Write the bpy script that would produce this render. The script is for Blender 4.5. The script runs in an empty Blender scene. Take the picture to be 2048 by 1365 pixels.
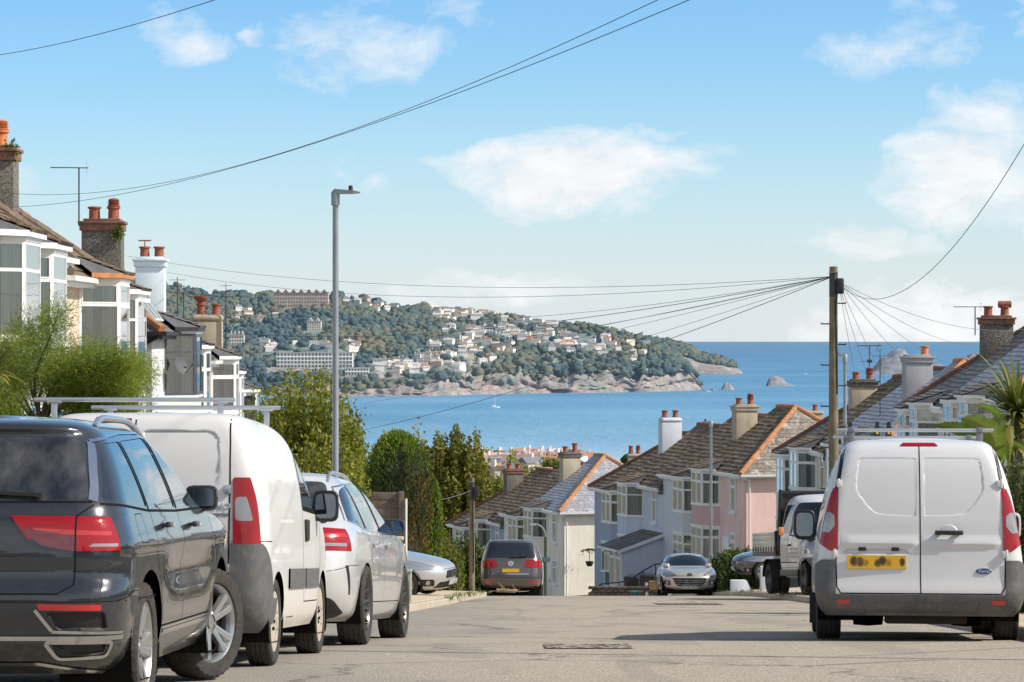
import bpy, bmesh, math, random
import numpy as np
from mathutils import Vector, Matrix
from mathutils.bvhtree import BVHTree
random.seed(7); np.random.seed(7)
R = math.radians; PI = math.pi
scene = bpy.context.scene
COL = scene.collection
FPX = 5689.0            # focal length in photo pixels (100 mm lens)
def at(px, py, Y):      # a point of the photo at depth Y metres, eye at the origin
    return Vector(((px-1024)*Y/FPX, Y, -(py-683)*Y/FPX))

# ------------------------------------------------------------------ objects
def link(name, me, parent=None):
    o = bpy.data.objects.new(name, me); COL.objects.link(o)
    if parent is not None: o.parent = parent
    return o
def tag(o, label=None, cat=None, group=None, kind=None):
    if label: o['label'] = label
    if cat: o['category'] = cat
    if group: o['group'] = group
    if kind: o['kind'] = kind
    return o
def thing(name, label, cat, loc=(0,0,0), rot=(0,0,0), group=None):
    o = link(name, None); o.location = loc; o.rotation_euler = rot
    o.empty_display_size = .2
    return tag(o, label, cat, group)
def copy_tree(o, parent=None):
    c = o.copy(); COL.objects.link(c); c.parent = parent
    for ch in list(o.children): copy_tree(ch, c)
    return c

class MB:
    """collects shapes, ends as one mesh"""
    def __init__(s): s.v=[]; s.f=[]; s.m=[]; s.uv={}; s.mi=0
    def add(s, vs, fs, mi=None, uvs=None):
        b=len(s.v); s.v += [tuple(v) for v in vs]
        for k,f in enumerate(fs):
            if uvs is not None: s.uv[len(s.f)] = uvs[k]
            s.f.append(tuple(b+i for i in f)); s.m.append(s.mi if mi is None else mi)
        return s
    def quad(s,a,b,c,d,mi=None,uv=None): return s.add([a,b,c,d],[(0,1,2,3)],mi,[uv] if uv else None)
    def box(s, lo, hi, mi=None, M=None):
        x0,y0,z0=lo; x1,y1,z1=hi
        vs=[(x0,y0,z0),(x1,y0,z0),(x1,y1,z0),(x0,y1,z0),(x0,y0,z1),(x1,y0,z1),(x1,y1,z1),(x0,y1,z1)]
        if M is not None: vs=[M@Vector(v) for v in vs]
        return s.add(vs,[(3,2,1,0),(4,5,6,7),(0,1,5,4),(1,2,6,5),(2,3,7,6),(3,0,4,7)],mi)
    def bar(s,a,b,w,h=None,mi=None,up=(0,0,1)):
        """rectangular bar from a to b"""
        a=Vector(a); b=Vector(b); h=h or w; d=(b-a).normalized(); u=Vector(up)
        x=d.cross(u)
        if x.length<1e-4: x=d.cross(Vector((1,0,0)))
        x.normalize(); y=x.cross(d).normalized()
        vs=[p+x*sx*w/2+y*sy*h/2 for p in (a,b) for sx,sy in ((-1,-1),(1,-1),(1,1),(-1,1))]
        return s.add(vs,[(3,2,1,0),(4,5,6,7),(0,1,5,4),(1,2,6,5),(2,3,7,6),(3,0,4,7)],mi)
    def tube(s, pts, r, n=8, mi=None, cap=True):
        pts=[Vector(p) for p in pts]; rs=r if isinstance(r,(list,tuple)) else [r]*len(pts)
        vs=[]; fs=[]; px=None
        for i,p in enumerate(pts):
            d=(pts[min(i+1,len(pts)-1)]-pts[max(i-1,0)]).normalized()
            if px is None:
                px=d.cross(Vector((0,0,1)))
                if px.length<.05: px=d.cross(Vector((1,0,0)))
            px=(px-d*px.dot(d)).normalized(); py=d.cross(px)
            for k in range(n):
                t=2*PI*k/n; vs.append(p+px*math.cos(t)*rs[i]+py*math.sin(t)*rs[i])
        for i in range(len(pts)-1):
            for k in range(n):
                k2=(k+1)%n; fs.append((i*n+k,i*n+k2,(i+1)*n+k2,(i+1)*n+k))
        if cap: fs.append(tuple(range(n))[::-1]); fs.append(tuple(range((len(pts)-1)*n,len(pts)*n)))
        return s.add(vs,fs,mi)
    def lathe(s, prof, axis='z', c=(0,0,0), n=24, mi=None, close=False):
        """prof: (r, h) pairs turned round an axis through c"""
        vs=[]; fs=[]
        for r,h in prof:
            for k in range(n):
                t=2*PI*k/n; a,b=r*math.cos(t), r*math.sin(t)
                v={'z':(a,b,h),'x':(h,a,b),'y':(b,h,a)}[axis]
                vs.append((v[0]+c[0],v[1]+c[1],v[2]+c[2]))
        m=len(prof)
        for i in range(m-1):
            for k in range(n):
                k2=(k+1)%n; fs.append((i*n+k,i*n+k2,(i+1)*n+k2,(i+1)*n+k))
        if close:
            fs.append(tuple(range(n))[::-1]); fs.append(tuple(range((m-1)*n,m*n)))
        return s.add(vs,fs,mi)
    def prism(s, poly, h0, h1, axis='z', mi=None):
        n=len(poly)
        def P(a,b,h): return {'z':(a,b,h),'x':(h,a,b),'y':(a,h,b)}[axis]
        vs=[P(a,b,h0) for a,b in poly]+[P(a,b,h1) for a,b in poly]
        fs=[tuple(range(n))[::-1],tuple(range(n,2*n))]+[(i,(i+1)%n,n+(i+1)%n,n+i) for i in range(n)]
        return s.add(vs,fs,mi)
    def grid(s, rows, mi=None, closed=False):
        n=len(rows[0]); vs=[v for r in rows for v in r]; fs=[]
        for i in range(len(rows)-1):
            for k in range(n if closed else n-1):
                k2=(k+1)%n; fs.append((i*n+k,i*n+k2,(i+1)*n+k2,(i+1)*n+k))
        return s.add(vs,fs,mi)
    def build(s, name, mats, parent=None, smooth=False, bevel=0, fix=True, seg=2):
        me=bpy.data.meshes.new(name); me.from_pydata(s.v,[],s.f)
        for m in (mats if isinstance(mats,(list,tuple)) else [mats]): me.materials.append(m)
        if any(s.m): me.polygons.foreach_set('material_index',s.m)
        if s.uv:
            l=me.uv_layers.new(name='UVMap')
            for fi,uv in s.uv.items():
                p=me.polygons[fi]
                for k,li in enumerate(p.loop_indices): l.data[li].uv=uv[k]
        if fix or bevel:
            bm=bmesh.new(); bm.from_mesh(me)
            if fix: bmesh.ops.recalc_face_normals(bm,faces=bm.faces[:])
            if bevel:
                es=[e for e in bm.edges if len(e.link_faces)==2 and e.calc_face_angle(0)>.5]
                bmesh.ops.bevel(bm,geom=es,offset=bevel,segments=seg,affect='EDGES',profile=.5,clamp_overlap=True)
            bm.to_mesh(me); bm.free()
        if smooth or bevel:
            for p in me.polygons: p.use_smooth=True
            if smooth != 'all': me.set_sharp_from_angle(angle=R(38))
        return link(name,me,parent)

# ------------------------------------------------------------------ materials
MATS={}
def nt(name):
    m=bpy.data.materials.new(name); m.use_nodes=True; t=m.node_tree; t.nodes.clear()
    o=t.nodes.new('ShaderNodeOutputMaterial'); b=t.nodes.new('ShaderNodeBsdfPrincipled')
    t.links.new(b.outputs[0],o.inputs[0]); MATS[name]=m
    return m,t,b
def N(t,typ,**kw):
    n=t.nodes.new('ShaderNode'+typ)
    for k,v in kw.items():
        if k in n.inputs: n.inputs[k].default_value=v
        else: setattr(n,k,v)
    return n
def ramp(t,fac,stops,interp='LINEAR'):
    r=t.nodes.new('ShaderNodeValToRGB'); r.color_ramp.interpolation=interp
    e=r.color_ramp.elements
    while len(e)<len(stops): e.new(.5)
    for i,(p,c) in enumerate(stops):
        e[i].position=p; e[i].color=(*c,1) if len(c)==3 else c
    t.links.new(fac,r.inputs[0]); return r.outputs[0]
def mix(t,fac,a,b,mode='MIX'):
    n=t.nodes.new('ShaderNodeMix'); n.data_type='RGBA'; n.blend_type=mode
    for s,v in ((n.inputs['Factor'],fac),(n.inputs[6],a),(n.inputs[7],b)):
        if hasattr(v,'links'): t.links.new(v,s)
        elif isinstance(v,(int,float)): s.default_value=v
        else: s.default_value=(*v,1) if len(v)==3 else v
    return n.outputs[2]
def math_(t,op,a,b=None,c=None):
    n=t.nodes.new('ShaderNodeMath'); n.operation=op
    for i,v in enumerate((a,b,c)):
        if v is None: continue
        if hasattr(v,'links'): t.links.new(v,n.inputs[i])
        else: n.inputs[i].default_value=v
    return n.outputs[0]
def coords(t,kind='Object',scale=None):
    c=t.nodes.new('ShaderNodeTexCoord').outputs[kind]
    if scale is None: return c
    m=t.nodes.new('ShaderNodeMapping'); m.inputs['Scale'].default_value=scale if hasattr(scale,'__len__') else (scale,)*3
    t.links.new(c,m.inputs[0]); return m.outputs[0]
def noise(t,vec,scale,detail=4,rough=.55,dist=0):
    n=N(t,'TexNoise',Scale=scale,Detail=detail,Roughness=rough,Distortion=dist); t.links.new(vec,n.inputs['Vector']); return n.outputs['Fac']
def bump(t,b,h,strength=.3,dist=.02,coat=False):
    n=N(t,'Bump',Strength=strength,Distance=dist); t.links.new(h,n.inputs['Height']); t.links.new(n.outputs[0],b.inputs['Normal'])
def setb(b,**kw):
    al={'rough':'Roughness','metal':'Metallic','spec':'Specular IOR Level','coat':'Coat Weight','coatr':'Coat Roughness','base':'Base Color','trans':'Transmission Weight','ior':'IOR','alpha':'Alpha','sheen':'Sheen Weight','sss':'Subsurface Weight'}
    for k,v in kw.items():
        b.inputs[al[k]].default_value=(*v,1) if k=='base' else v
def plain(name,base,rough=.5,metal=0,spec=.5,var=.12,vscale=3.0,bmp=0,bscale=40,coat=0,coord='Object',dirt=None):
    """base colour with soft noise variation, optional bump"""
    if name in MATS: return MATS[name]
    m,t,b=nt(name); c=coords(t,coord)
    n=noise(t,c,vscale,6,.6)
    lo=tuple(max(0,x*(1-var)) for x in base); hi=tuple(min(1,x*(1+var)) for x in base)
    col=ramp(t,n,[(.3,lo),(.7,hi)])
    if dirt:
        n2=noise(t,c,vscale*4.3,8,.7); k=ramp(t,n2,[(.48,(0,0,0)),(.75,(1,1,1))])
        col=mix(t,math_(t,'MULTIPLY',k,dirt[1]),col,dirt[0])
    t.links.new(col,b.inputs['Base Color']); setb(b,rough=rough,metal=metal,spec=spec,coat=coat)
    if bmp: bump(t,b,noise(t,c,bscale,6,.65),bmp,.01)
    return m
# ------------------------------------------------------------------ camera, sky, sun
cam=bpy.data.cameras.new('camera'); cam.lens=100; cam.sensor_width=36; cam.clip_start=.5; cam.clip_end=400000
camo=link('camera',cam); camo.location=(0,0,0); camo.rotation_euler=(R(90),0,0); scene.camera=camo
scene.view_settings.view_transform='Standard'; scene.view_settings.look='None'; scene.view_settings.exposure=0
SUN_EL=R(40); sd=Vector((math.cos(SUN_EL)*.985,-math.cos(SUN_EL)*.17,math.sin(SUN_EL))).normalized()
w=bpy.data.worlds.new('World'); scene.world=w; w.use_nodes=True; t=w.node_tree; t.nodes.clear()
wo=t.nodes.new('ShaderNodeOutputWorld'); bg=t.nodes.new('ShaderNodeBackground')
sky=t.nodes.new('ShaderNodeTexSky'); sky.sky_type='NISHITA'; sky.sun_disc=False
sky.sun_elevation=SUN_EL; sky.sun_rotation=math.atan2(sd.x,sd.y); sky.altitude=60; sky.air_density=1.0; sky.dust_density=.45; sky.ozone_density=2.2
SKY_STR=.15
gen=t.nodes.new('ShaderNodeTexCoord').outputs['Generated']
sep=t.nodes.new('ShaderNodeSeparateXYZ'); t.links.new(gen,sep.inputs[0])
yy=math_(t,'MAXIMUM',math_(t,'ABSOLUTE',sep.outputs[1]),.02)
U=math_(t,'DIVIDE',sep.outputs[0],yy); W_=math_(t,'DIVIDE',sep.outputs[2],yy)
cmb=t.nodes.new('ShaderNodeCombineXYZ'); t.links.new(U,cmb.inputs[0]); t.links.new(math_(t,'MULTIPLY',W_,1.7),cmb.inputs[1])
n1=noise(t,cmb.outputs[0],18,10,.66,.5); n2=noise(t,cmb.outputs[0],55,8,.65,.2)
nA=noise(t,cmb.outputs[0],13,5,.6); nB=noise(t,cmb.outputs[0],17,5,.6,.5)
Uq=math_(t,'ADD',U,math_(t,'MULTIPLY',math_(t,'SUBTRACT',nA,.5),.075)); Wq=math_(t,'ADD',W_,math_(t,'MULTIPLY',math_(t,'SUBTRACT',nB,.5),.040))
acc=None
for px,py,rx,ry,s in [(1150,352,270,88,.98),(1000,312,115,48,.75),(1240,385,150,60,.6),(1960,360,215,120,.95),(1720,492,170,48,.62),(1000,585,210,48,.66),(1850,650,260,75,.95),
        (370,75,130,75,.5),(740,90,190,95,.44),(1810,85,170,85,.44),(2000,215,140,70,.56),(770,385,80,32,.34),(30,350,80,45,.4),(2040,40,80,70,.42),(1290,272,80,22,.36),(650,100,70,50,.42),(760,70,60,60,.40),(900,20,90,40,.34),(1880,60,60,60,.42),(870,320,60,26,.34),(545,60,40,30,.3),(660,345,80,40,.33),(1400,300,60,26,.3)]:
    u0=(px-1024)/FPX; w0=(683-py)/FPX
    a=math_(t,'POWER',math_(t,'DIVIDE',math_(t,'SUBTRACT',Uq,u0),rx*1.12/FPX),2)
    b=math_(t,'POWER',math_(t,'DIVIDE',math_(t,'SUBTRACT',Wq,w0),ry*1.15/FPX),2)
    g=math_(t,'MULTIPLY',math_(t,'MAXIMUM',math_(t,'SUBTRACT',1,math_(t,'ADD',a,b)),0),s)
    acc=g if acc is None else math_(t,'MAXIMUM',acc,g)
d=math_(t,'ADD',math_(t,'MULTIPLY',n1,.75),math_(t,'MULTIPLY',n2,.35))
d=math_(t,'ADD',math_(t,'MULTIPLY',acc,.98),math_(t,'MULTIPLY',math_(t,'SUBTRACT',d,.55),1.6))
cl=math_(t,'MULTIPLY',math_(t,'SMOOTHSTEP',d,.22,.85) if False else ramp(t,d,[(.18,(0,0,0)),(.42,(.42,.42,.42)),(.80,(1,1,1))]),ramp(t,acc,[(.0,(0,0,0)),(.18,(1,1,1))]))
# a few faint veils elsewhere
tint=ramp(t,W_,[(0,(.92,.96,1.08)),(.05,(.69,.91,1.11)),(.12,(.53,.835,1.10)),(.2,(.6,.87,1.04)),(.42,(1.15,1.0,.86))])
skyc=mix(t,1.0,sky.outputs[0],tint,'MULTIPLY')
hz=ramp(t,W_,[(0.0,(.70,.70,.70)),(.03,(.42,.42,.42)),(.085,(0.06,0.06,0.06)),(.14,(0,0,0))])
skyc=mix(t,hz,skyc,(5.15,5.75,6.4))
shade=ramp(t,n2,[(.3,(5.6,5.8,6.1)),(.62,(6.7,6.7,6.7))])
colr=mix(t,math_(t,'MULTIPLY',cl,.92),skyc,shade)
fill_bank=math_(t,'MULTIPLY',ramp(t,math_(t,'MULTIPLY',sep.outputs[1],-1),[(.15,(0,0,0)),(.6,(1,1,1))]),ramp(t,math_(t,'ADD',n1,math_(t,'MULTIPLY',sep.outputs[2],-.25)),[(.3,(0,0,0)),(.5,(.9,.9,.9))]))  # unseen white cloud bank added behind the camera as neutral fill light
colr=mix(t,fill_bank,colr,(6.6,6.4,6.1))
t.links.new(colr,bg.inputs[0]); bg.inputs[1].default_value=SKY_STR; t.links.new(bg.outputs[0],wo.inputs[0])
sl=bpy.data.lights.new('sun','SUN'); sl.energy=5.0; sl.angle=R(.5); sl.color=(1,.93,.82)
so=link('sun',sl); so.rotation_euler=(-sd).to_track_quat('-Z','Y').to_euler(); so.location=(60,-20,80)

# ------------------------------------------------------------------ the ground profile of the street
def interp(P):
    xs=[p[0] for p in P]; ys=[p[1] for p in P]
    n=len(P); ms=[]
    for i in range(n):
        if i==0: ms.append((ys[1]-ys[0])/(xs[1]-xs[0]))
        elif i==n-1: ms.append((ys[-1]-ys[-2])/(xs[-1]-xs[-2]))
        else:
            a=(ys[i]-ys[i-1])/(xs[i]-xs[i-1]); b=(ys[i+1]-ys[i])/(xs[i+1]-xs[i])
            ms.append(0 if a*b<=0 else 2*a*b/(a+b))
    def f(x):
        if x<=xs[0]: return ys[0]+ms[0]*(x-xs[0])
        if x>=xs[-1]: return ys[-1]+ms[-1]*(x-xs[-1])
        i=max(k for k in range(n-1) if xs[k]<=x); h=xs[i+1]-xs[i]; u=(x-xs[i])/h
        return (2*u**3-3*u*u+1)*ys[i]+(u**3-2*u*u+u)*h*ms[i]+(-2*u**3+3*u*u)*ys[i+1]+(u**3-u*u)*h*ms[i+1]
    return f
zg=interp([(-30,-.6),(0,-1.5),(10,-1.70),(14.3,-1.93),(17,-2.06),(19.45,-2.22),(21.96,-2.41),(23.9,-2.55),(25.9,-2.72),(28,-2.89),(40,-3.88),(62,-5.66),(70,-6.32),(81,-7.26),(90,-8.08),(100,-9.12),(120,-11.5),(160,-16.2),(200,-20.5),(300,-30),(500,-43),(900,-54),(1300,-58.6),(1480,-59.8),(1530,-60.6),(1700,-64)])
cx=interp([(-30,-2.5),(0,-.9),(15,0),(25,.72),(40,1.5),(62,2.3),(78,2.6),(88,2.35),(95,1.75),(105,-.3),(120,-4),(160,-15.5),(200,-27)])
wl=interp([(-30,3.8),(0,3.8),(25,3.72),(46,3.35),(85,3.3),(105,3.4),(200,3.4)])
wr=interp([(-30,3.9),(0,3.9),(26,3.86),(60,3.85),(90,3.9),(200,3.7)])
def slope(Y): return math.atan2(zg(Y+.5)-zg(Y-.5),1)
def sstep(a,b,x):
    u=min(1,max(0,(x-a)/(b-a))); return u*u*(3-2*u)
def zhill(X,Y):
    z=zg(Y)
    if Y<260:
        L=cx(Y)-wl(Y); Rr=cx(Y)+wr(Y); k=1-sstep(150,260,Y)
        if X<L-1.4: z+=k*(.12+.9*sstep(L-2.4,L-5.5,X) if False else .12+.9*sstep(0,1,(L-2.4-X)/3.2))
        elif X>Rr+1.4: z+=k*(.12+1.0*sstep(0,1,(X-Rr-2.4)/4))
        else: z-=.25
    if Y>30:
        z-= .05*max(0,abs(X)-60)*sstep(150,400,Y)*.4
    return z

# ------------------------------------------------------------------ setting materials
def mat_road():
    m,t,b=nt('asphalt'); c=coords(t)
    f=noise(t,coords(t,'Object',(48,9,1)),1.0,5,.8); g=noise(t,c,.55,5,.6); vor=N(t,'TexVoronoi',Scale=70); t.links.new(c,vor.inputs['Vector'])
    ms=coords(t,'Object',(1.2,.14,1)); st=noise(t,ms,1.6,6,.65)
    base=ramp(t,f,[(.28,(.19,.165,.135)),(.47,(.37,.325,.265)),(.55,(.43,.38,.305)),(.75,(.70,.62,.51))])
    base=mix(t,ramp(t,g,[(.35,(.0,.0,.0)),(.72,(.45,.45,.45))]),base,(.45,.37,.275))
    base=mix(t,ramp(t,st,[(.55,(0,0,0)),(.75,(.5,.5,.5))]),base,(.24,.205,.16))
    sx=t.nodes.new('ShaderNodeSeparateXYZ'); t.links.new(c,sx.inputs[0])
    lk=ramp(t,math_(t,'ADD',math_(t,'MULTIPLY',sx.outputs[0],-.22),math_(t,'MULTIPLY',g,.7)),[(.28,(0,0,0)),(.62,(.62,.62,.62))])
    base=mix(t,lk,base,(.27,.255,.225))
    pt=noise(t,coords(t,'Object',(.9,.22,1)),1.0,2,.4); base=mix(t,ramp(t,pt,[(.585,(0,0,0)),(.595,(.30,.30,.30))]),base,(.22,.205,.18))
    # tar lines and cracks
    n3=N(t,'TexVoronoi',Scale=.28,feature='DISTANCE_TO_EDGE'); wv=noise(t,c,1.7,5,.6)
    vv=t.nodes.new('ShaderNodeVectorMath'); vv.operation='ADD'
    cc=t.nodes.new('ShaderNodeCombineXYZ'); t.links.new(wv,cc.inputs[0]); t.links.new(wv,cc.inputs[1]); t.links.new(c,vv.inputs[0]); t.links.new(cc.outputs[0],vv.inputs[1])
    t.links.new(vv.outputs[0],n3.inputs['Vector'])
    cr=ramp(t,n3.outputs['Distance'],[(.004,(.55,.55,.55)),(.012,(0,0,0))])
    base=mix(t,cr,base,(.09,.08,.07))
    t.links.new(base,b.inputs['Base Color']); setb(b,rough=.9,spec=.25)
    bump(t,b,vor.outputs['Distance'],.5,.01)
    return m
M_ROAD=mat_road()
M_PAVE=plain('pavement_concrete',(.58,.46,.33),.9,var=.16,vscale=2.2,bmp=.25,bscale=45,dirt=((.22,.18,.14),.5))
M_KERB=plain('kerb_stone',(.47,.40,.31),.85,var=.2,vscale=4,bmp=.3,bscale=30,dirt=((.2,.16,.12),.6))
def mat_ground():
    m,t,b=nt('hillside_soil_grass'); c=coords(t)
    n=noise(t,c,.25,8,.65); f=noise(t,c,9,6,.7)
    col=ramp(t,n,[(.3,(.10,.095,.06)),(.5,(.16,.145,.10)),(.7,(.24,.21,.165))])
    col=mix(t,ramp(t,f,[(.35,(.45,.45,.45)),(.65,(0,0,0))]),col,(.03,.045,.012))
    t.links.new(col,b.inputs['Base Color']); setb(b,rough=.95,spec=.2); bump(t,b,f,.6,.06); return m
M_GROUND=mat_ground()

# ground sheet
ys=[-30+3*i for i in range(60)]; y=ys[-1]
while y<1700: y*=1.045; ys.append(y)
rows=[]
for Y in ys:
    sc=max(1,Y/90); L=cx(Y)-wl(Y); Rr=cx(Y)+wr(Y)
    xs=[-75*sc,-50*sc,-35*sc]+[L-d_*max(1,sc*.8) for d_ in (20,14,10,7.5,6,5,4,3,2.2,1.5,.6)]+[L+.3,(L+Rr)/2,Rr-.3]+[Rr+d_*max(1,sc*.8) for d_ in (.6,1.5,2.2,3,4,5,6,7.5,10,14,20)]+[35*sc,50*sc,75*sc]
    xs=sorted(xs)
    rows.append([(X,Y,zhill(X,Y)) for X in xs])
g=MB().grid(rows); g.build('hillside_ground',M_GROUND,smooth='all'); tag(bpy.data.objects['hillside_ground'],kind='structure')
# road
def strip(name,m,f0,f1,dz,y0,y1,n=8,step=1.0,crown=0):
    rows=[]; Y=y0
    while Y<=y1:
        a,b=f0(Y),f1(Y); rows.append([(a+(b-a)*k/n,Y,zg(Y)+dz(k/n)) for k in range(n+1)]); Y+=step if Y<70 else 2.0
    o=MB().grid(rows).build(name,m,smooth='all'); return tag(o,kind='structure')
strip('road',M_ROAD,lambda Y:cx(Y)-wl(Y),lambda Y:cx(Y)+wr(Y),lambda u:.0,-25,190,10)
for nm,sg in (('left',-1),('right',1)):
    e=(lambda Y:cx(Y)-wl(Y)) if sg<0 else (lambda Y:cx(Y)+wr(Y))
    # kerb stones: a real step, in one strip with joints in the material
    mb=MB(); rows=[]; Y=-25
    while Y<=150:
        x=e(Y); z=zg(Y)
        rows.append([(x,Y,z-.2),(x,Y,z+.095),(x+sg*.02,Y,z+.115),(x+sg*.14,Y,z+.118),(x+sg*.14,Y,z-.2)]); Y+=.91
    mb.grid(rows); tag(mb.build('kerb',M_KERB),kind='structure')
    wd=2.3 if sg<0 else 2.4
    strip('pavement',M_PAVE,lambda Y:e(Y)+sg*.14,lambda Y:e(Y)+sg*wd,lambda u:.108,-25,150,4)
# tan concrete driveway apron between the parked estate car and the crest, running up to the silver hatchback
def apron(rows,name):
    n=len(rows[0]); mb=MB().grid(rows)
    per=[(0,k) for k in range(n)]+[(i,n-1) for i in range(1,len(rows))]+[(len(rows)-1,k) for k in range(n-2,-1,-1)]+[(i,0) for i in range(len(rows)-2,0,-1)]
    P=[rows[i][k] for i,k in per]; P.append(P[0]); mb.grid([P,[(p[0],p[1],p[2]-1.2) for p in P]])
    tag(mb.build(name,M_PAVE,smooth=True),kind='structure')
rows=[]
for i in range(26):
    Y=41+i*1.9; L=cx(Y)-wl(Y); k0=min(1,i/4)
    rows.append([(L-.16-k*1.1,Y,zg(Y)+.13+.03*k*k*k0) for k in range(6)])
apron(rows,'driveway')
rows=[]
for i in range(15):
    Y=63+i*2.4; L=cx(Y)+wr(Y)
    rows.append([(L+.16+k*1.2,Y,zg(Y)+.135+.07*k) for k in range(6)])
apron(rows,'driveway')
# iron covers and reinstated trench strips lying in the asphalt
def iron():
    m,t,b=nt('worn_iron'); c=coords(t); n=noise(t,coords(t,'Object',(16,5,1)),1.0,4,.7); t.links.new(ramp(t,n,[(.38,(.05,.035,.03)),(.47,(.16,.12,.10)),(.53,(.46,.39,.31)),(.66,(.66,.60,.54))]),b.inputs['Base Color']); setb(b,rough=.8); return m
M_IRON=iron()
M_IRON_=plain('cast_iron',(.15,.125,.105),.8,.2,var=.5,vscale=14,bmp=.6,bscale=60,dirt=((.45,.40,.33),1.0))
def lay(name,label,cat,px0,px1,py,dpy,m,group=None):
    def gy(p):
        lo,hi=12.,84.
        for _ in range(50):
            mid=(lo+hi)/2
            if -zg(mid)/mid*FPX+683>p: lo=mid
            else: hi=mid
        return lo
    Y0,Y1=gy(py+dpy),gy(py); k0=(px0-1024)/FPX; k1=(px1-1024)/FPX
    mb=MB(); ys_=[Y0+(Y1-Y0)*i/6 for i in range(7)]
    nx=max(6,int((k1-k0)*Y0/.09)); ny=6
    def P(i,j):
        Yc=Y0+(Y1-Y0)*j/ny; X=(k0+(k1-k0)*i/nx)*(Y0+Y1)/2; return (X,Yc,zg(Yc)+.006)
    for i in range(nx):
        for j in range(ny):
            a,b_,c_,d_=P(i,j),P(i+1,j),P(i+1,j+1),P(i,j+1)
            cxm=(a[0]+c_[0])/2; cym=(a[1]+c_[1])/2; s=.40
            h=.002 if (i+j)%2 else .001
            q=[(cxm+(v[0]-cxm)*(1-s*.25),cym+(v[1]-cym)*(1-s*.25),v[2]+h) for v in (a,b_,c_,d_)]
            mb.quad(*q)
    mb.quad(P(0,0),P(nx,0),P(nx,ny),P(0,ny))
    o=mb.build(name,m); return tag(o,label,cat,group)
lay('drain_cover','worn iron utility cover set flush in the road left of the nearest white van','manhole cover',1088,1262,1290,9,M_IRON)
lay('drain_cover','narrow iron grating across the road further up, in front of the silver coupe','manhole cover',1312,1442,1208,3.2,M_IRON)

# ------------------------------------------------------------------ sea
def mat_sea():
    m,t,b=nt('sea_water'); c=coords(t)
    s1=noise(t,coords(t,'Object',(.0035,.0012,1)),1,6,.62); s2=noise(t,coords(t,'Object',(.09,.035,1)),1,5,.6); s3=noise(t,coords(t,'Object',(.0006,.004,1)),1.,4,.6)
    sp=t.nodes.new('ShaderNodeSeparateXYZ'); t.links.new(c,sp.inputs[0])
    dist=math_(t,'LOGARITHM',math_(t,'MAXIMUM',sp.outputs[1],100),10)
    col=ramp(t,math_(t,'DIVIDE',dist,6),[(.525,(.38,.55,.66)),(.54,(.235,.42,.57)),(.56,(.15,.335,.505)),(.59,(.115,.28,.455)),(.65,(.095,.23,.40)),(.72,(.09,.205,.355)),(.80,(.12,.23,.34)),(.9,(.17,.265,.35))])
    col=mix(t,ramp(t,s3,[(.45,(0,0,0)),(.62,(.38,.38,.38))]),col,(.26,.46,.6))
    col=mix(t,ramp(t,s1,[(.4,(0,0,0)),(.7,(.4,.4,.4))]),col,(.035,.17,.32))
    col=mix(t,ramp(t,s2,[(.5,(0,0,0)),(.75,(.32,.32,.32))]),col,(.16,.36,.5))
    t.links.new(col,b.inputs['Base Color']); setb(b,rough=.5,spec=.16); bump(t,b,s2,.6,3.0); return m
M_SEA=mat_sea()
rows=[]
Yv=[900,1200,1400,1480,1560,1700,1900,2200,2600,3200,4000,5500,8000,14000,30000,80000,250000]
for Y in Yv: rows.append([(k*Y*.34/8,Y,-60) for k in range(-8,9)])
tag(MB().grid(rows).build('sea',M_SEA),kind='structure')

# ------------------------------------------------------------------ headland across the bay
def mat_hill():
    m,t,b=nt('wooded_headland'); c=coords(t); geo=t.nodes.new('ShaderNodeNewGeometry')
    sp=t.nodes.new('ShaderNodeSeparateXYZ'); t.links.new(geo.outputs['True Normal'],sp.inputs[0])
    pz=t.nodes.new('ShaderNodeSeparateXYZ'); t.links.new(c,pz.inputs[0])
    n=noise(t,c,.02,8,.7); f=noise(t,c,.07,6,.75)
    green=ramp(t,n,[(.3,(.14,.195,.23)),(.5,(.20,.25,.22)),(.62,(.26,.285,.215)),(.72,(.34,.33,.27))])  # distance haze is mixed into these greens as blue
    rock=ramp(t,f,[(.25,(.12,.115,.13)),(.42,(.26,.215,.21)),(.58,(.40,.325,.30)),(.8,(.58,.49,.44))])
    low=ramp(t,math_(t,'ADD',pz.outputs[2],math_(t,'MULTIPLY',math_(t,'SUBTRACT',n,.5),42)),[(0,(1,1,1)),(1,(0,0,0))])
    lo=math_(t,'ADD',math_(t,'MULTIPLY',pz.outputs[2],-.042),-1.28); lo=math_(t,'ADD',lo,math_(t,'MULTIPLY',math_(t,'SUBTRACT',n,.5),3.2))
    steep=ramp(t,sp.outputs[2],[(.25,(.9,.9,.9)),(.55,(0,0,0))])
    k=math_(t,'MULTIPLY',math_(t,'MINIMUM',math_(t,'MAXIMUM',math_(t,'ADD',lo,.3),0),1),1)
    k=math_(t,'MAXIMUM',k,math_(t,'MULTIPLY',steep,math_(t,'MINIMUM',math_(t,'MAXIMUM',math_(t,'ADD',lo,.75),0),1)))
    vg=noise(t,coords(t,'Object',(.035,.035,.09)),1.0,6,.7); k=math_(t,'MULTIPLY',k,ramp(t,vg,[(.40,(.12,.12,.12)),(.52,(1,1,1))]))
    col=mix(t,k,green,rock); t.links.new(col,b.inputs['Base Color']); setb(b,rough=.95,spec=.1); bump(t,b,f,.8,4); return m
def haze_glow(m,c=(.36,.52,.74),k=.075):
    # distance haze imitated by a faint blue glow of the far surfaces
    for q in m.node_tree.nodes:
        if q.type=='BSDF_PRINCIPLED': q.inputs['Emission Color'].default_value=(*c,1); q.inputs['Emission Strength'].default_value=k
M_HILL=mat_hill(); haze_glow(M_HILL)
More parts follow.
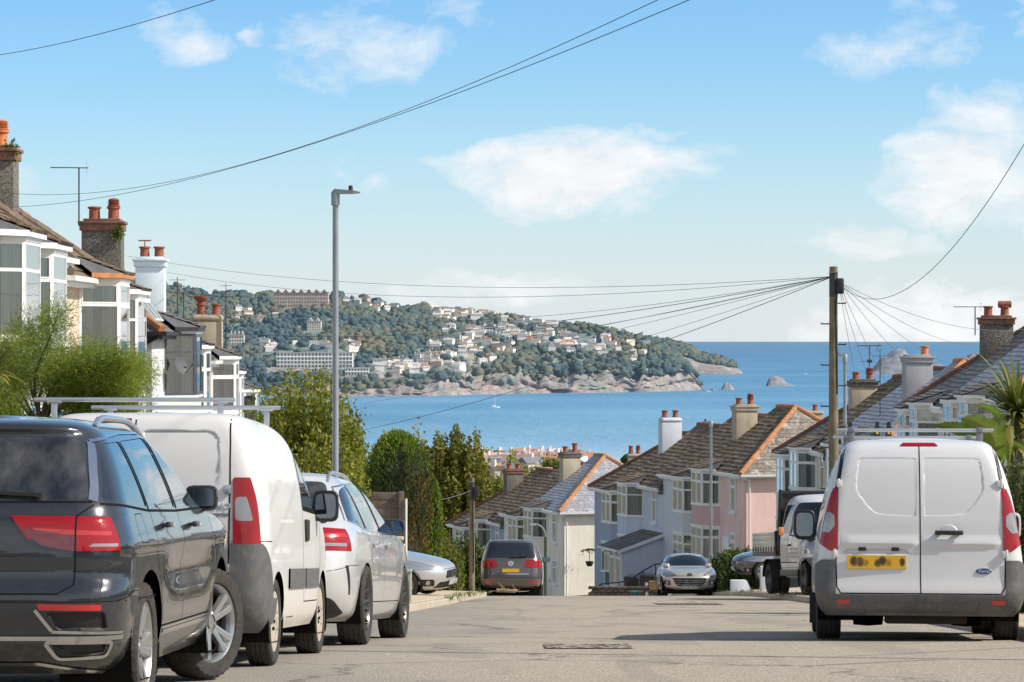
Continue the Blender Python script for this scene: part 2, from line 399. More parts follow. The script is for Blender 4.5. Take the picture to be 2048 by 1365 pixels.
M_ROCK=plain('sea_rock',(.25,.255,.27),.95,var=.45,vscale=.08,bmp=.8,bscale=.4)  # grey-blue base carries the distance haze
top1=interp([(-160,640),(0,585),(250,568),(340,577),(400,590),(520,592),(660,590),(700,600),(740,604),(780,616),(880,622),(980,633),(1060,643),(1140,653),(1200,661),(1260,672),(1320,697),(1350,716),(1380,745),(1404,780),(1410,790)])
shore1=interp([(-160,800),(250,796),(560,794),(700,794),(860,793),(960,790),(1060,788),(1160,787),(1280,785),(1390,782),(1410,781)])
haze_glow(M_ROCK,k=.06)
from mathutils import noise as mn
def hn(x,y,s): return mn.fractal(Vector((x*s,y*s,3.1)),.9,2.1,5)
cl1=interp([(-160,3),(250,3),(700,4),(800,6),(870,14),(1000,17),(1100,16),(1250,22),(1330,20),(1385,14),(1410,1)])
def head(px,v):
    D0=60*FPX/(shore1(px)-683); D1=D0+ (650 if px<900 else 650-(px-900)*.95)
    Y=D0+(D1-D0)*v; zr=(683-top1(px))/FPX*D1
    hc=cl1(px)*max(.3,.80+.8*hn(px*.012,0,1)+.25*hn(px*.05,4,1))
    X=(px-1024)/FPX*Y
    base=-60+hc*(.30*sstep(0,.006,v)+.25*sstep(.010,.018,v)+.45*sstep(.022,.05,v))+hn(px*.4,v*900,.06)*3*sstep(0,.01,v)*(1-sstep(.06,.2,v))
    z=base+(zr+60-hc)*(max(0,v-.03)/.97)**.86 if v>.03 else base
    amp=min(1,v*6)*(1-.75*v)
    z+=hn(X,Y,.011)*7*amp+hn(X,Y,.045)*2.2*amp
    jit=(hn(px*.25,v*500,.06)*16+hn(px*.9,v*1500,.06)*6)*sstep(-.01,.012,v)*(1-sstep(.05,.3,v))
    return Vector((X,Y+jit,z))
PX=[-150+ (1410+150)*i/430 for i in range(431)]
VV=[0,.003,.006,.009,.012,.016,.02,.024,.028,.032,.036,.04,.045,.052,.06]+[.08+.92*i/60 for i in range(61)]
rows=[]
for v in VV: rows.append([head(p,v) for p in PX])
back=[]
for p in PX:
    q=head(p,1.0); back.append((q.x*1.1,q.y*1.1,q.z-12))
rows.append(back); rows.append([(q[0]*1.15,q[1]*1.15,-62) for q in back])
tag(MB().grid(rows).build('headland_hill',M_HILL,smooth='all'),kind='structure')
top2=interp([(1250,668),(1300,684),(1340,690),(1380,700),(1400,714),(1440,721),(1470,735),(1486,747),(1490,752)])
def head2(px,v):
    D0=60*FPX/(749-683); D1=D0+200; Y=D0+(D1-D0)*v; zr=(683-top2(px))/FPX*D1
    z=-61+(zr+61)*(min(1,v*1.05))**.55; X=(px-1024)/FPX*Y
    return Vector((X,Y,z+hn(X,Y,.012)*5*min(1,v*5)*(1-.6*v)))
P2=[1240+ (1490-1240)*i/110 for i in range(111)]
rows=[[head2(p,i/24) for p in P2] for i in range(25)]; rows.append([(q.x*1.05,q.y*1.05,-62) for q in rows[-1]])
tag(MB().grid(rows).build('headland_hill',M_HILL,smooth='all'),kind='structure')

def rock(name,label,px0,px1,pytop,pywl,seed,prof,group=None):
    D=60*FPX/(pywl-683); n=26; m=10; s=D/FPX; rows=[]
    wdt=(px1-px0)*s; cxm=((px0+px1)/2-1024)*s; H=(pywl-pytop)*s
    f=interp(prof)
    vs=[]
    for j in range(m+1):
        row=[]
        for i in range(n+1):
            u=i/n; X=cxm-wdt/2+wdt*u; dd=(j/m-.5)*2
            h=f(u)*H*(1-abs(dd)**2.2)*(1+.25*hn(u*5+seed,j*.7,1.))
            row.append((X,D+wdt*.35+dd*wdt*.35+hn(u*4,seed+j,.8)*wdt*.02,-60.5+max(0,h+.5)))
        rows.append(row)
    o=MB().grid(rows).build(name,M_ROCK if 'grass' not in label else M_HILL,smooth=True); return tag(o,label,'rock',group)
rock('sea_rock','largest rocky islet with a peaked top, behind the grey chimney at the right',1746,1915,702,750,1,[(0,.05),(.07,.35),(.16,.7),(.25,.85),(.34,1),(.42,.92),(.5,.72),(.6,.55),(.7,.45),(.82,.4),(.92,.25),(1,.02)])
rock('sea_rock','far blue islet half hidden by the tall chimney at the right edge',1932,2000,708,733,2,[(0,.2),(.15,.9),(.3,1),(.6,.9),(1,.3)])
rock('sea_rock','pale ridged rock standing alone in open water right of the headland',1536,1592,753,773,3,[(0,.3),(.08,.8),(.3,1),(.45,.8),(.62,.5),(.8,.2),(1,.02)])
rock('sea_rock','small dark domed rock just off the tip of the headland',1444,1470,767,781,4,[(0,.3),(.3,1),(.5,.95),(.8,.5),(1,.05)])
rock('sea_rock','tiny low dark rock between the headland tip and the domed rock',1421,1432,777,783,5,[(0,.3),(.4,1),(1,.1)])
rock('sea_rock','flat dark reef barely above the water in front of the headland tip',1407,1424,781,785,6,[(0,.3),(.5,1),(1,.2)])

# ------------------------------------------------------------------ far houses
M_FW=[plain('far_white_render',(.88,.86,.82),.9,var=.06),plain('far_cream_render',(.82,.74,.63),.9,var=.08),plain('far_pink_render',(.62,.45,.38),.9,var=.08),plain('far_grey_render',(.52,.52,.54),.9,var=.08)]
M_FR=[plain('far_slate',(.20,.215,.25),.9,var=.15),plain('far_brown_tile',(.30,.215,.18),.9,var=.15),plain('far_red_tile',(.42,.22,.16),.9,var=.15),plain('far_pale_roof',(.55,.52,.50),.9,var=.1)]
M_FG=plain('far_window_glass',(.20,.225,.26),.4)
def far_house(p,w_,d_,h,rt,yaw,wm,rm,name='distant_house',flat=False,win=True,hip=0):
    mb=MB(); x,y=w_/2,d_/2
    mb.box((-x,-y,-4),(x,y,h),0)
    if flat: mb.box((-x-.3,-y-.3,h),(x+.3,y+.3,h+.5),1)
    else:
        e=.4; a=x+e; b_=y+e; rr=a-hip
        V=[(-a,-b_,h-.1),(a,-b_,h-.1),(a,b_,h-.1),(-a,b_,h-.1),(-rr,0,h+rt),(rr,0,h+rt)]
        mb.add(V,[(0,1,5,4),(2,3,4,5),(0,4,3),(1,2,5)],1)
        mb.add([(-x,-y,h-.1),(-x,y,h-.1),(-x,0,h+rt-.2)],[(0,1,2)],0); 
        cxx=random.uniform(-x*.6,x*.6); mb.box((cxx-.5,-.4,h+rt-.8),(cxx+.5,.4,h+rt+1.3),0)
    if win:
        ns=max(1,int(h//2.8)); nw=max(2,int(w_//2.6))
        for s_ in range(ns):
            for i in range(nw):
                X=-x+w_*(i+.5)/nw; Z=.9+s_*2.8
                mb.quad((X-.6,-y-.03,Z),(X+.6,-y-.03,Z),(X+.6,-y-.03,Z+1.35),(X-.6,-y-.03,Z+1.35),2)
    o=mb.build(name,[wm,rm,M_FG],fix=False); o.location=p; o.rotation_euler=(0,0,yaw); return o
def on_head(px,py):
    lo,hi=0.,1.
    for _ in range(30):
        mid=(lo+hi)/2; q=head(px,mid)
        if 683-q.z/q.y*FPX>py: lo=mid
        else: hi=mid
    return head(px,lo)
random.seed(11)
HPOS=[]
bands=[(862,1000,616,640,26,'pale house in the upper rows near the skyline of the headland','houses near the headland skyline'),
 (1000,1112,640,672,26,'pale house in the cluster below the skyline trees, right of the lamp column','houses below the skyline trees'),
 (890,1030,655,692,26,'white house on the middle slope of the headland below the upper rows','houses on the middle slope'),
 (832,965,692,740,34,'white house in the dense cluster low on the headland slope','houses low on the slope'),
 (1040,1292,672,712,44,'pale house in the long row above the wooded cliffs of the headland','houses above the cliffs'),
 (742,832,724,750,16,'pale house near the water left of the cliffs','houses near the water'),
 (530,712,688,704,13,'white house among trees just above the long white block','houses above the white block'),
 (440,560,620,655,6,'lone pale house in the woods under the brick terrace','lone houses in the woods'),
 (676,800,602,626,13,'pale house on the wooded ridge right of the brick terrace','houses on the wooded ridge'),
 (960,1030,695,722,7,'house scattered on the green slope right of the dense cluster','scattered slope houses')]
for a,b_,c_,d_,n,lab,grp in bands:
    for i in range(n):
        px=random.uniform(a,b_); py=random.uniform(c_,d_)+ (px-(a+b_)/2)*(.12 if (b_-a)>200 else 0)
        q=on_head(px,py); w_=random.uniform(7,13); h=random.choice((3.6,4.2,5.0,5.4))
        HPOS.append((q.x,q.y,w_*.5)); o=far_house(q,w_,random.uniform(6,9),h,random.uniform(1.6,2.8),random.uniform(-.7,.7),random.choices(M_FW,(7,3,1,1))[0],random.choices(M_FR,(4,2,1,4))[0],flat=random.random()<.2,win=random.random()<.35,hip=random.choice((0,0,2.5)))
        tag(o,lab,'house',grp)
def block(label,px0,px1,pyt,pyb,dep,wm,rm,name,cat,yaw=0,gables=0,storeys=4,bays=16,on=True,D=None):
    q=on_head((px0+px1)/2,pyb) if on else at((px0+px1)/2,pyb,D)
    s=q.y/FPX; W=(px1-px0)*s; H=(pyb-pyt)*s
    root=thing(name,label,cat,q,(0,0,yaw)); HPOS.append((q.x,q.y,W/2+1))
    fl=MB(); fl.box((-W/2,0,-6),(W/2,dep,H)); fl.mi=1
    mb=MB(); mb.box((-W/2-.5,-.6,H),(W/2+.5,dep+.5,H+.7))
    if gables:
        for i in range(gables):
            X=-W/2+W*(i+.5)/gables; gw=W/gables*.32
            mb.add([(X-gw,-.7,H+.7),(X+gw,-.7,H+.7),(X,-.7,H+5),(X-gw,dep,H+.7),(X+gw,dep,H+.7),(X,dep,H+5)],[(0,1,2),(0,2,5,3),(1,4,5,2),(3,5,4)])
    mb.build('roof',rm,root)
    sh=H/storeys
    for s_ in range(storeys):
        for i in range(bays):
            X=-W/2+W*(i+.5)/bays; ww=W/bays*.30
            fl.quad((X-ww,-.05,s_*sh+sh*.2),(X+ww,-.05,s_*sh+sh*.2),(X+ww,-.05,s_*sh+sh*.8),(X-ww,-.05,s_*sh+sh*.8))
    fl.build('wall',[wm,M_FG],root,fix=False)
    bl=MB()
    for s_ in range(1,storeys): bl.box((-W/2,-.9,s_*sh-.25),(W/2,-.003,s_*sh+.12))
    if not gables: bl.build('balcony_slab',wm,root)
    return root
block('long white five storey hotel block low on the headland, behind the large shrub',553,705,707,745,14,M_FW[0],M_FR[3],'hotel_block','hotel',storeys=5,bays=22)
block('large brick and stone Victorian terrace crowning the headland left of the lamp column',548,656,587,616,16,plain('far_brick_stone',(.58,.44,.40),.9,var=.25,vscale=.15),M_FR[1],'brick_terrace','building',gables=7,storeys=4,bays=20)
block('cream towered villa in the woods left of the lamp column',614,642,644,662,12,M_FW[1],M_FR[3],'villa','villa',gables=2,storeys=4,bays=6)
block('cream gabled villa beside the small red pot of the left terrace',458,488,672,692,10,M_FW[1],M_FR[3],'villa','villa',gables=4,storeys=3,bays=6)
block('low white pavilion right of the long white hotel block',690,738,737,752,12,M_FW[0],M_FR[3],'pavilion','building',storeys=2,bays=8)
block('white villa with dark roof on the shoulder of the headland below the skyline trees',962,996,655,668,10,M_FW[0],M_FR[0],'villa','villa',gables=1,storeys=2,bays=6)
block('white flat roofed house at the right end of the ridge',1050,1075,665,674,9,M_FW[0],M_FR[3],'villa','villa',storeys=2,bays=5)

# woods on the headland: masses of crowns nobody could count
def attr_mat(name,stops,rough=.9,spec=.15,trans=0):
    m,t,b=nt(name); a=t.nodes.new('ShaderNodeAttribute'); a.attribute_name='rnd'
    sp=t.nodes.new('ShaderNodeSeparateColor'); t.links.new(a.outputs['Color'],sp.inputs[0])
    col=ramp(t,sp.outputs[0],stops); 
    t.links.new(col,b.inputs['Base Color']); setb(b,rough=rough,spec=spec)
    if trans:
        tr=t.nodes.new('ShaderNodeBsdfTranslucent'); t.links.new(col,tr.inputs[0]); mx=t.nodes.new('ShaderNodeMixShader'); mx.inputs[0].default_value=trans
        t.links.new(b.outputs[0],mx.inputs[1]); t.links.new(tr.outputs[0],mx.inputs[2])
        o=[n for n in t.nodes if n.type=='OUTPUT_MATERIAL'][0]; t.links.new(mx.outputs[0],o.inputs[0])
    return m
def np_mesh(name,V,F,m,rnd=None,parent=None,smooth=False):
    """V (n,3), F (k,q) numpy"""
    me=bpy.data.meshes.new(name); n,k,q=len(V),len(F),F.shape[1]
    me.vertices.add(n); me.vertices.foreach_set('co',np.ascontiguousarray(V,dtype=np.float32).ravel())
    me.loops.add(k*q); me.loops.foreach_set('vertex_index',np.ascontiguousarray(F,dtype=np.int32).ravel())
    me.polygons.add(k); me.polygons.foreach_set('loop_start',np.arange(0,k*q,q,dtype=np.int32)); me.polygons.foreach_set('loop_total',np.full(k,q,dtype=np.int32))
    if smooth: me.polygons.foreach_set('use_smooth',np.ones(k,dtype=bool))
    me.update(calc_edges=True); me.validate()
    if rnd is not None:
        a=me.color_attributes.new('rnd','FLOAT_COLOR','POINT'); c=np.ones((n,4),dtype=np.float32); c[:,0]=rnd[:,0] if rnd.ndim>1 else rnd; c[:,1]=c[:,0]
        a.data.foreach_set('color',c.ravel())
    me.materials.append(m); return link(name,me,parent)
def ico(sub):
    bm=bmesh.new(); bmesh.ops.create_icosphere(bm,subdivisions=sub,radius=1); V=np.array([v.co[:] for v in bm.verts]); F=np.array([[v.index for v in f.verts] for f in bm.faces]); bm.free(); return V,F
IV,IF=ico(2)
def lumps(name,pts,rad,m,rough=.35,flat=.8,parent=None,shade=None):
    n=len(pts); V=[];Fs=[];C=[]
    for i,(p,r) in enumerate(zip(pts,rad)):
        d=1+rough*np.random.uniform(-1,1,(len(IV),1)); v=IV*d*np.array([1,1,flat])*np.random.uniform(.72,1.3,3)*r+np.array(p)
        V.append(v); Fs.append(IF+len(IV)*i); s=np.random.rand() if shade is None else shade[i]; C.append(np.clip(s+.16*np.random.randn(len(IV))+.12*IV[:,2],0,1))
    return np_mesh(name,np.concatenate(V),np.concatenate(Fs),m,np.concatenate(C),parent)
M_WOOD=attr_mat('far_wood_leaves',[(0,(.10,.165,.20)),(.35,(.135,.20,.21)),(.6,(.175,.235,.20)),(.8,(.235,.265,.185)),(1,(.29,.26,.19))],trans=.45); haze_glow(M_WOOD,k=.115)  # leaf colours blued to stand for distance haze
rng=np.random.RandomState(3)
HB=[(860,1000,612,662,.35),(1000,1110,634,690,.4),(830,960,690,745,.3),(1040,1290,668,715,.35),(900,1030,655,692,.4),(740,830,722,752,.35),(530,700,690,712,.5),(550,712,702,745,.05)]
pts=[];rad=[];shd=[]
k=0
while len(pts)<8600 and k<70000:
    k+=1; px=rng.uniform(-100,1396); v=rng.uniform(.02,1.0)**.8
    q=head(px,v); py=683-q.z/q.y*FPX
    keep=1.0
    for a,b_,c_,d_,kk in HB:
        if a<px<b_ and c_<py<d_: keep=min(keep,kk)
    if 1060<px<1330 and 700<py<735: keep=min(keep,.35)
    if 540<px<665 and py<614: continue
    wood=hn(q.x,q.y,.006)
    if wood<-.28: keep*=.3
    hgt=(q.z+60)
    if px>850 and hgt<20+10*hn(q.x,q.y,.02): keep*=.06
    if px<=850 and hgt<5: keep*=.1
    if rng.rand()>keep: continue
    r=rng.uniform(2.2,5.6)*(1.0 if v<.93 else 1.2)
    if any(abs(q.x-h_[0])<h_[2]+r*.6 and -30<q.y-h_[1]<3 for h_ in HPOS): continue
    pts.append((q.x,q.y,q.z+r*.45)); rad.append(r); shd.append(np.clip(.45+.75*hn(q.x,q.y,.009)+.20*rng.randn(),0,1))
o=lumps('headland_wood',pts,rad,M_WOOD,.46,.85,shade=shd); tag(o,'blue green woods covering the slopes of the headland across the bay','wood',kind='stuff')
pts=[];rad=[]
for i in range(900):
    px=rng.uniform(1290,1476); v=rng.uniform(.25,1)**.6; q=head2(px,v)
    if (q.z+60)<10+6*rng.rand(): continue
    r=rng.uniform(4,8); pts.append((q.x,q.y,q.z+r*.4)); rad.append(r)
o=lumps('headland_wood',pts,rad,M_WOOD,.3,.85); tag(o,'dark woods on the low far point beyond the headland tip','wood',kind='stuff')

# town roofs by the near shore
def town(label,px0,px1,pye,pyb,D,rt,wm,rm,yaw=0,dep=9,hip=0,flat=False):
    q=at((px0+px1)/2,pyb,D); s=D/FPX
    o=far_house(q,(px1-px0)*s,dep,(pyb-pye)*s,rt,yaw,wm,rm,'town_house',flat,hip=hip); return tag(o,label,'house')
M_BRG=plain('town_maroon_gable',(.20,.12,.13),.9)
town('maroon gabled house with pink roof at the left end of the seafront row',944,986,918,932,1380,5,M_BRG,M_FR[2],yaw=R(62),dep=13)
town('white seafront house with dark roof next to the maroon gable',984,1012,915,928,1370,2,M_FW[0],M_FR[0])
town('white seafront house with dark roof, second from the maroon gable',1010,1030,914,928,1375,2.2,M_FW[0],M_FR[0])
town('pale seafront house with wide dormer right of the two dark roofs',1030,1058,914,929,1360,2,M_FW[3],M_FR[0])
town('tan roofed seafront house in the middle of the row',1056,1078,917,930,1350,3,M_FW[1],M_FR[2])
town('pale grey seafront house beside the tan roofs',1076,1088,916,930,1345,3,M_FW[3],M_FR[1])
town('seafront house with pink roof and white dormers left of the tall chimney',1086,1118,919,932,1340,3.5,M_FW[2],M_FR[2])
town('pink roofed seafront house right of the tall chimney',1164,1186,917,930,1340,3,M_FW[0],M_FR[2])
town('long low white roofed shed behind the seafront row',1030,1102,929,940,1250,1.2,M_FW[0],M_FR[3],flat=True)
town('brown tiled house with bright white gable below the seafront',958,1010,962,985,640,3.4,M_FW[0],plain('town_brown_tile',(.25,.165,.13),.9,var=.3,vscale=.6),yaw=R(-24),dep=6)
town('orange tiled house behind the brown tiled one',958,1000,936,950,860,1.4,M_FW[1],plain('town_orange_tile',(.55,.30,.13),.9,var=.25,vscale=.5),dep=7)
town('tall white chimney like tower house behind the orange roof',982,1001,918,948,980,.6,M_FW[3],M_FR[3],flat=True,dep=5)
town('olive tiled house left of the tall cream chimney',1068,1102,948,965,700,1.6,M_FW[1],M_FR[1],dep=7)
town('white walled cottage half hidden behind the autumn tree',968,1004,975,1002,520,1.5,M_FW[0],M_FR[1],dep=6)

random.seed(21)
for i in range(46):
    px=random.uniform(948,1150); py=random.uniform(925,946); D=1320-(py-925)*14
    q=at(px,py,D); o=far_house(q,random.uniform(7,12),7,random.uniform(3.2,5),random.uniform(1.4,2.4),random.uniform(-.8,.8),random.choices(M_FW,(6,4,2,1))[0],random.choices(M_FR,(3,4,4,3))[0],'town_house',win=random.random()<.6,flat=random.random()<.15); tag(o,'small pale house in the jumble of town roofs behind the lowest terrace','house','houses in the town by the shore')
# ------------------------------------------------------------------ house materials
def roof_mat(name,c0,c1,moss,mortar,tw=.34,th=.3,mossk=.5,rough=.8):
    m,t,b=nt(name); uv=coords(t,'UV'); ob=coords(t)
    br=N(t,'TexBrick',Scale=1.0); br.inputs['Brick Width'].default_value=tw; br.inputs['Row Height'].default_value=th; br.inputs['Mortar Size'].default_value=.008
    br.inputs['Color1'].default_value=(*c0,1); br.inputs['Color2'].default_value=(*c1,1); br.inputs['Mortar'].default_value=(*mortar,1); br.inputs['Bias'].default_value=-.1
    t.links.new(uv,br.inputs['Vector'])
    n=noise(t,ob,1.1,8,.7); f=noise(t,ob,9,6,.75); g=noise(t,ob,3.5,5,.6)
    col=mix(t,ramp(t,f,[(.35,(.6,.6,.6)),(.6,(0,0,0))]),br.outputs['Color'],tuple(x*.45 for x in c0))
    col=mix(t,ramp(t,g,[(.52,(0,0,0)),(.7,(.55,.55,.55))]),col,tuple(min(1,x*1.7) for x in c1))
    col=mix(t,ramp(t,n,[(.5-.0*mossk,(0,0,0)),(.68,(mossk,)*3)]),col,moss)
    t.links.new(col,b.inputs['Base Color']); setb(b,rough=rough,spec=.3)
    bump(t,b,f,.5,.02); return m
M_TILE=roof_mat('weathered_brown_tile',(.175,.12,.085),(.36,.27,.19),(.26,.215,.06),(.03,.025,.02),mossk=.75)
M_SLATE=roof_mat('blue_grey_slate',(.37,.38,.42),(.44,.45,.49),(.36,.355,.33),(.15,.15,.165),.32,.24,.3,.5)
M_SLATED=roof_mat('dark_slate',(.155,.14,.125),(.27,.245,.22),(.28,.24,.15),(.03,.028,.025),.32,.24,.6,.6)
M_GREYTILE=roof_mat('scalloped_grey_tile',(.22,.19,.165),(.47,.42,.37),(.25,.22,.13),(.03,.025,.022),.26,.22,.4)
M_RIDGE=plain('terracotta_ridge',(.50,.21,.085),.8,var=.28,vscale=2.5,bmp=.3,bscale=30,dirt=((.22,.16,.10),.7))
M_RIDGEG=plain('mossy_ridge',(.17,.125,.095),.9,var=.3,vscale=2.5,bmp=.3,dirt=((.22,.19,.10),.6))
M_RIDGED=plain('dark_red_ridge',(.23,.10,.06),.85,var=.3,vscale=2.5,bmp=.3,dirt=((.12,.10,.07),.7))
M_LEAD=plain('lead_flashing',(.10,.10,.105),.7,var=.3,vscale=3,dirt=((.3,.28,.25),.4))
M_UPVC=plain('white_upvc',(.80,.80,.79),.35,var=.04,vscale=4,dirt=((.55,.53,.48),.18))
M_GREYF=plain('anthracite_frame',(.075,.082,.10),.4,var=.1)
M_BRICKCAP=plain('brick_cap',(.24,.12,.085),.9,var=.4,vscale=8,bmp=.5,bscale=25,dirt=((.12,.10,.08),.8))
M_POT=plain('clay_pot',(.30,.085,.05),.75,var=.22,vscale=6,bmp=.15,dirt=((.2,.1,.07),.5))
M_POTO=plain('orange_clay_pot',(.60,.19,.06),.7,var=.15,vscale=6)
def render_mat(name,base,var=.09,k=.3,pebble=False):
    m,t,b=nt(name); c=coords(t); n=noise(t,c,.9,8,.65); s=noise(t,coords(t,'Object',(2.2,2.2,.22)),1.5,7,.7); f=noise(t,c,60 if not pebble else 22,4,.7)
    col=ramp(t,n,[(.3,tuple(x*(1-var) for x in base)),(.7,tuple(min(1,x*(1+var)) for x in base))])
    col=mix(t,ramp(t,s,[(.5,(0,0,0)),(.78,(k,k,k))]),col,tuple(x*.45 for x in base))
    if pebble: col=mix(t,ramp(t,f,[(.42,(.85,.85,.85)),(.6,(0,0,0))]),col,(.06,.055,.05))
    t.links.new(col,b.inputs['Base Color']); setb(b,rough=.92,spec=.2); bump(t,b,f,.35,.012); return m
RM={k:render_mat('render_'+k,v) for k,v in dict(white=(.78,.77,.74),cream=(.88,.83,.72),pink=(.86,.61,.57),lightblue=(.60,.64,.76),greyblue=(.40,.44,.55),yellow=(.70,.66,.48),palegrey=(.66,.67,.70),salmon=(.70,.58,.48),bluewhite=(.60,.66,.72)).items()}
M_PEB=render_mat('pebbledash_chimney',(.26,.24,.21),.2,.4,True)
M_STACK=render_mat('ochre_chimney',(.47,.41,.31),.18,.5); M_STACKG=render_mat('grey_chimney',(.40,.40,.42),.12,.4); M_STACKW=render_mat('white_chimney',(.62,.66,.73),.05,.15); M_STACKP=render_mat('pale_blue_chimney',(.76,.88,.95),.05,.12)
def glass_mat(name,tint=(.75,.82,.85),refl=.0,rough=.015):
    m=bpy.data.materials.new(name); m.use_nodes=True; t=m.node_tree; t.nodes.clear()
    o=t.nodes.new('ShaderNodeOutputMaterial'); tr=t.nodes.new('ShaderNodeBsdfTransparent'); tr.inputs[0].default_value=(*tint,1)
    gl=t.nodes.new('ShaderNodeBsdfGlossy'); gl.inputs['Roughness'].default_value=rough
    fr=t.nodes.new('ShaderNodeFresnel'); fr.inputs[0].default_value=1.55
    ob=coords(t); nz=noise(t,ob,1.3,2,.5); bp=N(t,'Bump',Strength=.06,Distance=.05); t.links.new(nz,bp.inputs['Height']); t.links.new(bp.outputs[0],gl.inputs['Normal'])
    f=math_(t,'ADD',math_(t,'MULTIPLY',fr.outputs[0],1.0),.04+refl)
    mx=t.nodes.new('ShaderNodeMixShader'); t.links.new(f,mx.inputs[0]); t.links.new(tr.outputs[0],mx.inputs[1]); t.links.new(gl.outputs[0],mx.inputs[2]); t.links.new(mx.outputs[0],o.inputs[0]); return m
M_GLASS=glass_mat('window_glass',refl=.04); M_GLASSB=glass_mat('sky_lit_window_glass',(.86,.9,.92),refl=.10); M_GLASSF=glass_mat('sky_mirroring_window_glass',(.8,.86,.9),refl=.50)
M_DARKROOM=plain('dark_room',(.10,.10,.10),.9,var=.5,vscale=1.2)
def curtain_mat(name,a,b_):
    m,t,b=nt(name); n=noise(t,coords(t,'Object',(13,13,.35)),1.0,3,.5,.3); t.links.new(ramp(t,n,[(.36,a),(.52,b_),(.64,tuple(x*.8 for x in b_))]),b.inputs['Base Color']); setb(b,rough=.95,spec=.1)  # vertical streaks paint the shading of the folds into the cloth colour
    tr=t.nodes.new('ShaderNodeBsdfTranslucent'); tr.inputs[0].default_value=(*b_,1); mx=t.nodes.new('ShaderNodeMixShader'); mx.inputs[0].default_value=.5; t.links.new(b.outputs[0],mx.inputs[1]); t.links.new(tr.outputs[0],mx.inputs[2]); t.links.new(mx.outputs[0],[q for q in t.nodes if q.type=='OUTPUT_MATERIAL'][0].inputs[0]); return m
M_NET=curtain_mat('net_curtain',(.40,.39,.34),(.86,.84,.78)); M_CURT=curtain_mat('olive_curtain',(.27,.26,.19),(.72,.69,.56))
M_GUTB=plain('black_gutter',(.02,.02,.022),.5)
M_MAST=plain('aerial_metal',(.07,.07,.075),.5,.5)

def lerp(a,b,u): return a+(b-a)*u
def tiles(mb,e0,e1,q0,q1,tw=.34,th=.3,lip=.03,seed=0,jit=.010):
    if tw<.33 and lip==.03: lip,jit=.014,.003
    """tile courses on a roof plane: eaves e0-e1, top q0-q1"""
    rg=random.Random(seed); e0,e1,q0,q1=[Vector(v) for v in (e0,e1,q0,q1)]
    U=(e1-e0).normalized(); nrm=U.cross(((q0+q1)/2-(e0+e1)/2)).normalized()
    if nrm.z<0: nrm=-nrm
    up=nrm.cross(U).normalized()
    if up.z<0: up=-up
    S=(q0-e0).dot(up); n=max(1,round(S/th)); Wd=(e1-e0).length
    xl=lambda f:(q0-e0).dot(U)*f; xr=lambda f:Wd+(q1-e1).dot(U)*f
    for i in range(n):
        f0,f1=i/n,(i+1)/n; a0,b0,a1,b1=xl(f0),xr(f0),xl(f1),xr(f1)
        lo=min(a0,a1); hi=max(b0,b1); x=math.floor(lo/tw)*tw+(tw/2 if i%2 else 0)-tw
        while x<hi:
            l0=min(max(x,a0),b0); r0=min(max(x+tw-.004,a0),b0); l1=min(max(x,a1),b1); r1=min(max(x+tw-.004,a1),b1)
            if r0-l0>.01 or r1-l1>.01:
                j1=rg.uniform(-jit,jit); j2=rg.uniform(-jit,jit); h0=lip
                P=lambda x_,f,h:e0+U*x_+up*(S*f)+nrm*h
                A,B,C,D=P(l0,f0-.012,h0+j1+.012),P(r0,f0-.012,h0+j2+.012),P(r1,f1,.008),P(l1,f1,.008)
                uv=[(l0,f0*S+.004),(r0,f0*S+.004),(r1,f1*S-.004),(l1,f1*S-.004)]
                mb.quad(A,B,C,D,uv=uv)
                mb.quad(P(l0,f0-.012,-.03),P(r0,f0-.012,-.03),B,A,uv=[uv[0]]*4)
            x+=tw
    mb.quad(e0-nrm*.02,e1-nrm*.02,q1-nrm*.02,q0-nrm*.02,uv=[(0,0)]*4)
def ridge_line(mb,a,b,r=.12,step=.42,seed=0):
    rg=random.Random(seed); a=Vector(a); b=Vector(b); L=(b-a).length; n=max(1,int(L/step)); d=(b-a)/n
    for i in range(n):
        off=Vector((0,0,rg.uniform(-.01,.012)))
        mb.tube([a+d*i+off,a+d*(i+1.04)+off+Vector((0,0,-.012))],r*rg.uniform(.95,1.05),8)

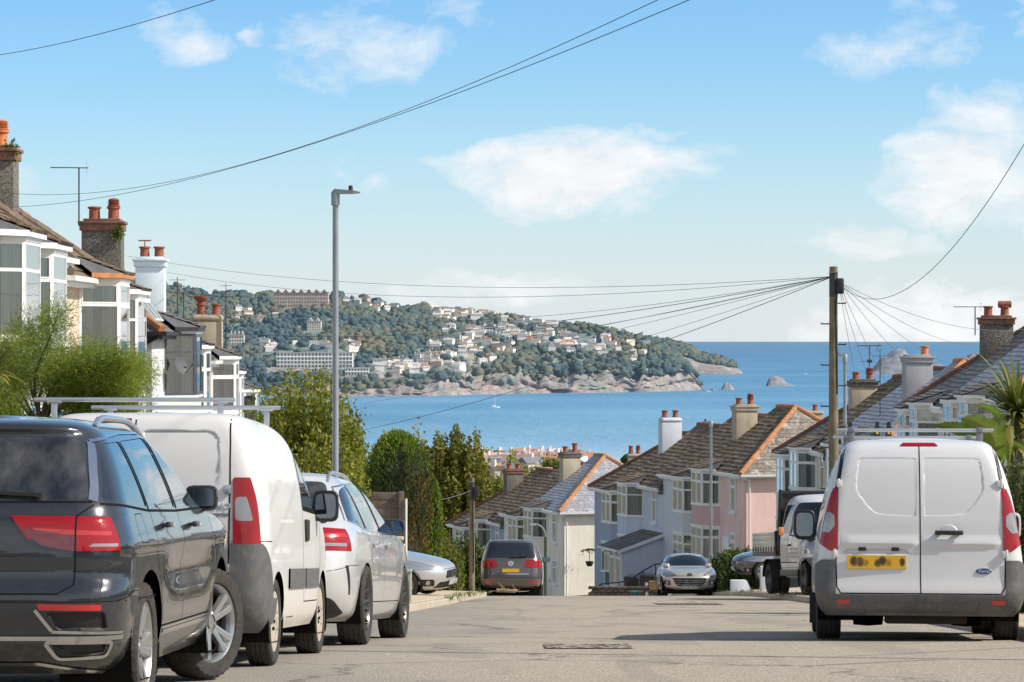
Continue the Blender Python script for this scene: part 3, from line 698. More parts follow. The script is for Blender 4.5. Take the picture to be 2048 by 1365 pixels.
def window(fr,gl,cu,rm,o,a,n,w,h,cols=1,transom=.3,split=None,curtain=1,fw=.065,depth=.07,in_=.12,seed=0,up=Vector((0,0,1)),toplight=True):
    """white framed window: o lower corner, a along, n outward"""
    o=Vector(o); a=Vector(a).normalized(); n=Vector(n).normalized(); rg=random.Random(seed)
    def fb(u0,u1,z0,z1,pr=0):
        vs=[o+a*u+up*z+n*k for k in (-depth/2,depth/2+pr) for u,z in ((u0,z0),(u1,z0),(u1,z1),(u0,z1))]
        fr.add(vs,[(3,2,1,0),(4,5,6,7),(0,1,5,4),(1,2,6,5),(2,3,7,6),(3,0,4,7)])
    fb(0,w,0,fw); fb(0,w,h-fw,h); fb(0,fw,fw,h-fw); fb(w-fw,w,fw,h-fw)
    ed=[0]+([w*k/cols for k in range(1,cols)] if split is None else [w*s for s in split])+[w]
    for e in ed[1:-1]: fb(e-fw*.55,e+fw*.55,fw,h-fw,.004)
    tz=h*(1-transom)
    if transom: fb(fw,w-fw,tz-fw*.5,tz+fw*.5,.002)
    # casement sashes inside each light
    for k in range(len(ed)-1):
        u0,u1=ed[k]+fw*.9,ed[k+1]-fw*.9
        for z0,z1 in (((fw,tz-fw*.5),(tz+fw*.5,h-fw)) if transom else ((fw,h-fw),)):
            if rg.random()<.6:
                s=fw*.55
                for q in ((u0,u1,z0,z0+s),(u0,u1,z1-s,z1),(u0,u0+s,z0+s,z1-s),(u1-s,u1,z0+s,z1-s)): fb(*q,.010)
    P=lambda u,z,k:o+a*u+up*z+n*k
    gl.quad(P(fw*.5,fw*.5,.0),P(w-fw*.5,fw*.5,0),P(w-fw*.5,h-fw*.5,0),P(fw*.5,h-fw*.5,0))
    if rm is not None: rm.quad(P(0,0,-in_),P(w,0,-in_),P(w,h,-in_),P(0,h,-in_))
    if curtain and cu is not None:
        spans=[(0.02,.36),(.60,.98)] if curtain==1 else [(0.02,.98)] if curtain==2 else [(.02,.28)]
        for s0,s1 in spans:
            m=max(4,int((s1-s0)*w/.035)); rows=[[],[]]
            for i in range(m+1):
                u=w*(s0+(s1-s0)*i/m); k=-in_*.55+.032*math.sin(i*1.5+seed)+.008*math.sin(i*5.3)
                rows[0].append(P(u,.02,k)); rows[1].append(P(u,h-.02,k+.004))
            cu.grid(rows)

def pot(parent,x,y,z,h=.55,r=.15,m=None,kind='plain'):
    mb=MB(); pr=[(r*.6,0),(r*1.05,0),(r*1.0,h*.12),(r*.88,h*.2),(r*.84,h*.82),(r*1.08,h*.86),(r*1.08,h*.97),(r*.9,h),(r*.7,h),(r*.68,h*.6)]
    mb.lathe(pr,'z',(x,y,z),14)
    if kind=='cowl':
        mb.lathe([(r*1.0,h*1.0),(r*1.05,h*1.04),(r*.8,h*1.1),(r*.8,h*1.45)],'z',(x,y,z),14)
        for k in range(4): mb.lathe([(r*.82,h*(1.12+.09*k)),(r*1.0,h*(1.14+.09*k)),(r*.82,h*(1.17+.09*k))],'z',(x,y,z),14)
        mb.lathe([(r*.9,h*1.47),(r*.6,h*1.56),(.01,h*1.6)],'z',(x,y,z),14)
    if kind=='hood': mb.tube([(x-r*1.3,y,z+h*1.15),(x+r*1.3,y,z+h*1.15)],r*.75,10)
    if kind=='crown':
        mb.lathe([(r*.8,h),(r*.8,h*1.2),(r*1.5,h*1.5),(r*1.6,h*1.75),(r*1.3,h*1.75)],'z',(x,y,z),12)
        for k in range(8): a=2*PI*k/8; mb.box((x+r*1.4*math.cos(a)-.02,y+r*1.4*math.sin(a)-.02,z+h*1.75),(x+r*1.4*math.cos(a)+.02,y+r*1.4*math.sin(a)+.02,z+h*1.95))
    if kind=='tee': 
        mb.tube([(x,y,z+h),(x,y,z+h*1.5)],.02,6); mb.tube([(x-.2,y,z+h*1.5),(x+.2,y,z+h*1.5)],.025,6)
    return mb.build('chimney_pot',m or M_POT,parent,smooth=True)
def chimney(parent,x,y,zb,zt,m,w=1.12,d=.68,pots=(('plain',0),('plain',0)),cap=None,potm=None,ph=.38,round_=False,plant=False):
    mb=MB(); mb.box((x-w/2,y-d/2,zb),(x+w/2,y+d/2,zt-.28)); st=mb.build('chimney',m,parent,bevel=.02)
    c=MB()
    if round_: 
        c.box((x-w/2-.03,y-d/2-.03,zt-.28),(x+w/2+.03,y+d/2+.03,zt-.02)); c.build('chimney_cap',m,st,bevel=.12,seg=3)
    else:
        c.box((x-w/2-.05,y-d/2-.05,zt-.277),(x+w/2+.05,y+d/2+.05,zt-.10)); c.box((x-w/2-.09,y-d/2-.09,zt-.097),(x+w/2+.09,y+d/2+.09,zt-.02)); c.box((x-w/2+.04,y-d/2+.04,zt-.017),(x+w/2-.04,y+d/2-.04,zt+.05)); c.build('chimney_cap',cap or m,st,bevel=.015)
    n=len(pots)
    for i,(k,dx) in enumerate(pots):
        px=x+(-w*.27+(w*.54)*i/(n-1) if n>1 else 0)+dx
        pot(st,px,y,zt+.0,ph*(1.0 if k!='tall' else 1.5),.17,potm,k)
    f=MB(); f.box((x-w/2-.04,y-d/2-.04,zb),(x+w/2+.04,y+d/2+.04,zb+.02))
    return st
def aerial(parent,x,y,z,h=1.6,yaw=0,kind='yagi',boom=1.1):
    mb=MB(); top=Vector((x,y,z+h)); mb.tube([(x,y,z),top],.022,6)
    d=Vector((math.cos(yaw),math.sin(yaw),0)); e=Vector((-d.y,d.x,0))
    if kind=='yagi':
        mb.tube([top-d*.25,top+d*boom],.014,5)
        for i in range(9): p=top+d*(boom*(i/8)); mb.tube([p-e*.13,p+e*.13],.007,4)
        for k in (-.12,-.04,.04,.12): mb.tube([top-d*.2-e*.2+Vector((0,0,k)),top-d*.2+e*.2+Vector((0,0,k))],.007,4)
    elif kind=='tee':
        mb.tube([top-d*.55,top+d*.55],.02,5); mb.tube([top+d*.45+Vector((0,0,.1)),top+d*.3-Vector((0,0,.25))],.012,5)
        p=Vector((x,y,z+h*.55)); mb.tube([p-d*.4,p+d*.15],.012,5); mb.box(tuple(p-Vector((.1,.06,.07))),tuple(p+Vector((.1,.06,.07))))
    else:
        for k in (-.2,0,.2): mb.tube([top+Vector((0,0,k))-e*.25,top+Vector((0,0,k))+e*.25],.008,4); 
        mb.tube([top-Vector((0,0,.3)),top+Vector((0,0,.3))],.012,5); mb.tube([top-d*.3,top+d*.3],.012,5)
    return mb.build('tv_aerial',M_MAST,parent)

HOUSES={}
def house(key,label,X,Y,zE,ang,s,W,wall,roofm,ridgem,hipN,hipF,bay,bpanel,frame=None,Dp=8.0,He=5.3,rise=2.9,group=None,chim=None,slit=None,detail=2,gut=None,lower=True,bayroof=None,seed=0,cat='terraced house',zfar=0,hiptile=None,canopy=False,front=True,stepN=False):
    """s=+1: depth runs to +x (right row); s=-1: to -x (left row).  y runs away from the camera along the street"""
    fl=zE-He; root=thing('terraced_house',label,cat,(X,Y,fl),(0,0,ang),group); HOUSES[key]=root
    frame=frame or M_UPVC; gut=gut or M_UPVC
    V=lambda v,u,z:(s*v,u,z)
    nx=Vector((-s,0,0))
    g=.004
    mb=MB(); x0,x1=sorted((0,s*Dp)); mb.box((x0,g,-4),(x1,W-g,He-.02))
    wl_=mb.build('wall',wall,root)
    # roof
    ov=.28; k=ov*rise/(Dp/2); zo=He-k+.05; zr=He+rise+.05; dp=Dp/2; hd=3.5
    u0,u1=(-ov if hipN else 0),(W+ov if hipF else W)
    r0,r1=(min(hd,W) if hipN else 0),(max(W-hd,0) if hipF else W)
    mb=MB()
    tw,th=(.34,.30) if roofm in (M_TILE,) else (.32,.24)
    tiles(mb,V(-ov,u0,zo),V(-ov,u1,zo),V(dp,r0,zr),V(dp,r1,zr),tw,th,.03,seed)
    tiles(mb,V(Dp+ov,u0,zo),V(Dp+ov,u1,zo),V(dp,r0,zr),V(dp,r1,zr),tw*2,th*2,.03,seed+1)
    rf=mb.build('roof',roofm,root,fix=False)
    if hipN: h=MB(); tiles(h,V(-ov,u0,zo),V(Dp+ov,u0,zo),V(dp,r0,zr),V(dp,r0,zr),tw*.9,th*.9,.03,seed+2); h.build('hip_slope',hiptile or roofm,rf,fix=False)
    if hipF: h=MB(); tiles(h,V(-ov,u1,zo),V(Dp+ov,u1,zo),V(dp,r1,zr),V(dp,r1,zr),tw*2,th*2,.03,seed+3); h.build('hip_slope',roofm,rf,fix=False)
    rd=MB(); ridge_line(rd,V(dp,r0,zr+.02),V(dp,r1,zr+.02),seed=seed)
    if hipN:
        ridge_line(rd,V(-ov,u0,zo+.06),V(dp,r0,zr+.04),seed=seed); ridge_line(rd,V(Dp+ov,u0,zo+.06),V(dp,r0,zr+.04),seed=seed+5)
    if hipF:
        ridge_line(rd,V(-ov,u1,zo+.06),V(dp,r1,zr+.04),seed=seed+6)
    rd.build('ridge_tiles',ridgem,rf,smooth=True)
    if stepN or (not hipN):   # gable strip where the roof stands above the next one down the hill
        gp=MB(); gp.add([V(-ov,u0+.001,zo-.3),V(Dp+ov,u0+.001,zo-.3),V(Dp+ov,u0+.001,zo+.02),V(dp,u0+.001,zr),V(-ov,u0+.001,zo+.02)],[(0,1,2,3,4)]); gp.build('verge',M_LEAD if not hipN else gut,rf)
    if not hipF:
        gp=MB(); gp.add([V(0,u1-.002,He-1.2),V(Dp,u1-.002,He-1.2),V(Dp,u1-.002,He),V(dp,u1-.002,zr-.03),V(0,u1-.002,He)],[(0,1,2,3,4)]); gp.build('verge',wall,rf)
    # gutter, fascia
    gu=MB(); gu.box((min(s*-ov,s*-(ov-.03)),u0,zo-.16),(max(s*-ov,s*-(ov-.03)),u1,zo+.01)); gu.bar(V(-ov-.06,u0,zo-.03),V(-ov-.06,u1,zo-.03),.11,.10)
    gu.box((min(0,s*-ov),u0,zo-.175),(max(0,s*-ov),u1,zo-.162))
    if hipN: gu.bar(V(-ov,u0-.06,zo-.03),V(Dp+ov,u0-.06,zo-.03),.11,.10); gu.box((min(s*-ov,s*(Dp+ov)),u0,zo-.16),(max(s*-ov,s*(Dp+ov)),u0+.03,zo+.01)); gu.box((min(s*-ov,s*(Dp+ov)),u0+.031,zo-.176),(max(s*-ov,s*(Dp+ov)),.0,zo-.163))
    gu.build('gutter',gut,root)
    if hipN:
        dn=MB(); dn.tube([V(.25,-.10,zo-.1),V(.25,-.10,-3)],.045,8); dn.tube([V(-.2,u0-.05,zo-.12),V(.25,-.10,zo-.32)],.045,8); dn.build('downpipe',gut,root,smooth=True)
    # bay
    c,F,p=.62,1.55,.74
    if bay is not None:
        b0=bay; plan=[(b0,0),(b0+c,-p),(b0+c+F,-p),(b0+2*c+F,0)]
        up0,up1=3.52,5.12; lo0,lo1=.85,2.42
        bw=MB()
        def ring(z0,z1,off=0,mi=0):
            pl=[V(v-off if v<0 else v,u+(off*(.5) if i>1 else -off*.5),0) for i,(u,v) in enumerate(plan)]
            vs=[(a[0],a[1],z) for z in (z0,z1) for a in pl]; n=4
            bw.add(vs,[(0,1,2,3)[::-1],(4,5,6,7)]+[(i,(i+1)%n,n+(i+1)%n,n+i) for i in range(n)],mi)
        ring(lo1,up0); by=bw.build('bay_window',bpanel,root)
        bw=MB(); ring(-3,lo0); bw.build('bay_base',bpanel,by)
        # sills and heads
        for z0,z1,o_ in ((up0-.06,up0,.05),(up1,up1+.07,.03),)+(((lo0-.06,lo0,.07),(lo1,lo1+.1,.04)) if lower else ()): bw=MB(); ring(z0,z1,o_); bw.build('sill',M_UPVC,by)
        for z0,z1 in (((up0,up1),(lo0,lo1)) if lower else ((up0,up1),)):
            fr,gl,cu,rm=MB(),MB(),MB(),MB()
            for i in range(3):
                gl.mi=1 if i==1 and s<0 else 0
                (ua,va),(ub,vb)=plan[i],plan[i+1]
                A=Vector(V(va,ua,z0)); B=Vector(V(vb,ub,z0)); a=B-A; nn=Vector((-a.y,a.x,0)).normalized()
                if nn.dot(nx)<0: nn=-nn
                window(fr,gl,cu,None,A,a,nn,a.length,z1-z0,1 if i!=1 or s<0 else 2,.30,curtain=(2 if (seed+i)%3==0 and s>0 else 1) if i!=1 else 1,seed=seed*7+i+int(z0),fw=.058,depth=.03)
            core=[V(v+.42 if v<0 else .02,u+(.12 if i<2 else -.12),0) for i,(u,v) in enumerate(plan)]
            vs=[(a[0],a[1],z) for z in (z0,z1) for a in core]; rm.add(vs,[(0,1,5,4),(1,2,6,5),(2,3,7,6)])
            fr.build('frame',frame,by,bevel=0); gl.build('pane',M_GLASS if s>0 else [M_GLASSB,M_GLASSF],by,fix=False); cu.build('curtain',M_NET if seed%2 else M_CURT,by,fix=False); rm.build('dark_interior',M_DARKROOM,by,fix=False)
        # bay roof: shallow lead top running back under the tiles
        br=MB(); o_=.10
        pl=[(b0-.25,-ov-.02),(b0+c-.12,-p-o_),(b0+c+F+.12,-p-o_),(b0+2*c+F+.25,-ov-.02)]
        zt=up1+.07; vs=[V(v,u,zt) for u,v in pl]+[V(v,u,zt+.10) for u,v in pl]+[V(.25,pl[0][0]+.35,zt+.50),V(.25,pl[3][0]-.35,zt+.50)]
        br.add(vs,[(0,1,2,3),(0,1,5,4),(1,2,6,5),(2,3,7,6)],0); br.add(vs,[(4,5,8),(6,7,9)],1)
        b_r=br.build('bay_roof',[bayroof or M_UPVC,M_LEAD],root); tt=MB(); e_=Vector((0,0,.012)); tiles(tt,Vector(vs[5])+e_,Vector(vs[6])+e_,Vector(vs[8])+e_,Vector(vs[9])+e_,.3,.22,.02,seed); tt.build('bay_tiles',M_SLATED if roofm is M_SLATE else roofm,b_r,fix=False)
    if slit is not None:
        for z0,z1 in ((3.3,5.0),(.9,2.3)):
            fr,gl,cu,rm=MB(),MB(),MB(),MB()
            window(fr,gl,cu,None,V(-.03,slit,z0),(0,1,0),nx,.72,z1-z0,1,.28,curtain=2,seed=seed+9); rm.quad(V(-.004,slit,z0),V(-.004,slit+.72,z0),V(-.004,slit+.72,z1),V(-.004,slit,z1))
            wn=fr.build('window',frame,root); gl.build('pane',M_GLASS,wn,fix=False); rm.build('dark_interior',M_DARKROOM,wn,fix=False)
            p0=V(-.14,slit-.06,z0-.1); p1=V(0,slit+.78,z0); sb=MB(); sb.box(tuple(min(a,b) for a,b in zip(p0,p1)),tuple(max(a,b) for a,b in zip(p0,p1))); sb.build('sill',M_UPVC,wn)
    if front and slit is not None:   # door
        db=MB(); u=slit+1.0 if bay and bay>1.5 else W-1.3
        a=V(-.05,u,0); b=V(0,u+.9,2.05); db.box(tuple(min(p,q) for p,q in zip(a,b)),tuple(max(p,q) for p,q in zip(a,b))); dd=db.build('door',M_UPVC,root,bevel=.01)
        h=MB(); h.bar(V(-.09,u+.12,1.0),V(-.09,u+.12,1.12),.03); h.build('handle',M_MAST,dd)
    return root
A_=R(15.5)
def row(ox,oy,th,W,n):
    return [(ox-math.sin(th)*W*i,oy+math.cos(th)*W*i) for i in range(n)]
GA='terraced houses on the right of the street'
# terrace A: pink, white, light blue, grey blue
pa=row(11.0,135,A_,6,4)
house('A1','pink terraced house with orange ridged scalloped end roof, behind the white tipper truck',*pa[0],-6.2,A_,1,6,RM['pink'],M_TILE,M_RIDGE,True,False,3.3,render_mat('render_deep_pink',(.66,.46,.46)),slit=1.0,seed=1,group=GA,hiptile=M_GREYTILE)
house('A2','white terraced house between the pink house and the light blue house',*pa[1],-6.72,A_,1,6,RM['palegrey'],M_TILE,M_RIDGE,False,False,.12,RM['palegrey'],seed=2,group=GA)
house('A3','light blue terraced house with a lean-to slate roofed porch, behind the silver coupe',*pa[2],-7.45,A_,1,6,RM['lightblue'],M_TILE,M_RIDGED,False,False,3.3,RM['lightblue'],slit=1.0,seed=3,group=GA)
house('A4','grey blue terraced house at the lower end of the pink terrace, with white chimney above',*pa[3],-8.0,A_,1,6,RM['greyblue'],M_TILE,M_RIDGED,False,True,.12,RM['greyblue'],seed=4,group=GA)
# terrace B: cream
B_=R(19); pb=row(2.9,165,B_,5.2,4)
house('B1','cream end house with bare side wall and orange hip tiles on a blue slate roof',*pb[0],-9.8,B_,1,5.2,RM['cream'],M_SLATE,M_RIDGE,True,False,2.5,RM['cream'],slit=.8,seed=5,group=GA)
house('B2','second house of the lowest terrace, brown tiled beside the blue slate end roof',*pb[1],-10.45,B_,1,5.2,RM['cream'],M_TILE,M_RIDGED,False,False,.1,RM['palegrey'],seed=6,group=GA)
house('B3','third house of the lowest terrace, bay windows just above the grey people carrier',*pb[2],-11.1,B_,1,5.2,RM['greyblue'],M_TILE,M_RIDGED,False,False,2.5,RM['palegrey'],slit=.8,seed=7,group=GA)
house('B4','farthest house of the lowest terrace, its eaves behind the short telegraph pole',*pb[3],-11.75,B_,1,5.2,RM['palegrey'],M_TILE,M_RIDGED,False,True,.1,RM['palegrey'],seed=8,group=GA)
# terrace C
C_=R(6.3); pc=row(14.25,108,C_,5,4)
house('C1','slate roofed house hidden behind the nearest white van, orange hip beside the grey chimney',*pc[0],-3.74,C_,1,5,RM['white'],M_SLATE,M_RIDGE,True,False,2.3,RM['white'],slit=.8,seed=9,group=GA)
house('C2','house with blue slates and grey chimney, second up the terrace behind the telegraph pole',*pc[1],-4.1,C_,1,5,RM['white'],M_SLATE,M_RIDGED,False,False,.1,RM['white'],seed=10,group=GA)
house('C3','yellow walled house with tall white bay seen just left of the nearest white van',*pc[2],-4.5,C_,1,5,RM['yellow'],M_TILE,M_RIDGED,False,False,2.3,RM['yellow'],slit=.8,seed=11,group=GA)
house('C4','dark slated end house above the cab of the white tipper truck',*pc[3],-4.9,C_,1,5,RM['yellow'],M_SLATED,M_RIDGED,False,True,.1,RM['white'],seed=12,group=GA)
# terrace D
D_=R(.5); pd=row(14.75,84.6,D_,5.1,4)
house('D1','nearest right hand house, cream bay with blue slate roof behind the palm',*pd[0],-1.65,D_,1,5.1,RM['cream'],M_SLATE,M_RIDGE,True,False,2.4,RM['cream'],slit=.8,seed=13,group=GA)
house('D2','white house whose bay is the second one left of the palm',*pd[1],-1.85,D_,1,5.1,RM['white'],M_SLATE,M_RIDGE,False,False,.1,RM['white'],seed=14,group=GA)
house('D3','house with grey tile roof and brown eaves, third behind the van roof rack',*pd[2],-2.1,D_,1,5.1,RM['white'],M_SLATED,M_RIDGED,False,False,2.4,RM['white'],slit=.8,seed=15,group=GA)
house('D4','end house under the tall brown chimney, its first bay window standing open',*pd[3],-2.38,D_,1,5.1,RM['palegrey'],M_SLATED,M_RIDGED,False,True,.1,RM['palegrey'],seed=16,group=GA)
# left row
GL='terraced houses on the left of the street'
LF=interp([(40,-8.72),(64,-8.85),(76,-9.0),(91,-9.45),(110,-10.4)])
def lh(key,label,y0,W,zE,wall,roofm,ridgem,hn_,hf,far,bp,**kw):
    th=math.atan2(LF(y0)-LF(y0+W),W)
    house(key,label,LF(y0),y0,zE,th,-1,W,wall,roofm,ridgem,hn_,hf,(W-2.85 if far else .08),bp,group=GL,slit=None,**kw)
M_SHING=roof_mat('grey_shingle_cladding',(.30,.31,.34),(.36,.37,.40),(.33,.33,.33),(.16,.16,.18),.4,.25,.2)
lh('L1','nearest left hand house, white bay over grey panels at the left edge',43,6,1.83,RM['white'],M_TILE,M_RIDGEG,True,False,True,render_mat('render_grey_panel',(.38,.39,.42)),seed=21)
lh('L2','second left hand house, white bay between the grey panelled and the curtained bays',49,6,1.72,RM['white'],M_TILE,M_RIDGEG,False,True,False,RM['cream'],seed=22)
lh('L3','left hand house with long curtains in its bay and a terracotta edged bay roof',55,5.7,1.40,RM['salmon'],M_TILE,M_RIDGEG,True,False,True,RM['salmon'],seed=24,bayroof=M_RIDGE)
lh('L4','left hand house with a propped open white top light, beside the curtained bay',60.7,5.7,1.12,RM['white'],M_TILE,M_RIDGEG,False,True,False,RM['white'],seed=25)
lh('L5','left hand house with dark grey bay frames, black gutter and a satellite dish',70.4,5.8,.37,RM['palegrey'],M_SLATED,M_RIDGE,True,False,True,RM['white'],seed=26,frame=M_GREYF,gut=M_GUTB,bayroof=M_GUTB)
lh('L6','white left hand house with pale bay just beyond the dark framed one',76.2,5.8,-.1,RM['white'],M_SLATED,M_RIDGEG,False,True,False,RM['white'],seed=27)
lh('L7','white left hand house whose curtained bay shows just left of the large shrub',85,6,-.46,RM['white'],M_SLATED,M_RIDGEG,True,False,True,RM['white'],seed=30)
lh('L8','left hand house with orange hip tiles peeping out left of the large shrub',91,6,-.95,RM['cream'],M_SLATED,M_RIDGE,False,True,False,RM['cream'],seed=31)
lh('L9','last left hand house, mostly hidden behind the large shrub',100,6,-1.75,RM['white'],M_SLATED,M_RIDGE,True,True,True,RM['white'],seed=32)
# chimneys: on the wall between two houses, owned by the nearer one (y = W there)
def chim(key,y,above,m,v=2.4,s=1,pots=(('plain',0),('plain',0)),zt=3.0,**kw):
    r=HOUSES[key]; return chimney(r,s*v,y,5.3+.3,5.3+zt,m,pots=pots,**kw)
chim('A1',6,0,M_STACK,2.25,pots=(('plain',0),('cowl',0)),cap=M_STACK)
chim('A3',6,0,M_STACKW,2.4,round_=True,zt=3.35)
chim('B1',5.2,0,M_STACK,2.4,pots=(('plain',0),('tall',0)),zt=3.1,cap=M_PEB)
chim('B3',5.2,0,M_PEB,2.4,zt=2.95,cap=M_BRICKCAP)
chim('C1',5,0,M_STACKG,2.45,pots=(('plain',.3),),potm=M_POTO,zt=3.15,ph=.4,w=1.1)
chim('C3',5,0,M_STACK,2.6,pots=(('plain',0),('cowl',0)),zt=2.8,cap=M_PEB,ph=.36)
chim('D3',5.1,0,M_PEB,2.4,pots=(('plain',0),('hood',0)),zt=2.95,cap=M_BRICKCAP,w=1.08)
chim('D1',5.1,0,M_PEB,2.4,zt=2.9)
chim('L3',5.7,0,M_PEB,2.25,-1,pots=(('plain',.05),('cowl',-.1)),zt=2.72,potm=M_POTO,cap=M_BRICKCAP,w=1.0)
chim('L5',5.8,0,M_PEB,1.95,-1,pots=(('plain',.06),('cowl',0)),zt=2.85,cap=M_BRICKCAP,w=1.06)
chim('L7',6,0,M_STACKP,2.1,-1,pots=(('tee',.06),('plain',.02)),zt=3.1,w=.92)
chim('L9',6,0,M_STACK,1.15,-1,pots=(('crown',.06),('plain',.02)),zt=2.75,w=1.12,round_=True)
# aerials and dish
aerial(HOUSES['L5'],-2.55,5.5,8.0,1.55,R(190),'yagi',.75)
aerial(HOUSES['L7'],-1.2,5.4,6.0,1.5,R(90),'stack'); aerial(HOUSES['L9'],-.45,5.6,6.6,2.3,R(60),'mast'); aerial(HOUSES['L9'],-2.0,5.5,6.9,1.9,0,'stack')
aerial(HOUSES['C3'],2.95,5.2,8.1,1.5,R(3),'tee'); aerial(HOUSES['C2'],1.3,1.5,6.2,2.6,R(180),'stack')
aerial(HOUSES['D3'],1.65,5.1,7.6,1.0,R(180),'yagi',.75)
def dish(parent,c,n,r=.36):
    c=Vector(c); n=Vector(n).normalized(); q=n.to_track_quat('Z','Y').to_matrix(); mb=MB(); rows=[]
    for i in range(6):
        rr=r*i/5; rows.append([c+q@Vector((rr*math.cos(2*PI*k/20),rr*.9*math.sin(2*PI*k/20),.55*rr*rr)) for k in range(20)])
    mb.grid(rows,closed=True); mb.tube([c+q@Vector((0,-r*.85,.1)),c+q@Vector((0,-r*.3,.38))],.013,6); mb.tube([c+q@Vector((0,-r*.35,.36)),c+q@Vector((0,-r*.1,.42))],.035,8); mb.tube([c,c-n*.12,c-n*.12+Vector((.28,.1,-.0))],.02,6)
    return mb.build('satellite_dish',plain('dish_grey',(.10,.10,.11),.6),parent,smooth=True,fix=False)
dish(HOUSES['L5'],(.42,2.70,4.30),(.85,-.45,.25),.27)
# a propped open top light on L4, and on D4
def openlight(key,o,a,n,w,h,ang):
    r=HOUSES[key]; fr,gl=MB(),MB(); n=Vector(n); up=(Vector((0,0,1))*math.cos(ang)-n*math.sin(ang)); o=Vector(o)
    nn=n*math.cos(ang)+Vector((0,0,1))*math.sin(ang)
    window(fr,gl,None,None,o-up*h,a,nn,w,h,2,0,curtain=0,up=up,fw=.05,depth=.04); f=fr.build('open_top_light',M_UPVC,r); gl.build('pane',M_GLASS,f,fix=False)
openlight('L4',(.80,.75,5.05),(0,1,0),(1,0,0),1.4,.55,R(38))
openlight('D4',(-.80,.75,5.05),(0,1,0),(-1,0,0),.75,.5,R(35))
# porch of A3
def porch():
    r=HOUSES['A3']; W=3.3; P=2.15
    mb=MB(); mb.add([(-P,.1,-3),(-.003,.1,-3),(-.003,.1,2.75),(-P,.1,2.05),(-P,W,-3),(-.003,W,-3),(-.003,W,2.75),(-P,W,2.05)],[(0,1,2,3),(4,7,6,5),(0,3,7,4),(1,5,6,2),(3,2,6,7)])
    p=mb.build('porch',RM['lightblue'],r)
    t_=MB(); tiles(t_,(-P-.3,-.1,2.02),(-P-.3,W+.1,2.02),(-.003,-.1,2.85),(-.003,W+.1,2.85),.3,.22,.02,5); t_.build('porch_roof',M_SLATED,p,fix=False)
    b_=MB(); b_.add([(-P-.3,-.12,1.84),(-.003,-.12,2.66),(-.003,-.12,2.85),(-P-.3,-.12,2.03),(-P-.3,-.09,1.84),(-.003,-.09,2.66),(-.003,-.09,2.85),(-P-.3,-.09,2.03)],[(0,1,2,3),(4,7,6,5),(0,4,5,1),(3,2,6,7),(0,3,7,4)]); b_.bar((-P-.36,-.1,1.98),(-P-.36,W+.1,1.98),.1,.1); b_.build('bargeboard',M_UPVC,p)
    fr,gl,cu,rm=MB(),MB(),MB(),MB()
    window(fr,gl,None,None,(-P-.04,.2,0),(0,1,0),(-1,0,0),.95,2.0,1,.22,seed=3); window(fr,gl,None,None,(-P-.04,1.2,0),(0,1,0),(-1,0,0),.95,2.0,1,.22,seed=4); window(fr,gl,None,None,(-P-.04,2.2,.7),(0,1,0),(-1,0,0),.95,1.3,1,.25,seed=5)
    rm.quad((-P-.004,.2,0),(-P-.004,3.15,0),(-P-.004,3.15,2),(-P-.004,.2,2))
    d=fr.build('door',M_UPVC,p); gl.build('pane',M_GLASS,d,fix=False); rm.build('dark_interior',plain('dim_hall',(.12,.14,.12),.9),d,fix=False)
porch()
# rear street houses whose chimneys rise behind the terraces
def rear(label,px,pyt,D,m,pots):
    q=at(px,pyt,D); root=thing('rear_house',label,'house',(q.x,q.y,q.z-8.4))
    mb=MB(); mb.box((-3,-2,-4),(3,6,5.2)); mb.build('wall',RM['white'],root)
    mb=MB(); mb.add([(-3.3,-2.3,5.2),(3.3,-2.3,5.2),(3.3,6.3,5.2),(-3.3,6.3,5.2),(-1,2,7.3),(1,2,7.3)],[(0,1,5,4),(2,3,4,5),(0,4,3),(1,2,5)]); mb.build('roof',M_TILE,root)
    chimney(root,0,0,5.4,8.4,m,w=.98,d=.6,pots=pots,round_=True)
rear('rear house whose rounded ochre chimney stands behind the blue slate end roof',1269,908,205,M_STACK,(('tall',0),('cowl',0)))
rear('rear house whose mossy chimney pokes up right of the orange apex',1630,822,178,M_STACK,(('plain',0),))
# ------------------------------------------------------------------ vehicle materials
def paint(name,base,metal=0.,rough=.35,flake=0.,dust=.25,dustc=(.45,.37,.27),coat=1.0,dz=.55):
    m,t,b=nt(name); c=coords(t); n=noise(t,c,1.2,4,.5); f=noise(t,c,7,7,.7)
    col=ramp(t,n,[(.3,tuple(x*.96 for x in base)),(.7,base)])
    sp=t.nodes.new('ShaderNodeSeparateXYZ'); t.links.new(c,sp.inputs[0])
    k=math_(t,'MULTIPLY',math_(t,'MINIMUM',math_(t,'MAXIMUM',math_(t,'SUBTRACT',dz,sp.outputs[2]),0),.5),2.0)
    k=math_(t,'MULTIPLY',k,math_(t,'MULTIPLY',ramp(t,f,[(.3,(.35,.35,.35)),(.7,(1,1,1))]),dust*2))
    k=math_(t,'ADD',k,math_(t,'MULTIPLY',ramp(t,f,[(.5,(0,0,0)),(.8,(1,1,1))]),dust*.18))
    col=mix(t,k,col,dustc); t.links.new(col,b.inputs['Base Color']); setb(b,rough=rough,metal=metal,spec=.5,coat=coat,coatr=.03)
    t.links.new(math_(t,'ADD',math_(t,'MULTIPLY',k,.5),rough),b.inputs['Roughness'])
    t.links.new(math_(t,'SUBTRACT',coat,math_(t,'MULTIPLY',k,coat*.9)),b.inputs['Coat Weight'])
    return m
P_TROC=paint('dark_grey_car_paint',(.030,.034,.043),.25,.22,dust=.16)
P_WHITE=paint('white_van_paint',(.745,.735,.715),0,.4,dust=.5,dustc=(.52,.40,.26),coat=.6)
P_WHITEB=paint('white_van_paint_cool',(.70,.705,.72),0,.4,dust=.45,coat=.6)
P_SILVER=paint('silver_car_paint',(.72,.72,.72),.4,.33,dust=.15)
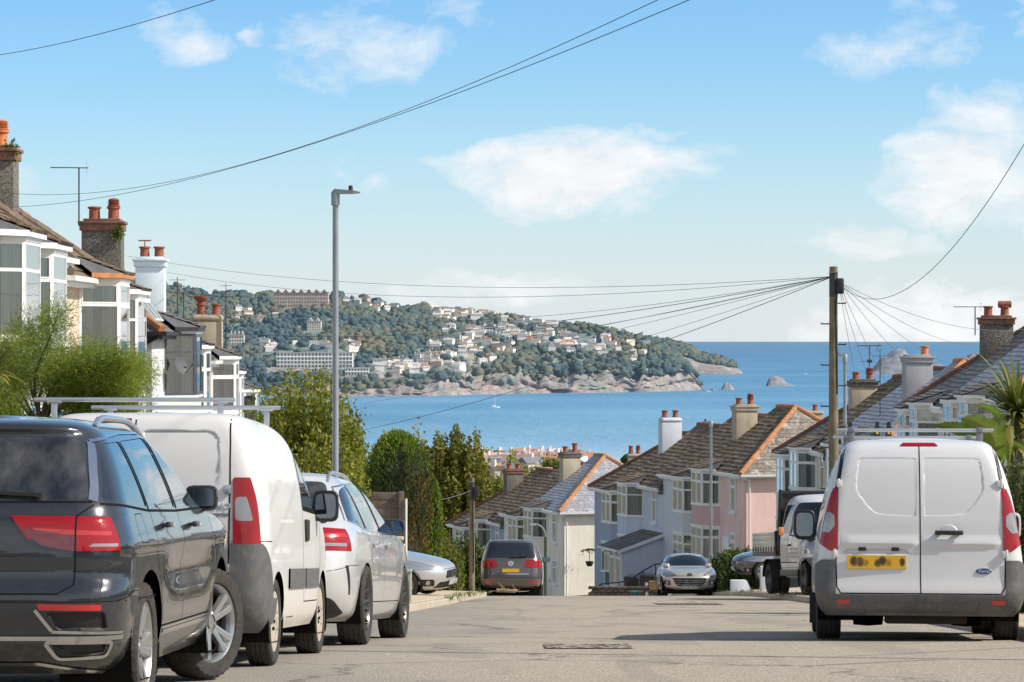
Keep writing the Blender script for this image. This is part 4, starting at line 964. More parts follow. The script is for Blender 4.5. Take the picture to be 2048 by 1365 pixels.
P_SILVB=paint('pale_silver_car_paint',(.58,.585,.585),.5,.35,dust=.25)
P_BEIGE=paint('champagne_silver_paint',(.58,.55,.50),.5,.35,dust=.2)
P_GREY=paint('grey_carrier_paint',(.13,.12,.125),.5,.33,dust=.2)
P_SLATE=paint('slate_grey_car_paint',(.10,.115,.13),.4,.33,dust=.2)
def simple(name,base,rough=.4,metal=0,spec=.5,coat=0):
    if name in MATS: return MATS[name]
    m,t,b=nt(name); c=coords(t); n=noise(t,c,6,5,.6)
    t.links.new(ramp(t,n,[(.3,tuple(x*.85 for x in base)),(.7,base)]),b.inputs['Base Color']); setb(b,rough=rough,metal=metal,spec=spec,coat=coat,coatr=.02); return m
V_GAP=simple('panel_gap',(.012,.012,.013),.8,spec=.1)
V_GLASS=simple('car_glass',(.012,.015,.018),.03,spec=.9,coat=.8)
def rear_glass():
    m=bpy.data.materials.new('rear_glass_reflection'); m.use_nodes=True; t=m.node_tree; t.nodes.clear(); o=t.nodes.new('ShaderNodeOutputMaterial'); c=coords(t)
    df=t.nodes.new('ShaderNodeBsdfDiffuse'); sp=t.nodes.new('ShaderNodeSeparateXYZ'); t.links.new(c,sp.inputs[0])
    t.links.new(ramp(t,noise(t,coords(t,'Object',(5,1,4)),1.0,4,.6),[(.38,(.010,.010,.011)),(.58,(.07,.067,.063)),(.75,(.17,.16,.15))]),df.inputs[0])  # mottled grey painted in to imitate clouds reflected in the glass
    gl=t.nodes.new('ShaderNodeBsdfGlossy'); gl.inputs['Roughness'].default_value=.02; fr=t.nodes.new('ShaderNodeFresnel'); fr.inputs[0].default_value=1.6
    mx=t.nodes.new('ShaderNodeMixShader'); t.links.new(math_(t,'ADD',math_(t,'MULTIPLY',fr.outputs[0],1.6),.05),mx.inputs[0]); t.links.new(df.outputs[0],mx.inputs[1]); t.links.new(gl.outputs[0],mx.inputs[2]); t.links.new(mx.outputs[0],o.inputs[0]); return m
V_GLASSR=rear_glass()
V_PLAS=simple('black_plastic',(.022,.022,.024),.5)
V_BUMP=plain('grey_bumper_plastic',(.105,.107,.112),.55,var=.15,vscale=4,dirt=((.30,.24,.17),.4))
V_CLAD=plain('glossy_dark_cladding',(.03,.031,.034),.25,var=.1,coat=.4,dirt=((.25,.19,.12),.35))
V_CHROME=simple('chrome',(.72,.73,.75),.12,1)
V_ALU=simple('aluminium',(.62,.64,.66),.35,.85)
V_RED=simple('red_lamp',(.36,.006,.010),.14,spec=.4,coat=.5)
V_REDL=simple('bright_red_lamp',(.58,.016,.014),.15,spec=.7,coat=1)
V_REDD=simple('dark_red_lamp',(.16,.006,.01),.12,spec=.7,coat=1)
V_WLAMP=simple('clear_lamp',(.36,.35,.35),.15,.4,spec=.8,coat=1)
V_ORNG=simple('orange_lamp',(.85,.24,.02),.2,coat=1)
V_HEAD=simple('headlight_lens',(.42,.45,.48),.08,.5,spec=.9,coat=1)
V_TYRE=plain('tyre_rubber',(.036,.033,.030),.85,var=.3,vscale=9,dirt=((.15,.12,.09),.5),bmp=.3,bscale=60)
V_RIMA=simple('alloy_rim',(.60,.60,.60),.28,.8)
V_RIMD=simple('dark_alloy_rim',(.12,.115,.115),.3,.6)
V_RIMS=plain('dirty_steel_cover',(.50,.44,.36),.6,.1,var=.12,vscale=5,dirt=((.35,.22,.12),.6))
V_BLACK=simple('wheel_well_black',(.008,.008,.008),.9,spec=.1)
V_MIRR=simple('mirror_face',(.15,.18,.20),.02,1)
V_BLUE=simple('badge_blue',(.015,.03,.10),.2,coat=1)
V_BADGE=simple('badge_silver',(.66,.67,.69),.2,.9)
def plate_mat(name,base):
    m,t,b=nt(name); c=coords(t,'Generated'); sp=t.nodes.new('ShaderNodeSeparateXYZ'); t.links.new(c,sp.inputs[0]); nz=noise(t,coords(t,'Generated',(9,1,3)),1,2)
    acc=None
    for x0,sx,z0,sz,k in ((.12,.08,.55,.42,1),(.22,.08,.52,.40,.9),(.31,.06,.45,.3,.5),(.52,.07,.42,.34,.8),(.60,.08,.58,.40,1),(.70,.06,.45,.32,.5),(.93,.05,.52,.36,1)):
        d=math_(t,'ADD',math_(t,'POWER',math_(t,'DIVIDE',math_(t,'SUBTRACT',sp.outputs[0],x0),sx),2),math_(t,'POWER',math_(t,'DIVIDE',math_(t,'SUBTRACT',sp.outputs[2],z0),sz),2))
        g=math_(t,'MULTIPLY',math_(t,'MAXIMUM',math_(t,'SUBTRACT',1.15,math_(t,'POWER',d,2.0)),0),k); acc=g if acc is None else math_(t,'MAXIMUM',acc,g)
    t.links.new(mix(t,math_(t,'MINIMUM',math_(t,'MULTIPLY',acc,math_(t,'ADD',nz,.4)),.93),base,(.015,.012,.008)),b.inputs['Base Color']); setb(b,rough=.35); return m
V_PLY=plate_mat('yellow_plate_blurred',(.72,.42,.015))
V_PLYC=simple('yellow_plate',(.70,.43,.02),.35)
V_PLW=plain('white_plate_blurred',(.42,.42,.42),.35,var=.5,vscale=9)
V_EU=simple('plate_blue_band',(.02,.09,.35),.4)

def rpoly(pts,r=.03,n=4):
    """round the corners of a polygon"""
    out=[]; m=len(pts)
    for i in range(m):
        p=Vector(pts[i]).to_2d() if len(pts[i])>2 else Vector(pts[i]); a=Vector(pts[i-1]); b=Vector(pts[(i+1)%m])
        rr=r[i] if isinstance(r,(list,tuple)) else r
        da=min(rr,(a-p).length*.45); db=min(rr,(b-p).length*.45)
        A=p+(a-p).normalized()*da; B=p+(b-p).normalized()*db
        for k in range(n+1):
            u=k/n; out.append(tuple((1-u)**2*A+2*u*(1-u)*p+u*u*B))
    return out
def catmull(rows,sub):
    rows=[np.array(r,float) for r in rows]; out=[]
    n=len(rows)
    for i in range(n-1):
        p0=rows[max(i-1,0)];p1=rows[i];p2=rows[i+1];p3=rows[min(i+2,n-1)]
        d=[max(1e-4,np.linalg.norm((b-a)[:4]))**.5 for a,b in ((p0,p1),(p1,p2),(p2,p3))]
        if i==0: d[0]=d[1]
        if i==n-2: d[2]=d[1]
        m1=((p1-p0)/d[0]-(p2-p0)/(d[0]+d[1])+(p2-p1)/d[1])*d[1] if i>0 else (p2-p1)
        m2=((p2-p1)/d[1]-(p3-p1)/(d[1]+d[2])+(p3-p2)/d[2])*d[1] if i<n-2 else (p2-p1)
        for k in range(sub):
            u=k/sub; out.append((2*u**3-3*u*u+1)*p1+(u**3-2*u*u+u)*m1+(-2*u**3+3*u*u)*p2+(u**3-u*u)*m2)
    out.append(rows[-1]); return out
class Car:
    def __init__(s,name,label,cat,X,Y,yaw,rows,paint,rr=.22,rf=.3,br=.08,bf=.15,taper=(.02,.03),sub=5,gz=None,pitch=None,warp=None,capz=.012,dz=0,mdl=None):
        s.paint=paint; yaw=R(yaw); fwd=Vector((math.sin(yaw),math.cos(yaw),0))
        z=zg(Y) if gz is None else gz
        sl=(zg(Y+.5)-zg(Y-.5)) if pitch is None else pitch
        f=Vector((fwd.x,fwd.y,sl*fwd.y)).normalized(); r=f.cross(Vector((0,0,1))).normalized(); u=r.cross(f)
        M=Matrix((r,f,u)).transposed()
        s.root=thing(name,label,cat,(X,Y,z+dz),M.to_euler())
        s.rows=catmull([list(r_)+[0]*0 for r_ in rows],sub); s.L=max(r_[2] for r_ in rows)-min(r_[1] for r_ in rows)
        s.pr=dict(rr=rr,rf=rf,br=br,bf=bf,taper=taper)
        V=[];F=[];prev=None; nh=None
        for z_,yr,yf,w in [tuple(r_[:4]) for r_ in s.rows]:
            pts=s.outline(z_,yr,yf,w); ring=pts+[(-x,y) for x,y in reversed(pts[1:-1])]
            V+= [(x,y,z_) for x,y in ring]; nh=len(ring)
        m=len(s.rows)
        for i in range(m-1):
            for k in range(nh):
                k2=(k+1)%nh; F.append((i*nh+k,(i*nh+k2),((i+1)*nh+k2),((i+1)*nh+k)))
        # roof cap: strips across
        base=(m-1)*nh; hp=len(s.outline(*[s.rows[-1][i] for i in range(4)]))
        zt=s.rows[-1][0]; cols=[]
        for k in range(1,hp-1):
            a=base+k; b=base+nh-k
            xa,ya,_=V[a]
            row=[a]
            for q in range(1,6):
                u=q/6; V.append((xa*(1-2*u),ya,zt+capz*(1-(1-2*u)**2)*min(1,xa*3))); row.append(len(V)-1)
            row.append(b); cols.append(row)
        for i in range(len(cols)-1):
            for q in range(6): F.append((cols[i][q],cols[i+1][q],cols[i+1][q+1],cols[i][q+1]))
        F.append(tuple([base]+cols[0])); F.append(tuple(cols[-1][::-1]+[base+hp-1]) if True else ())
        if warp: V=[warp(*v) for v in V]
        bm=bmesh.new(); vs=[bm.verts.new(v) for v in V]
        for f_ in F:
            try: bm.faces.new([vs[i] for i in f_])
            except ValueError: pass
        bmesh.ops.remove_doubles(bm,verts=bm.verts[:],dist=1e-5); bmesh.ops.recalc_face_normals(bm,faces=bm.faces[:])
        s.bm=bm; s.tag=bm.faces.layers.int.new('tag'); s.names=['body']; bm.normal_update()
        s.bvh=BVHTree.FromBMesh(bm); s.extra=MB(); s.info={}
        s.sill=rows[0][0]
    def outline(s,z,yr,yf,w):
        p=s.pr; L=yf-yr; rr=min(p['rr'],w*.6,L*.3); rf=min(p['rf'],w*.6,L*.35); br,bf=p['br'],p['bf']; tr,tf=p['taper']
        W=lambda y: w*(1-tr*max(0,(-(y)-.6)/1.6)**2-tf*max(0,(y-.6)/1.6)**2)
        pts=[]; wr_=W(yr)-rr; wf_=W(yf)-rf
        for k in range(9): x=wr_*k/8; pts.append((x,yr+br*(x/w)**2))
        A=Vector((wr_,yr+br*(wr_/w)**2)); B=Vector((W(yr+br+rr*1.1),yr+br+rr*1.1)); C=Vector((W(yr),yr+br*1.0))
        for k in range(1,9): u=k/8; q=(1-u)**2*A+2*u*(1-u)*C+u*u*B; pts.append((q.x,q.y))
        y0=B.y; y1=yf-bf-rf*1.1
        for k in range(1,34): y=y0+(y1-y0)*k/34; pts.append((W(y),y))
        A=Vector((W(y1),y1)); B=Vector((wf_,yf-bf*(wf_/w)**2)); C=Vector((W(yf),yf-bf*1.0))
        for k in range(0,9): u=k/8; q=(1-u)**2*A+2*u*(1-u)*C+u*u*B; pts.append((q.x,q.y))
        for k in range(1,9): x=wf_*(1-k/8); pts.append((x,yf-bf*(x/w)**2))
        return pts
    def _cut(s,faces,planes):
        cur=set(faces)
        for co,no in planes:
            if not cur: return cur
            es={e for f in cur for e in f.edges}; vs={v for f in cur for v in f.verts}
            r=bmesh.ops.bisect_plane(s.bm,geom=list(cur)+list(es)+list(vs),dist=1e-5,plane_co=co,plane_no=no)
            cur={g for g in r['geom'] if isinstance(g,bmesh.types.BMFace) and (g.calc_center_median()-co).dot(no)>0}
        return cur
    def _t(s,name):
        if name not in s.names: s.names.append(name)
        return s.names.index(name)
    @staticmethod
    def _in(c,pl): return all((c-co).dot(no)>-1e-5 for co,no in pl)
    def _apply(s,cur,name,recess,axis='y',poly=None,sg=-1):
        k=s._t(name)
        for f in cur: f[s.tag]=k
        if recess and cur:
            inner=s._cut(cur,s._planes(s._off(poly,recess[0]),axis))
            s._cut(inner,s._planes(s._off(poly,recess[0]+.006),axis)); inner=set(f for f in s.bm.faces if f[s.tag]==k and s._in(f.calc_center_median(),s._planes(s._off(poly,recess[0]),axis)))
            mv=Vector((0,-sg,0)) if axis=='y' else Vector((-sg,0,0))
            for v in {v for f in inner for v in f.verts}: v.co+=mv*recess[1]
        return cur
    @staticmethod
    def _off(poly,d):
        c=sum((Vector(p) for p in poly),Vector((0,0)))/len(poly); n=len(poly); out=[]
        for i,p in enumerate(poly):
            p=Vector(p); tg=(Vector(poly[(i+1)%n])-Vector(poly[i-1])); nn=Vector((-tg.y,tg.x)).normalized()
            if nn.dot(c-p)<0: nn=-nn
            out.append(tuple(p+nn*d))
        return out
    def _planes(s,poly,axis,extra=()):
        c=sum((Vector(p) for p in poly),Vector((0,0)))/len(poly); pl=[]
        for i in range(len(poly)):
            a,b=Vector(poly[i]),Vector(poly[(i+1)%len(poly)]); d=b-a
            if d.length<1e-5: continue
            n=Vector((-d.y,d.x)).normalized()
            if n.dot(c-a)<0: n=-n
            if axis=='x': pl.append((Vector((0,a.x,a.y)),Vector((0,n.x,n.y))))
            elif axis=='y': pl.append((Vector((a.x,0,a.y)),Vector((n.x,0,n.y))))
            else: pl.append((Vector((a.x,a.y,0)),Vector((n.x,n.y,0))))
        return pl+[(Vector(a),Vector(b)) for a,b in extra]
    def side(s,name,poly,sides=(1,-1),recess=None,nx=.35,only=None):
        if name in('side_window','side_moulding'): s.wn=getattr(s,'wn',0)+1; name+=str(s.wn)
        lo=[min(p[i] for p in poly)-.25 for i in (0,1)]; hi=[max(p[i] for p in poly)+.25 for i in (0,1)]
        for sg in sides:
            s.bm.normal_update()
            fs=[f for f in s.bm.faces if f.normal.x*sg>nx and lo[0]<f.calc_center_median().y<hi[0] and lo[1]<f.calc_center_median().z<hi[1] and (only is None or s.names[f[s.tag]] in only)]
            if recess: fs=s._cut(fs,s._planes(s._off(poly,-.008),'x'))
            s._apply(s._cut(fs,s._planes(poly,'x')),name if name in('body','cladding','bumper','hole','trim','sill_strip') else name+('+' if sg>0 else '-'),recess,'x',poly,sg)
        return s
    def end(s,name,poly,e=-1,ylim=None,mirror=False,recess=None,ny=-.2,suffix=True,only=None):
        lo=[min(p[i] for p in poly)-.25 for i in (0,1)]; hi=[max(p[i] for p in poly)+.25 for i in (0,1)]
        for mx in ((1,-1) if mirror else (1,)):
            pl=[(x*mx,z) for x,z in poly]; s.bm.normal_update()
            ex=[((0,ylim,0),(0,e,0))] if ylim is not None else []
            l0,h0=sorted((lo[0]*mx,hi[0]*mx))
            fs=[]
            for f in s.bm.faces:
                c=f.calc_center_median()
                if f.normal.y*e>ny and l0<c.x<h0 and lo[1]<c.z<hi[1] and (c.y*e>(ylim*e-.3) if ylim is not None else c.y*e>0) and (only is None or s.names[f[s.tag]] in only): fs.append(f)
            if recess: fs=s._cut(fs,s._planes(s._off(pl,-.008),'y',ex))
            s._apply(s._cut(fs,s._planes(pl,'y',ex)),name+(('+' if mx>0 else '-') if mirror and suffix else ''),recess,'y',pl,e)
        return s
    def arch(s,y,r,z=None,ring=0,ringname='cladding',n=26,flat=0):
        z=r if z is None else z
        if ring: s.side(ringname,[(y+(r+ring)*math.cos(2*PI*k/n),z+(r+ring)*math.sin(2*PI*k/n)) for k in range(n)],nx=.1)
        s.side('hole',[(y+r*math.cos(2*PI*k/n),z+r*math.sin(2*PI*k/n)) for k in range(n)],nx=-.2)
    def S(s,sg,y,z):
        h=s.bvh.ray_cast(Vector((sg*3,y,z)),Vector((-sg,0,0))); return (h[0],h[1]) if h[0] is not None else None
    def E(s,e,x,z):
        h=s.bvh.ray_cast(Vector((x,e*6,z)),Vector((0,-e,0))); return (h[0],h[1]) if h[0] is not None else None
    def T(s,x,y):
        h=s.bvh.ray_cast(Vector((x,y,4)),Vector((0,0,-1))); return (h[0],h[1])
    def ribbon(s,hits,w=.006,off=.0015,mb=None,mi=1,closed=False):
        mb=mb or s.extra; hits=[h for h in hits if h is not None]; L=[];n=len(hits)
        if n<2: return
        for i,(p,nn) in enumerate(hits):
            a=hits[(i-1)%n if closed else max(i-1,0)][0]; b=hits[(i+1)%n if closed else min(i+1,n-1)][0]; d=(b-a)
            if d.length<1e-6: d=Vector((0,0,1))
            t_=d.normalized().cross(nn).normalized(); L.append((p+t_*w/2+nn*off,p-t_*w/2+nn*off))
        if closed: L.append(L[0])
        b0=len(mb.v); mb.v+=[tuple(v) for pr in L for v in pr]
        for i in range(len(L)-1): mb.f.append((b0+2*i,b0+2*i+1,b0+2*i+3,b0+2*i+2)); mb.m.append(mi)
    def _dense(s,pts,closed,step=.03):
        out=[]; m=len(pts)
        for i in range(m if closed else m-1):
            a,b=Vector(pts[i]),Vector(pts[(i+1)%m]); k=max(1,int((b-a).length/step))
            for q in range(k): out.append(a+(b-a)*q/k)
        if not closed: out.append(Vector(pts[-1]))
        return out
    def gap_side(s,pts,sides=(1,-1),w=.006,closed=False,mi=1,off=.0015):
        for sg in sides: s.ribbon([s.S(sg,p.x,p.y) for p in s._dense(pts,closed)],w,off,mi=mi,closed=closed)
    def gap_end(s,pts,e=-1,w=.006,closed=False,mirror=False,mi=1,off=.0015):
        for mx in ((1,-1) if mirror else (1,)): s.ribbon([s.E(e,p.x*mx,p.y) for p in s._dense(pts,closed)],w,off,mi=mi,closed=closed)
    def finish(s,mats,push={},bodymats=None,wells=(),names={}):
        """split by tag into parts.  mats: tag -> material"""
        bm=s.bm; bm.normal_update(); bm.verts.index_update()
        groups={}
        for f in bm.faces:
            groups.setdefault(s.names[f[s.tag]],[]).append(f)
        nrm={v.index:v.normal.copy() for v in bm.verts}
        objs={}
        for nm,fs in groups.items():
            base=nm.rstrip('+-').rstrip('0123456789')
            if base=='hole': continue
            idx={};V=[];Nn=[];F=[]
            d=push.get(base,0)
            for f in fs:
                r=[]
                for v in f.verts:
                    if v.index not in idx: idx[v.index]=len(V); V.append(tuple(v.co+nrm[v.index]*d)); Nn.append(tuple(nrm[v.index]))
                    r.append(idx[v.index])
                F.append(tuple(r))
            mi=[0]*len(F)
            if base=='body':
                b0=len(V); V+=s.extra.v; F+=[tuple(b0+i for i in f) for f in s.extra.f]; mi+=s.extra.m; Nn+=[(0,0,0)]*len(s.extra.v)
            me=bpy.data.meshes.new(base); me.from_pydata(V,[],F)
            for m_ in ([mats[base],V_GAP]+list(bodymats or []) if base=='body' else [mats[base]]): me.materials.append(m_)
            me.polygons.foreach_set('material_index',mi)
            me.polygons.foreach_set('use_smooth',[True]*len(F)); me.update()
            me.normals_split_custom_set_from_vertices(Nn)
            objs[nm]=link(names.get(base,base),me,s.root)
        s.objs=objs; s.body=objs['body']
        # under floor and wheel wells
        mb=MB(); z=s.sill
        o=s.outline(z,s.rows[0][1],s.rows[0][2],s.rows[0][3]*.99); poly=o+[(-x,y) for x,y in reversed(o[1:-1])]
        mb.add([(x,y,z+.03) for x,y in poly],[tuple(range(len(poly)))])
        mb.build('underbody',V_BLACK,s.root,fix=False)
        for (y,r,zc,xi,xo) in wells:
            for sg in (1,-1):
                wl=MB(); n=20; ring=lambda x:[(sg*x,y+r*math.cos(2*PI*k/n),max(zc+r*math.sin(2*PI*k/n),zc-r*.4)) for k in range(n)]
                wl.grid([ring(xo),ring(xi)],closed=True); wl.add(ring(xi),[tuple(range(n))]); wl.build('wheel_arch_liner',V_BLACK,s.root,fix=False)
        return s
    def wheels(s,ys,x,r,w,style,rimr,m,steer=0,dual=False,letters=None):
        t_,rm=wheel_mesh(r,w,style,rimr)
        k=0
        for y in ys:
            for sg in (1,-1):
                o=bpy.data.objects.new('wheel',t_); COL.objects.link(o); o.parent=s.root; o.location=(sg*x,y,r)
                st=steer if y==max(ys) else 0
                o.rotation_euler=(R(17*k),0,-R(st)+(PI if sg<0 else 0)); k+=1
                q=bpy.data.objects.new('rim',rm); COL.objects.link(q); q.parent=o
                if not rm.materials: rm.materials.append(m); rm.materials.append(V_BLACK)
                s.lastwheel=o
                if dual and y!=max(ys):
                    o2=o.copy(); COL.objects.link(o2); o2.location=(sg*(x-w*1.12),y,r); 
    def box(s,name,m,lo,hi,bev=.01,parent=None,M=None):
        mb=MB(); mb.box(lo,hi,M=M); return mb.build(name,m,parent or s.root,bevel=bev)
    def mirror(s,sg,y,z,w=.19,h=.15,d=.10,hm=None,arm=.12,gm=None,vert=False):
        yq=y
        while s.S(sg,yq,z) is None: yq-=.05
        p,n=s.S(sg,yq,z)
        x0=p.x+sg*arm; mb=MB()
        hw,hh=w/2,h/2; n_=14; rows=[]
        for k,(yy,sc) in enumerate(((0,.93),(.012,1),(d*.4,.97),(d*.75,.8),(d,.45))):
            rows.append([(x0+sg*hw+hw*sc*math.copysign(abs(math.cos(2*PI*i/n_))**.45,math.cos(2*PI*i/n_)),y+yy,z+hh*sc*math.copysign(abs(math.sin(2*PI*i/n_))**.45,math.sin(2*PI*i/n_))) for i in range(n_)])
        mb.grid(rows,closed=True); mb.add(rows[-1],[tuple(range(n_))]); mb.add(rows[0],[tuple(range(n_))[::-1]])
        mb.bar((p.x-sg*.02,y+.05,z-hh*.6),(x0+sg*hw,y+.05,z-hh*.55),.05,.05)
        o=mb.build('door_mirror',hm or s.paint,s.root,smooth=True)
        g=MB(); g.add([(x0+sg*hw+(v[0]-x0-sg*hw)*.84,y-.004,z+(v[2]-z)*.84) for v in rows[0]],[tuple(range(n_))]); g.build('mirror_glass',gm or V_MIRR,o,fix=False); return o
    def handle(s,sg,y,z,m,l=.17,out=.035):
        p,n=s.S(sg,y,z); mb=MB(); mb.bar(p+Vector((sg*out,-l/2,0)),p+Vector((sg*out,l/2,0)),.026,.032); mb.bar(p+Vector((0,-l/2+.015,0)),p+Vector((sg*out,-l/2+.015,0)),.02); mb.bar(p+Vector((0,l/2-.015,0)),p+Vector((sg*out,l/2-.015,0)),.02); return mb.build('door_handle',m,s.root,bevel=.006)
    def plate(s,e,x,z,w=.52,h=.111,m=None,tilt=True,off=.012):
        p,n=s.E(e,x,z); n=Vector((0,n.y,n.z)).normalized() if tilt else Vector((0,e,0)); up=Vector((0,0,1)); up=(up-n*up.dot(n)).normalized(); a=Vector((1,0,0))
        mb=MB(); c=Vector((x,p.y,z))+n*off; vs=[c+a*sx*w/2+up*sz*h/2-n*k for k in (0,.01) for sx,sz in ((-1,-1),(1,-1),(1,1),(-1,1))]
        mb.add(vs,[(0,1,2,3),(7,6,5,4),(0,4,5,1),(1,5,6,2),(2,6,7,3),(3,7,4,0)]); return mb.build('number_plate',m or V_PLY,s.root)
    def text(s,name,txt,c,n,size,m,parent=None,shear=0,ext=.0015,bold=0,xs=1.0,spacing=1.0,align='CENTER'):
        cu=bpy.data.curves.new('t','FONT'); cu.body=txt; cu.size=size; cu.align_x=align; cu.align_y='CENTER'; cu.shear=shear; cu.extrude=ext; cu.offset=bold; cu.space_character=spacing; cu.resolution_u=3
        o=bpy.data.objects.new('t',cu); COL.objects.link(o); dg=bpy.context.evaluated_depsgraph_get(); me=bpy.data.meshes.new_from_object(o.evaluated_get(dg)); bpy.data.objects.remove(o); me.materials.clear(); me.materials.append(m)
        n=Vector(n).normalized(); up=Vector((0,0,1)); up=(up-n*up.dot(n)).normalized(); a=up.cross(n)
        Mx=Matrix((a*xs,up,n)).transposed().to_4x4(); Mx.translation=Vector(c)+n*.003; me.transform(Mx); return link(name,me,parent or s.root)
    def oval(s,name,c,n,rx,rz,m,th=.006,parent=None,k=24):
        n=Vector(n).normalized(); up=Vector((0,0,1)); up=(up-n*up.dot(n)).normalized(); a=up.cross(n); c=Vector(c); mb=MB()
        R0=[c+a*rx*math.cos(2*PI*i/k)+up*rz*math.sin(2*PI*i/k) for i in range(k)]; R1=[p+(c-p)*.06+n*th for p in R0]; mb.grid([R0,R1],closed=True); mb.add(R1,[tuple(range(k))]); return mb.build(name,m,parent or s.root,smooth=True)

_WM={}
def wheel_mesh(r,w,style,rimr):
    key=(r,w,style,rimr)
    if key in _WM: return _WM[key]
    mb=MB(); n=72; hw=w/2
    prof=[(rimr,-hw*.82),(rimr+.012,-hw*.95),(r*.86,-hw*1.02),(r*.95,-hw*.98),(r*.985,-hw*.86)]
    gr=[-.58,-.2,.2,.58]
    for g in gr: prof+=[(r,hw*(g-.085)),(r-.008,hw*(g-.065)),(r-.008,hw*(g+.065)),(r,hw*(g+.085))]
    prof+=[(r*.985,hw*.86),(r*.95,hw*.98),(r*.86,hw*1.02),(rimr+.012,hw*.95),(rimr,hw*.82)]
    vs=[];fs=[]
    for i,(pr,h) in enumerate(prof):
        for k in range(n):
            rr=pr
            if pr>r*.94 and abs(h)>hw*.6 and k%2==0: rr=pr-.007
            elif pr>=r-.001 and k%3==0: rr=pr-.003
            t=2*PI*k/n; vs.append((h,rr*math.cos(t),rr*math.sin(t)))
    for i in range(len(prof)-1):
        for k in range(n): k2=(k+1)%n; fs.append((i*n+k,i*n+k2,(i+1)*n+k2,(i+1)*n+k))
    mb.add(vs,fs); o=mb.build('wheel',V_TYRE,None,smooth=True); tm=o.data; bpy.data.objects.remove(o)
    rb=MB()
    # barrel and lip
    rb.lathe([(rimr,-hw*.8),(rimr*.93,-hw*.7),(rimr*.90,hw*.35),(rimr*.94,hw*.7),(rimr*1.01,hw*.86),(rimr*1.035,hw*.84),(rimr*1.03,hw*.74)],'x',(0,0,0),48)
    rb.lathe([(.001,hw*.2),(rimr*.9,hw*.12)],'x',(0,0,0),32,mi=1)
    def spoke(a,w0,w1,x0,x1,x2,r0=.05,r1=None,th=.03):
        r1=r1 or rimr*.97; ca,sa=math.cos(a),math.sin(a)
        def P(h,rad,lat): return (h,rad*ca-lat*sa,rad*sa+lat*ca)
        rm=(r0+r1)*.55; vs=[]
        for rad,ww,h in ((r0,w0,x0),(rm,(w0+w1)/2*.92,x1),(r1,w1,x2)):
            vs+=[P(h-th,rad,-ww/2),P(h,rad,-ww*.36),P(h+.004,rad,0),P(h,rad,ww*.36),P(h-th,rad,ww/2)]
        fs=[]
        for i in range(2):
            for k in range(4): fs.append((i*5+k,i*5+k+1,i*5+5+k+1,i*5+5+k))
        rb.add(vs,fs)
    if style=='twin5':
        for k in range(5):
            for dd in (-.20,.20):
                a=2*PI*k/5+dd; spoke(a,.05,.058,hw*.62,hw*.74,hw*.80,.055)
        rb.lathe([(.001,hw*.70),(.03,hw*.69),(.034,hw*.6),(.075,hw*.58),(.085,hw*.35)],'x',(0,0,0),20)
    elif style=='multi':
        for k in range(5):
            for dd in (-.17,.17): spoke(2*PI*k/5+dd,.032,.026,hw*.5,hw*.62,hw*.8,.055)
            spoke(2*PI*k/5+.628,.02,.02,hw*.4,hw*.52,hw*.78,.055)
        rb.lathe([(.001,hw*.62),(.03,hw*.6),(.034,hw*.52),(.07,hw*.5),(.08,hw*.3)],'x',(0,0,0),20)
    elif style=='cover':
        rb.lathe([(.001,hw*.72),(.04,hw*.74),(rimr*.45,hw*.82),(rimr*.55,hw*.86),(rimr*.62,hw*.84)],'x',(0,0,0),40)
        for k in range(9):
            a=2*PI*k/9; 
            for q in range(3): spoke(a+(q-1)*.155,.07,.085,hw*.84,hw*.87,hw*.86,rimr*.55,rimr*.99,.02)
        rb.lathe([(rimr*.86,hw*.88),(rimr*1.0,hw*.89),(rimr*1.03,hw*.80)],'x',(0,0,0),48)
        for k in range(6): a=2*PI*k/6; rb.lathe([(.012,hw*.70),(.012,hw*.86),(.001,hw*.88)],'x',(0,.055*math.cos(a),.055*math.sin(a)),8,mi=1)
    elif style=='steel':
        rb.lathe([(.001,hw*.3),(.06,hw*.35),(.09,hw*.1),(rimr*.7,hw*.2),(rimr*.93,hw*.45)],'x',(0,0,0),36)
    else:
        for k in range(7): spoke(2*PI*k/7,.06,.05,hw*.55,hw*.65,hw*.8,.05)
        rb.lathe([(.001,hw*.62),(.05,hw*.58),(.07,hw*.3)],'x',(0,0,0),20)
    o=rb.build('rim',[],None,smooth=True); rmh=o.data; bpy.data.objects.remove(o)
    _WM[key]=(tm,rmh); return tm,rmh
# ------------------------------------------------------------------ the vehicles
def circ(y,z,r,n=20,a0=0,a1=2*PI): return [(y+r*math.cos(a0+(a1-a0)*k/n),z+r*math.sin(a0+(a1-a0)*k/n)) for k in range(n+1)]
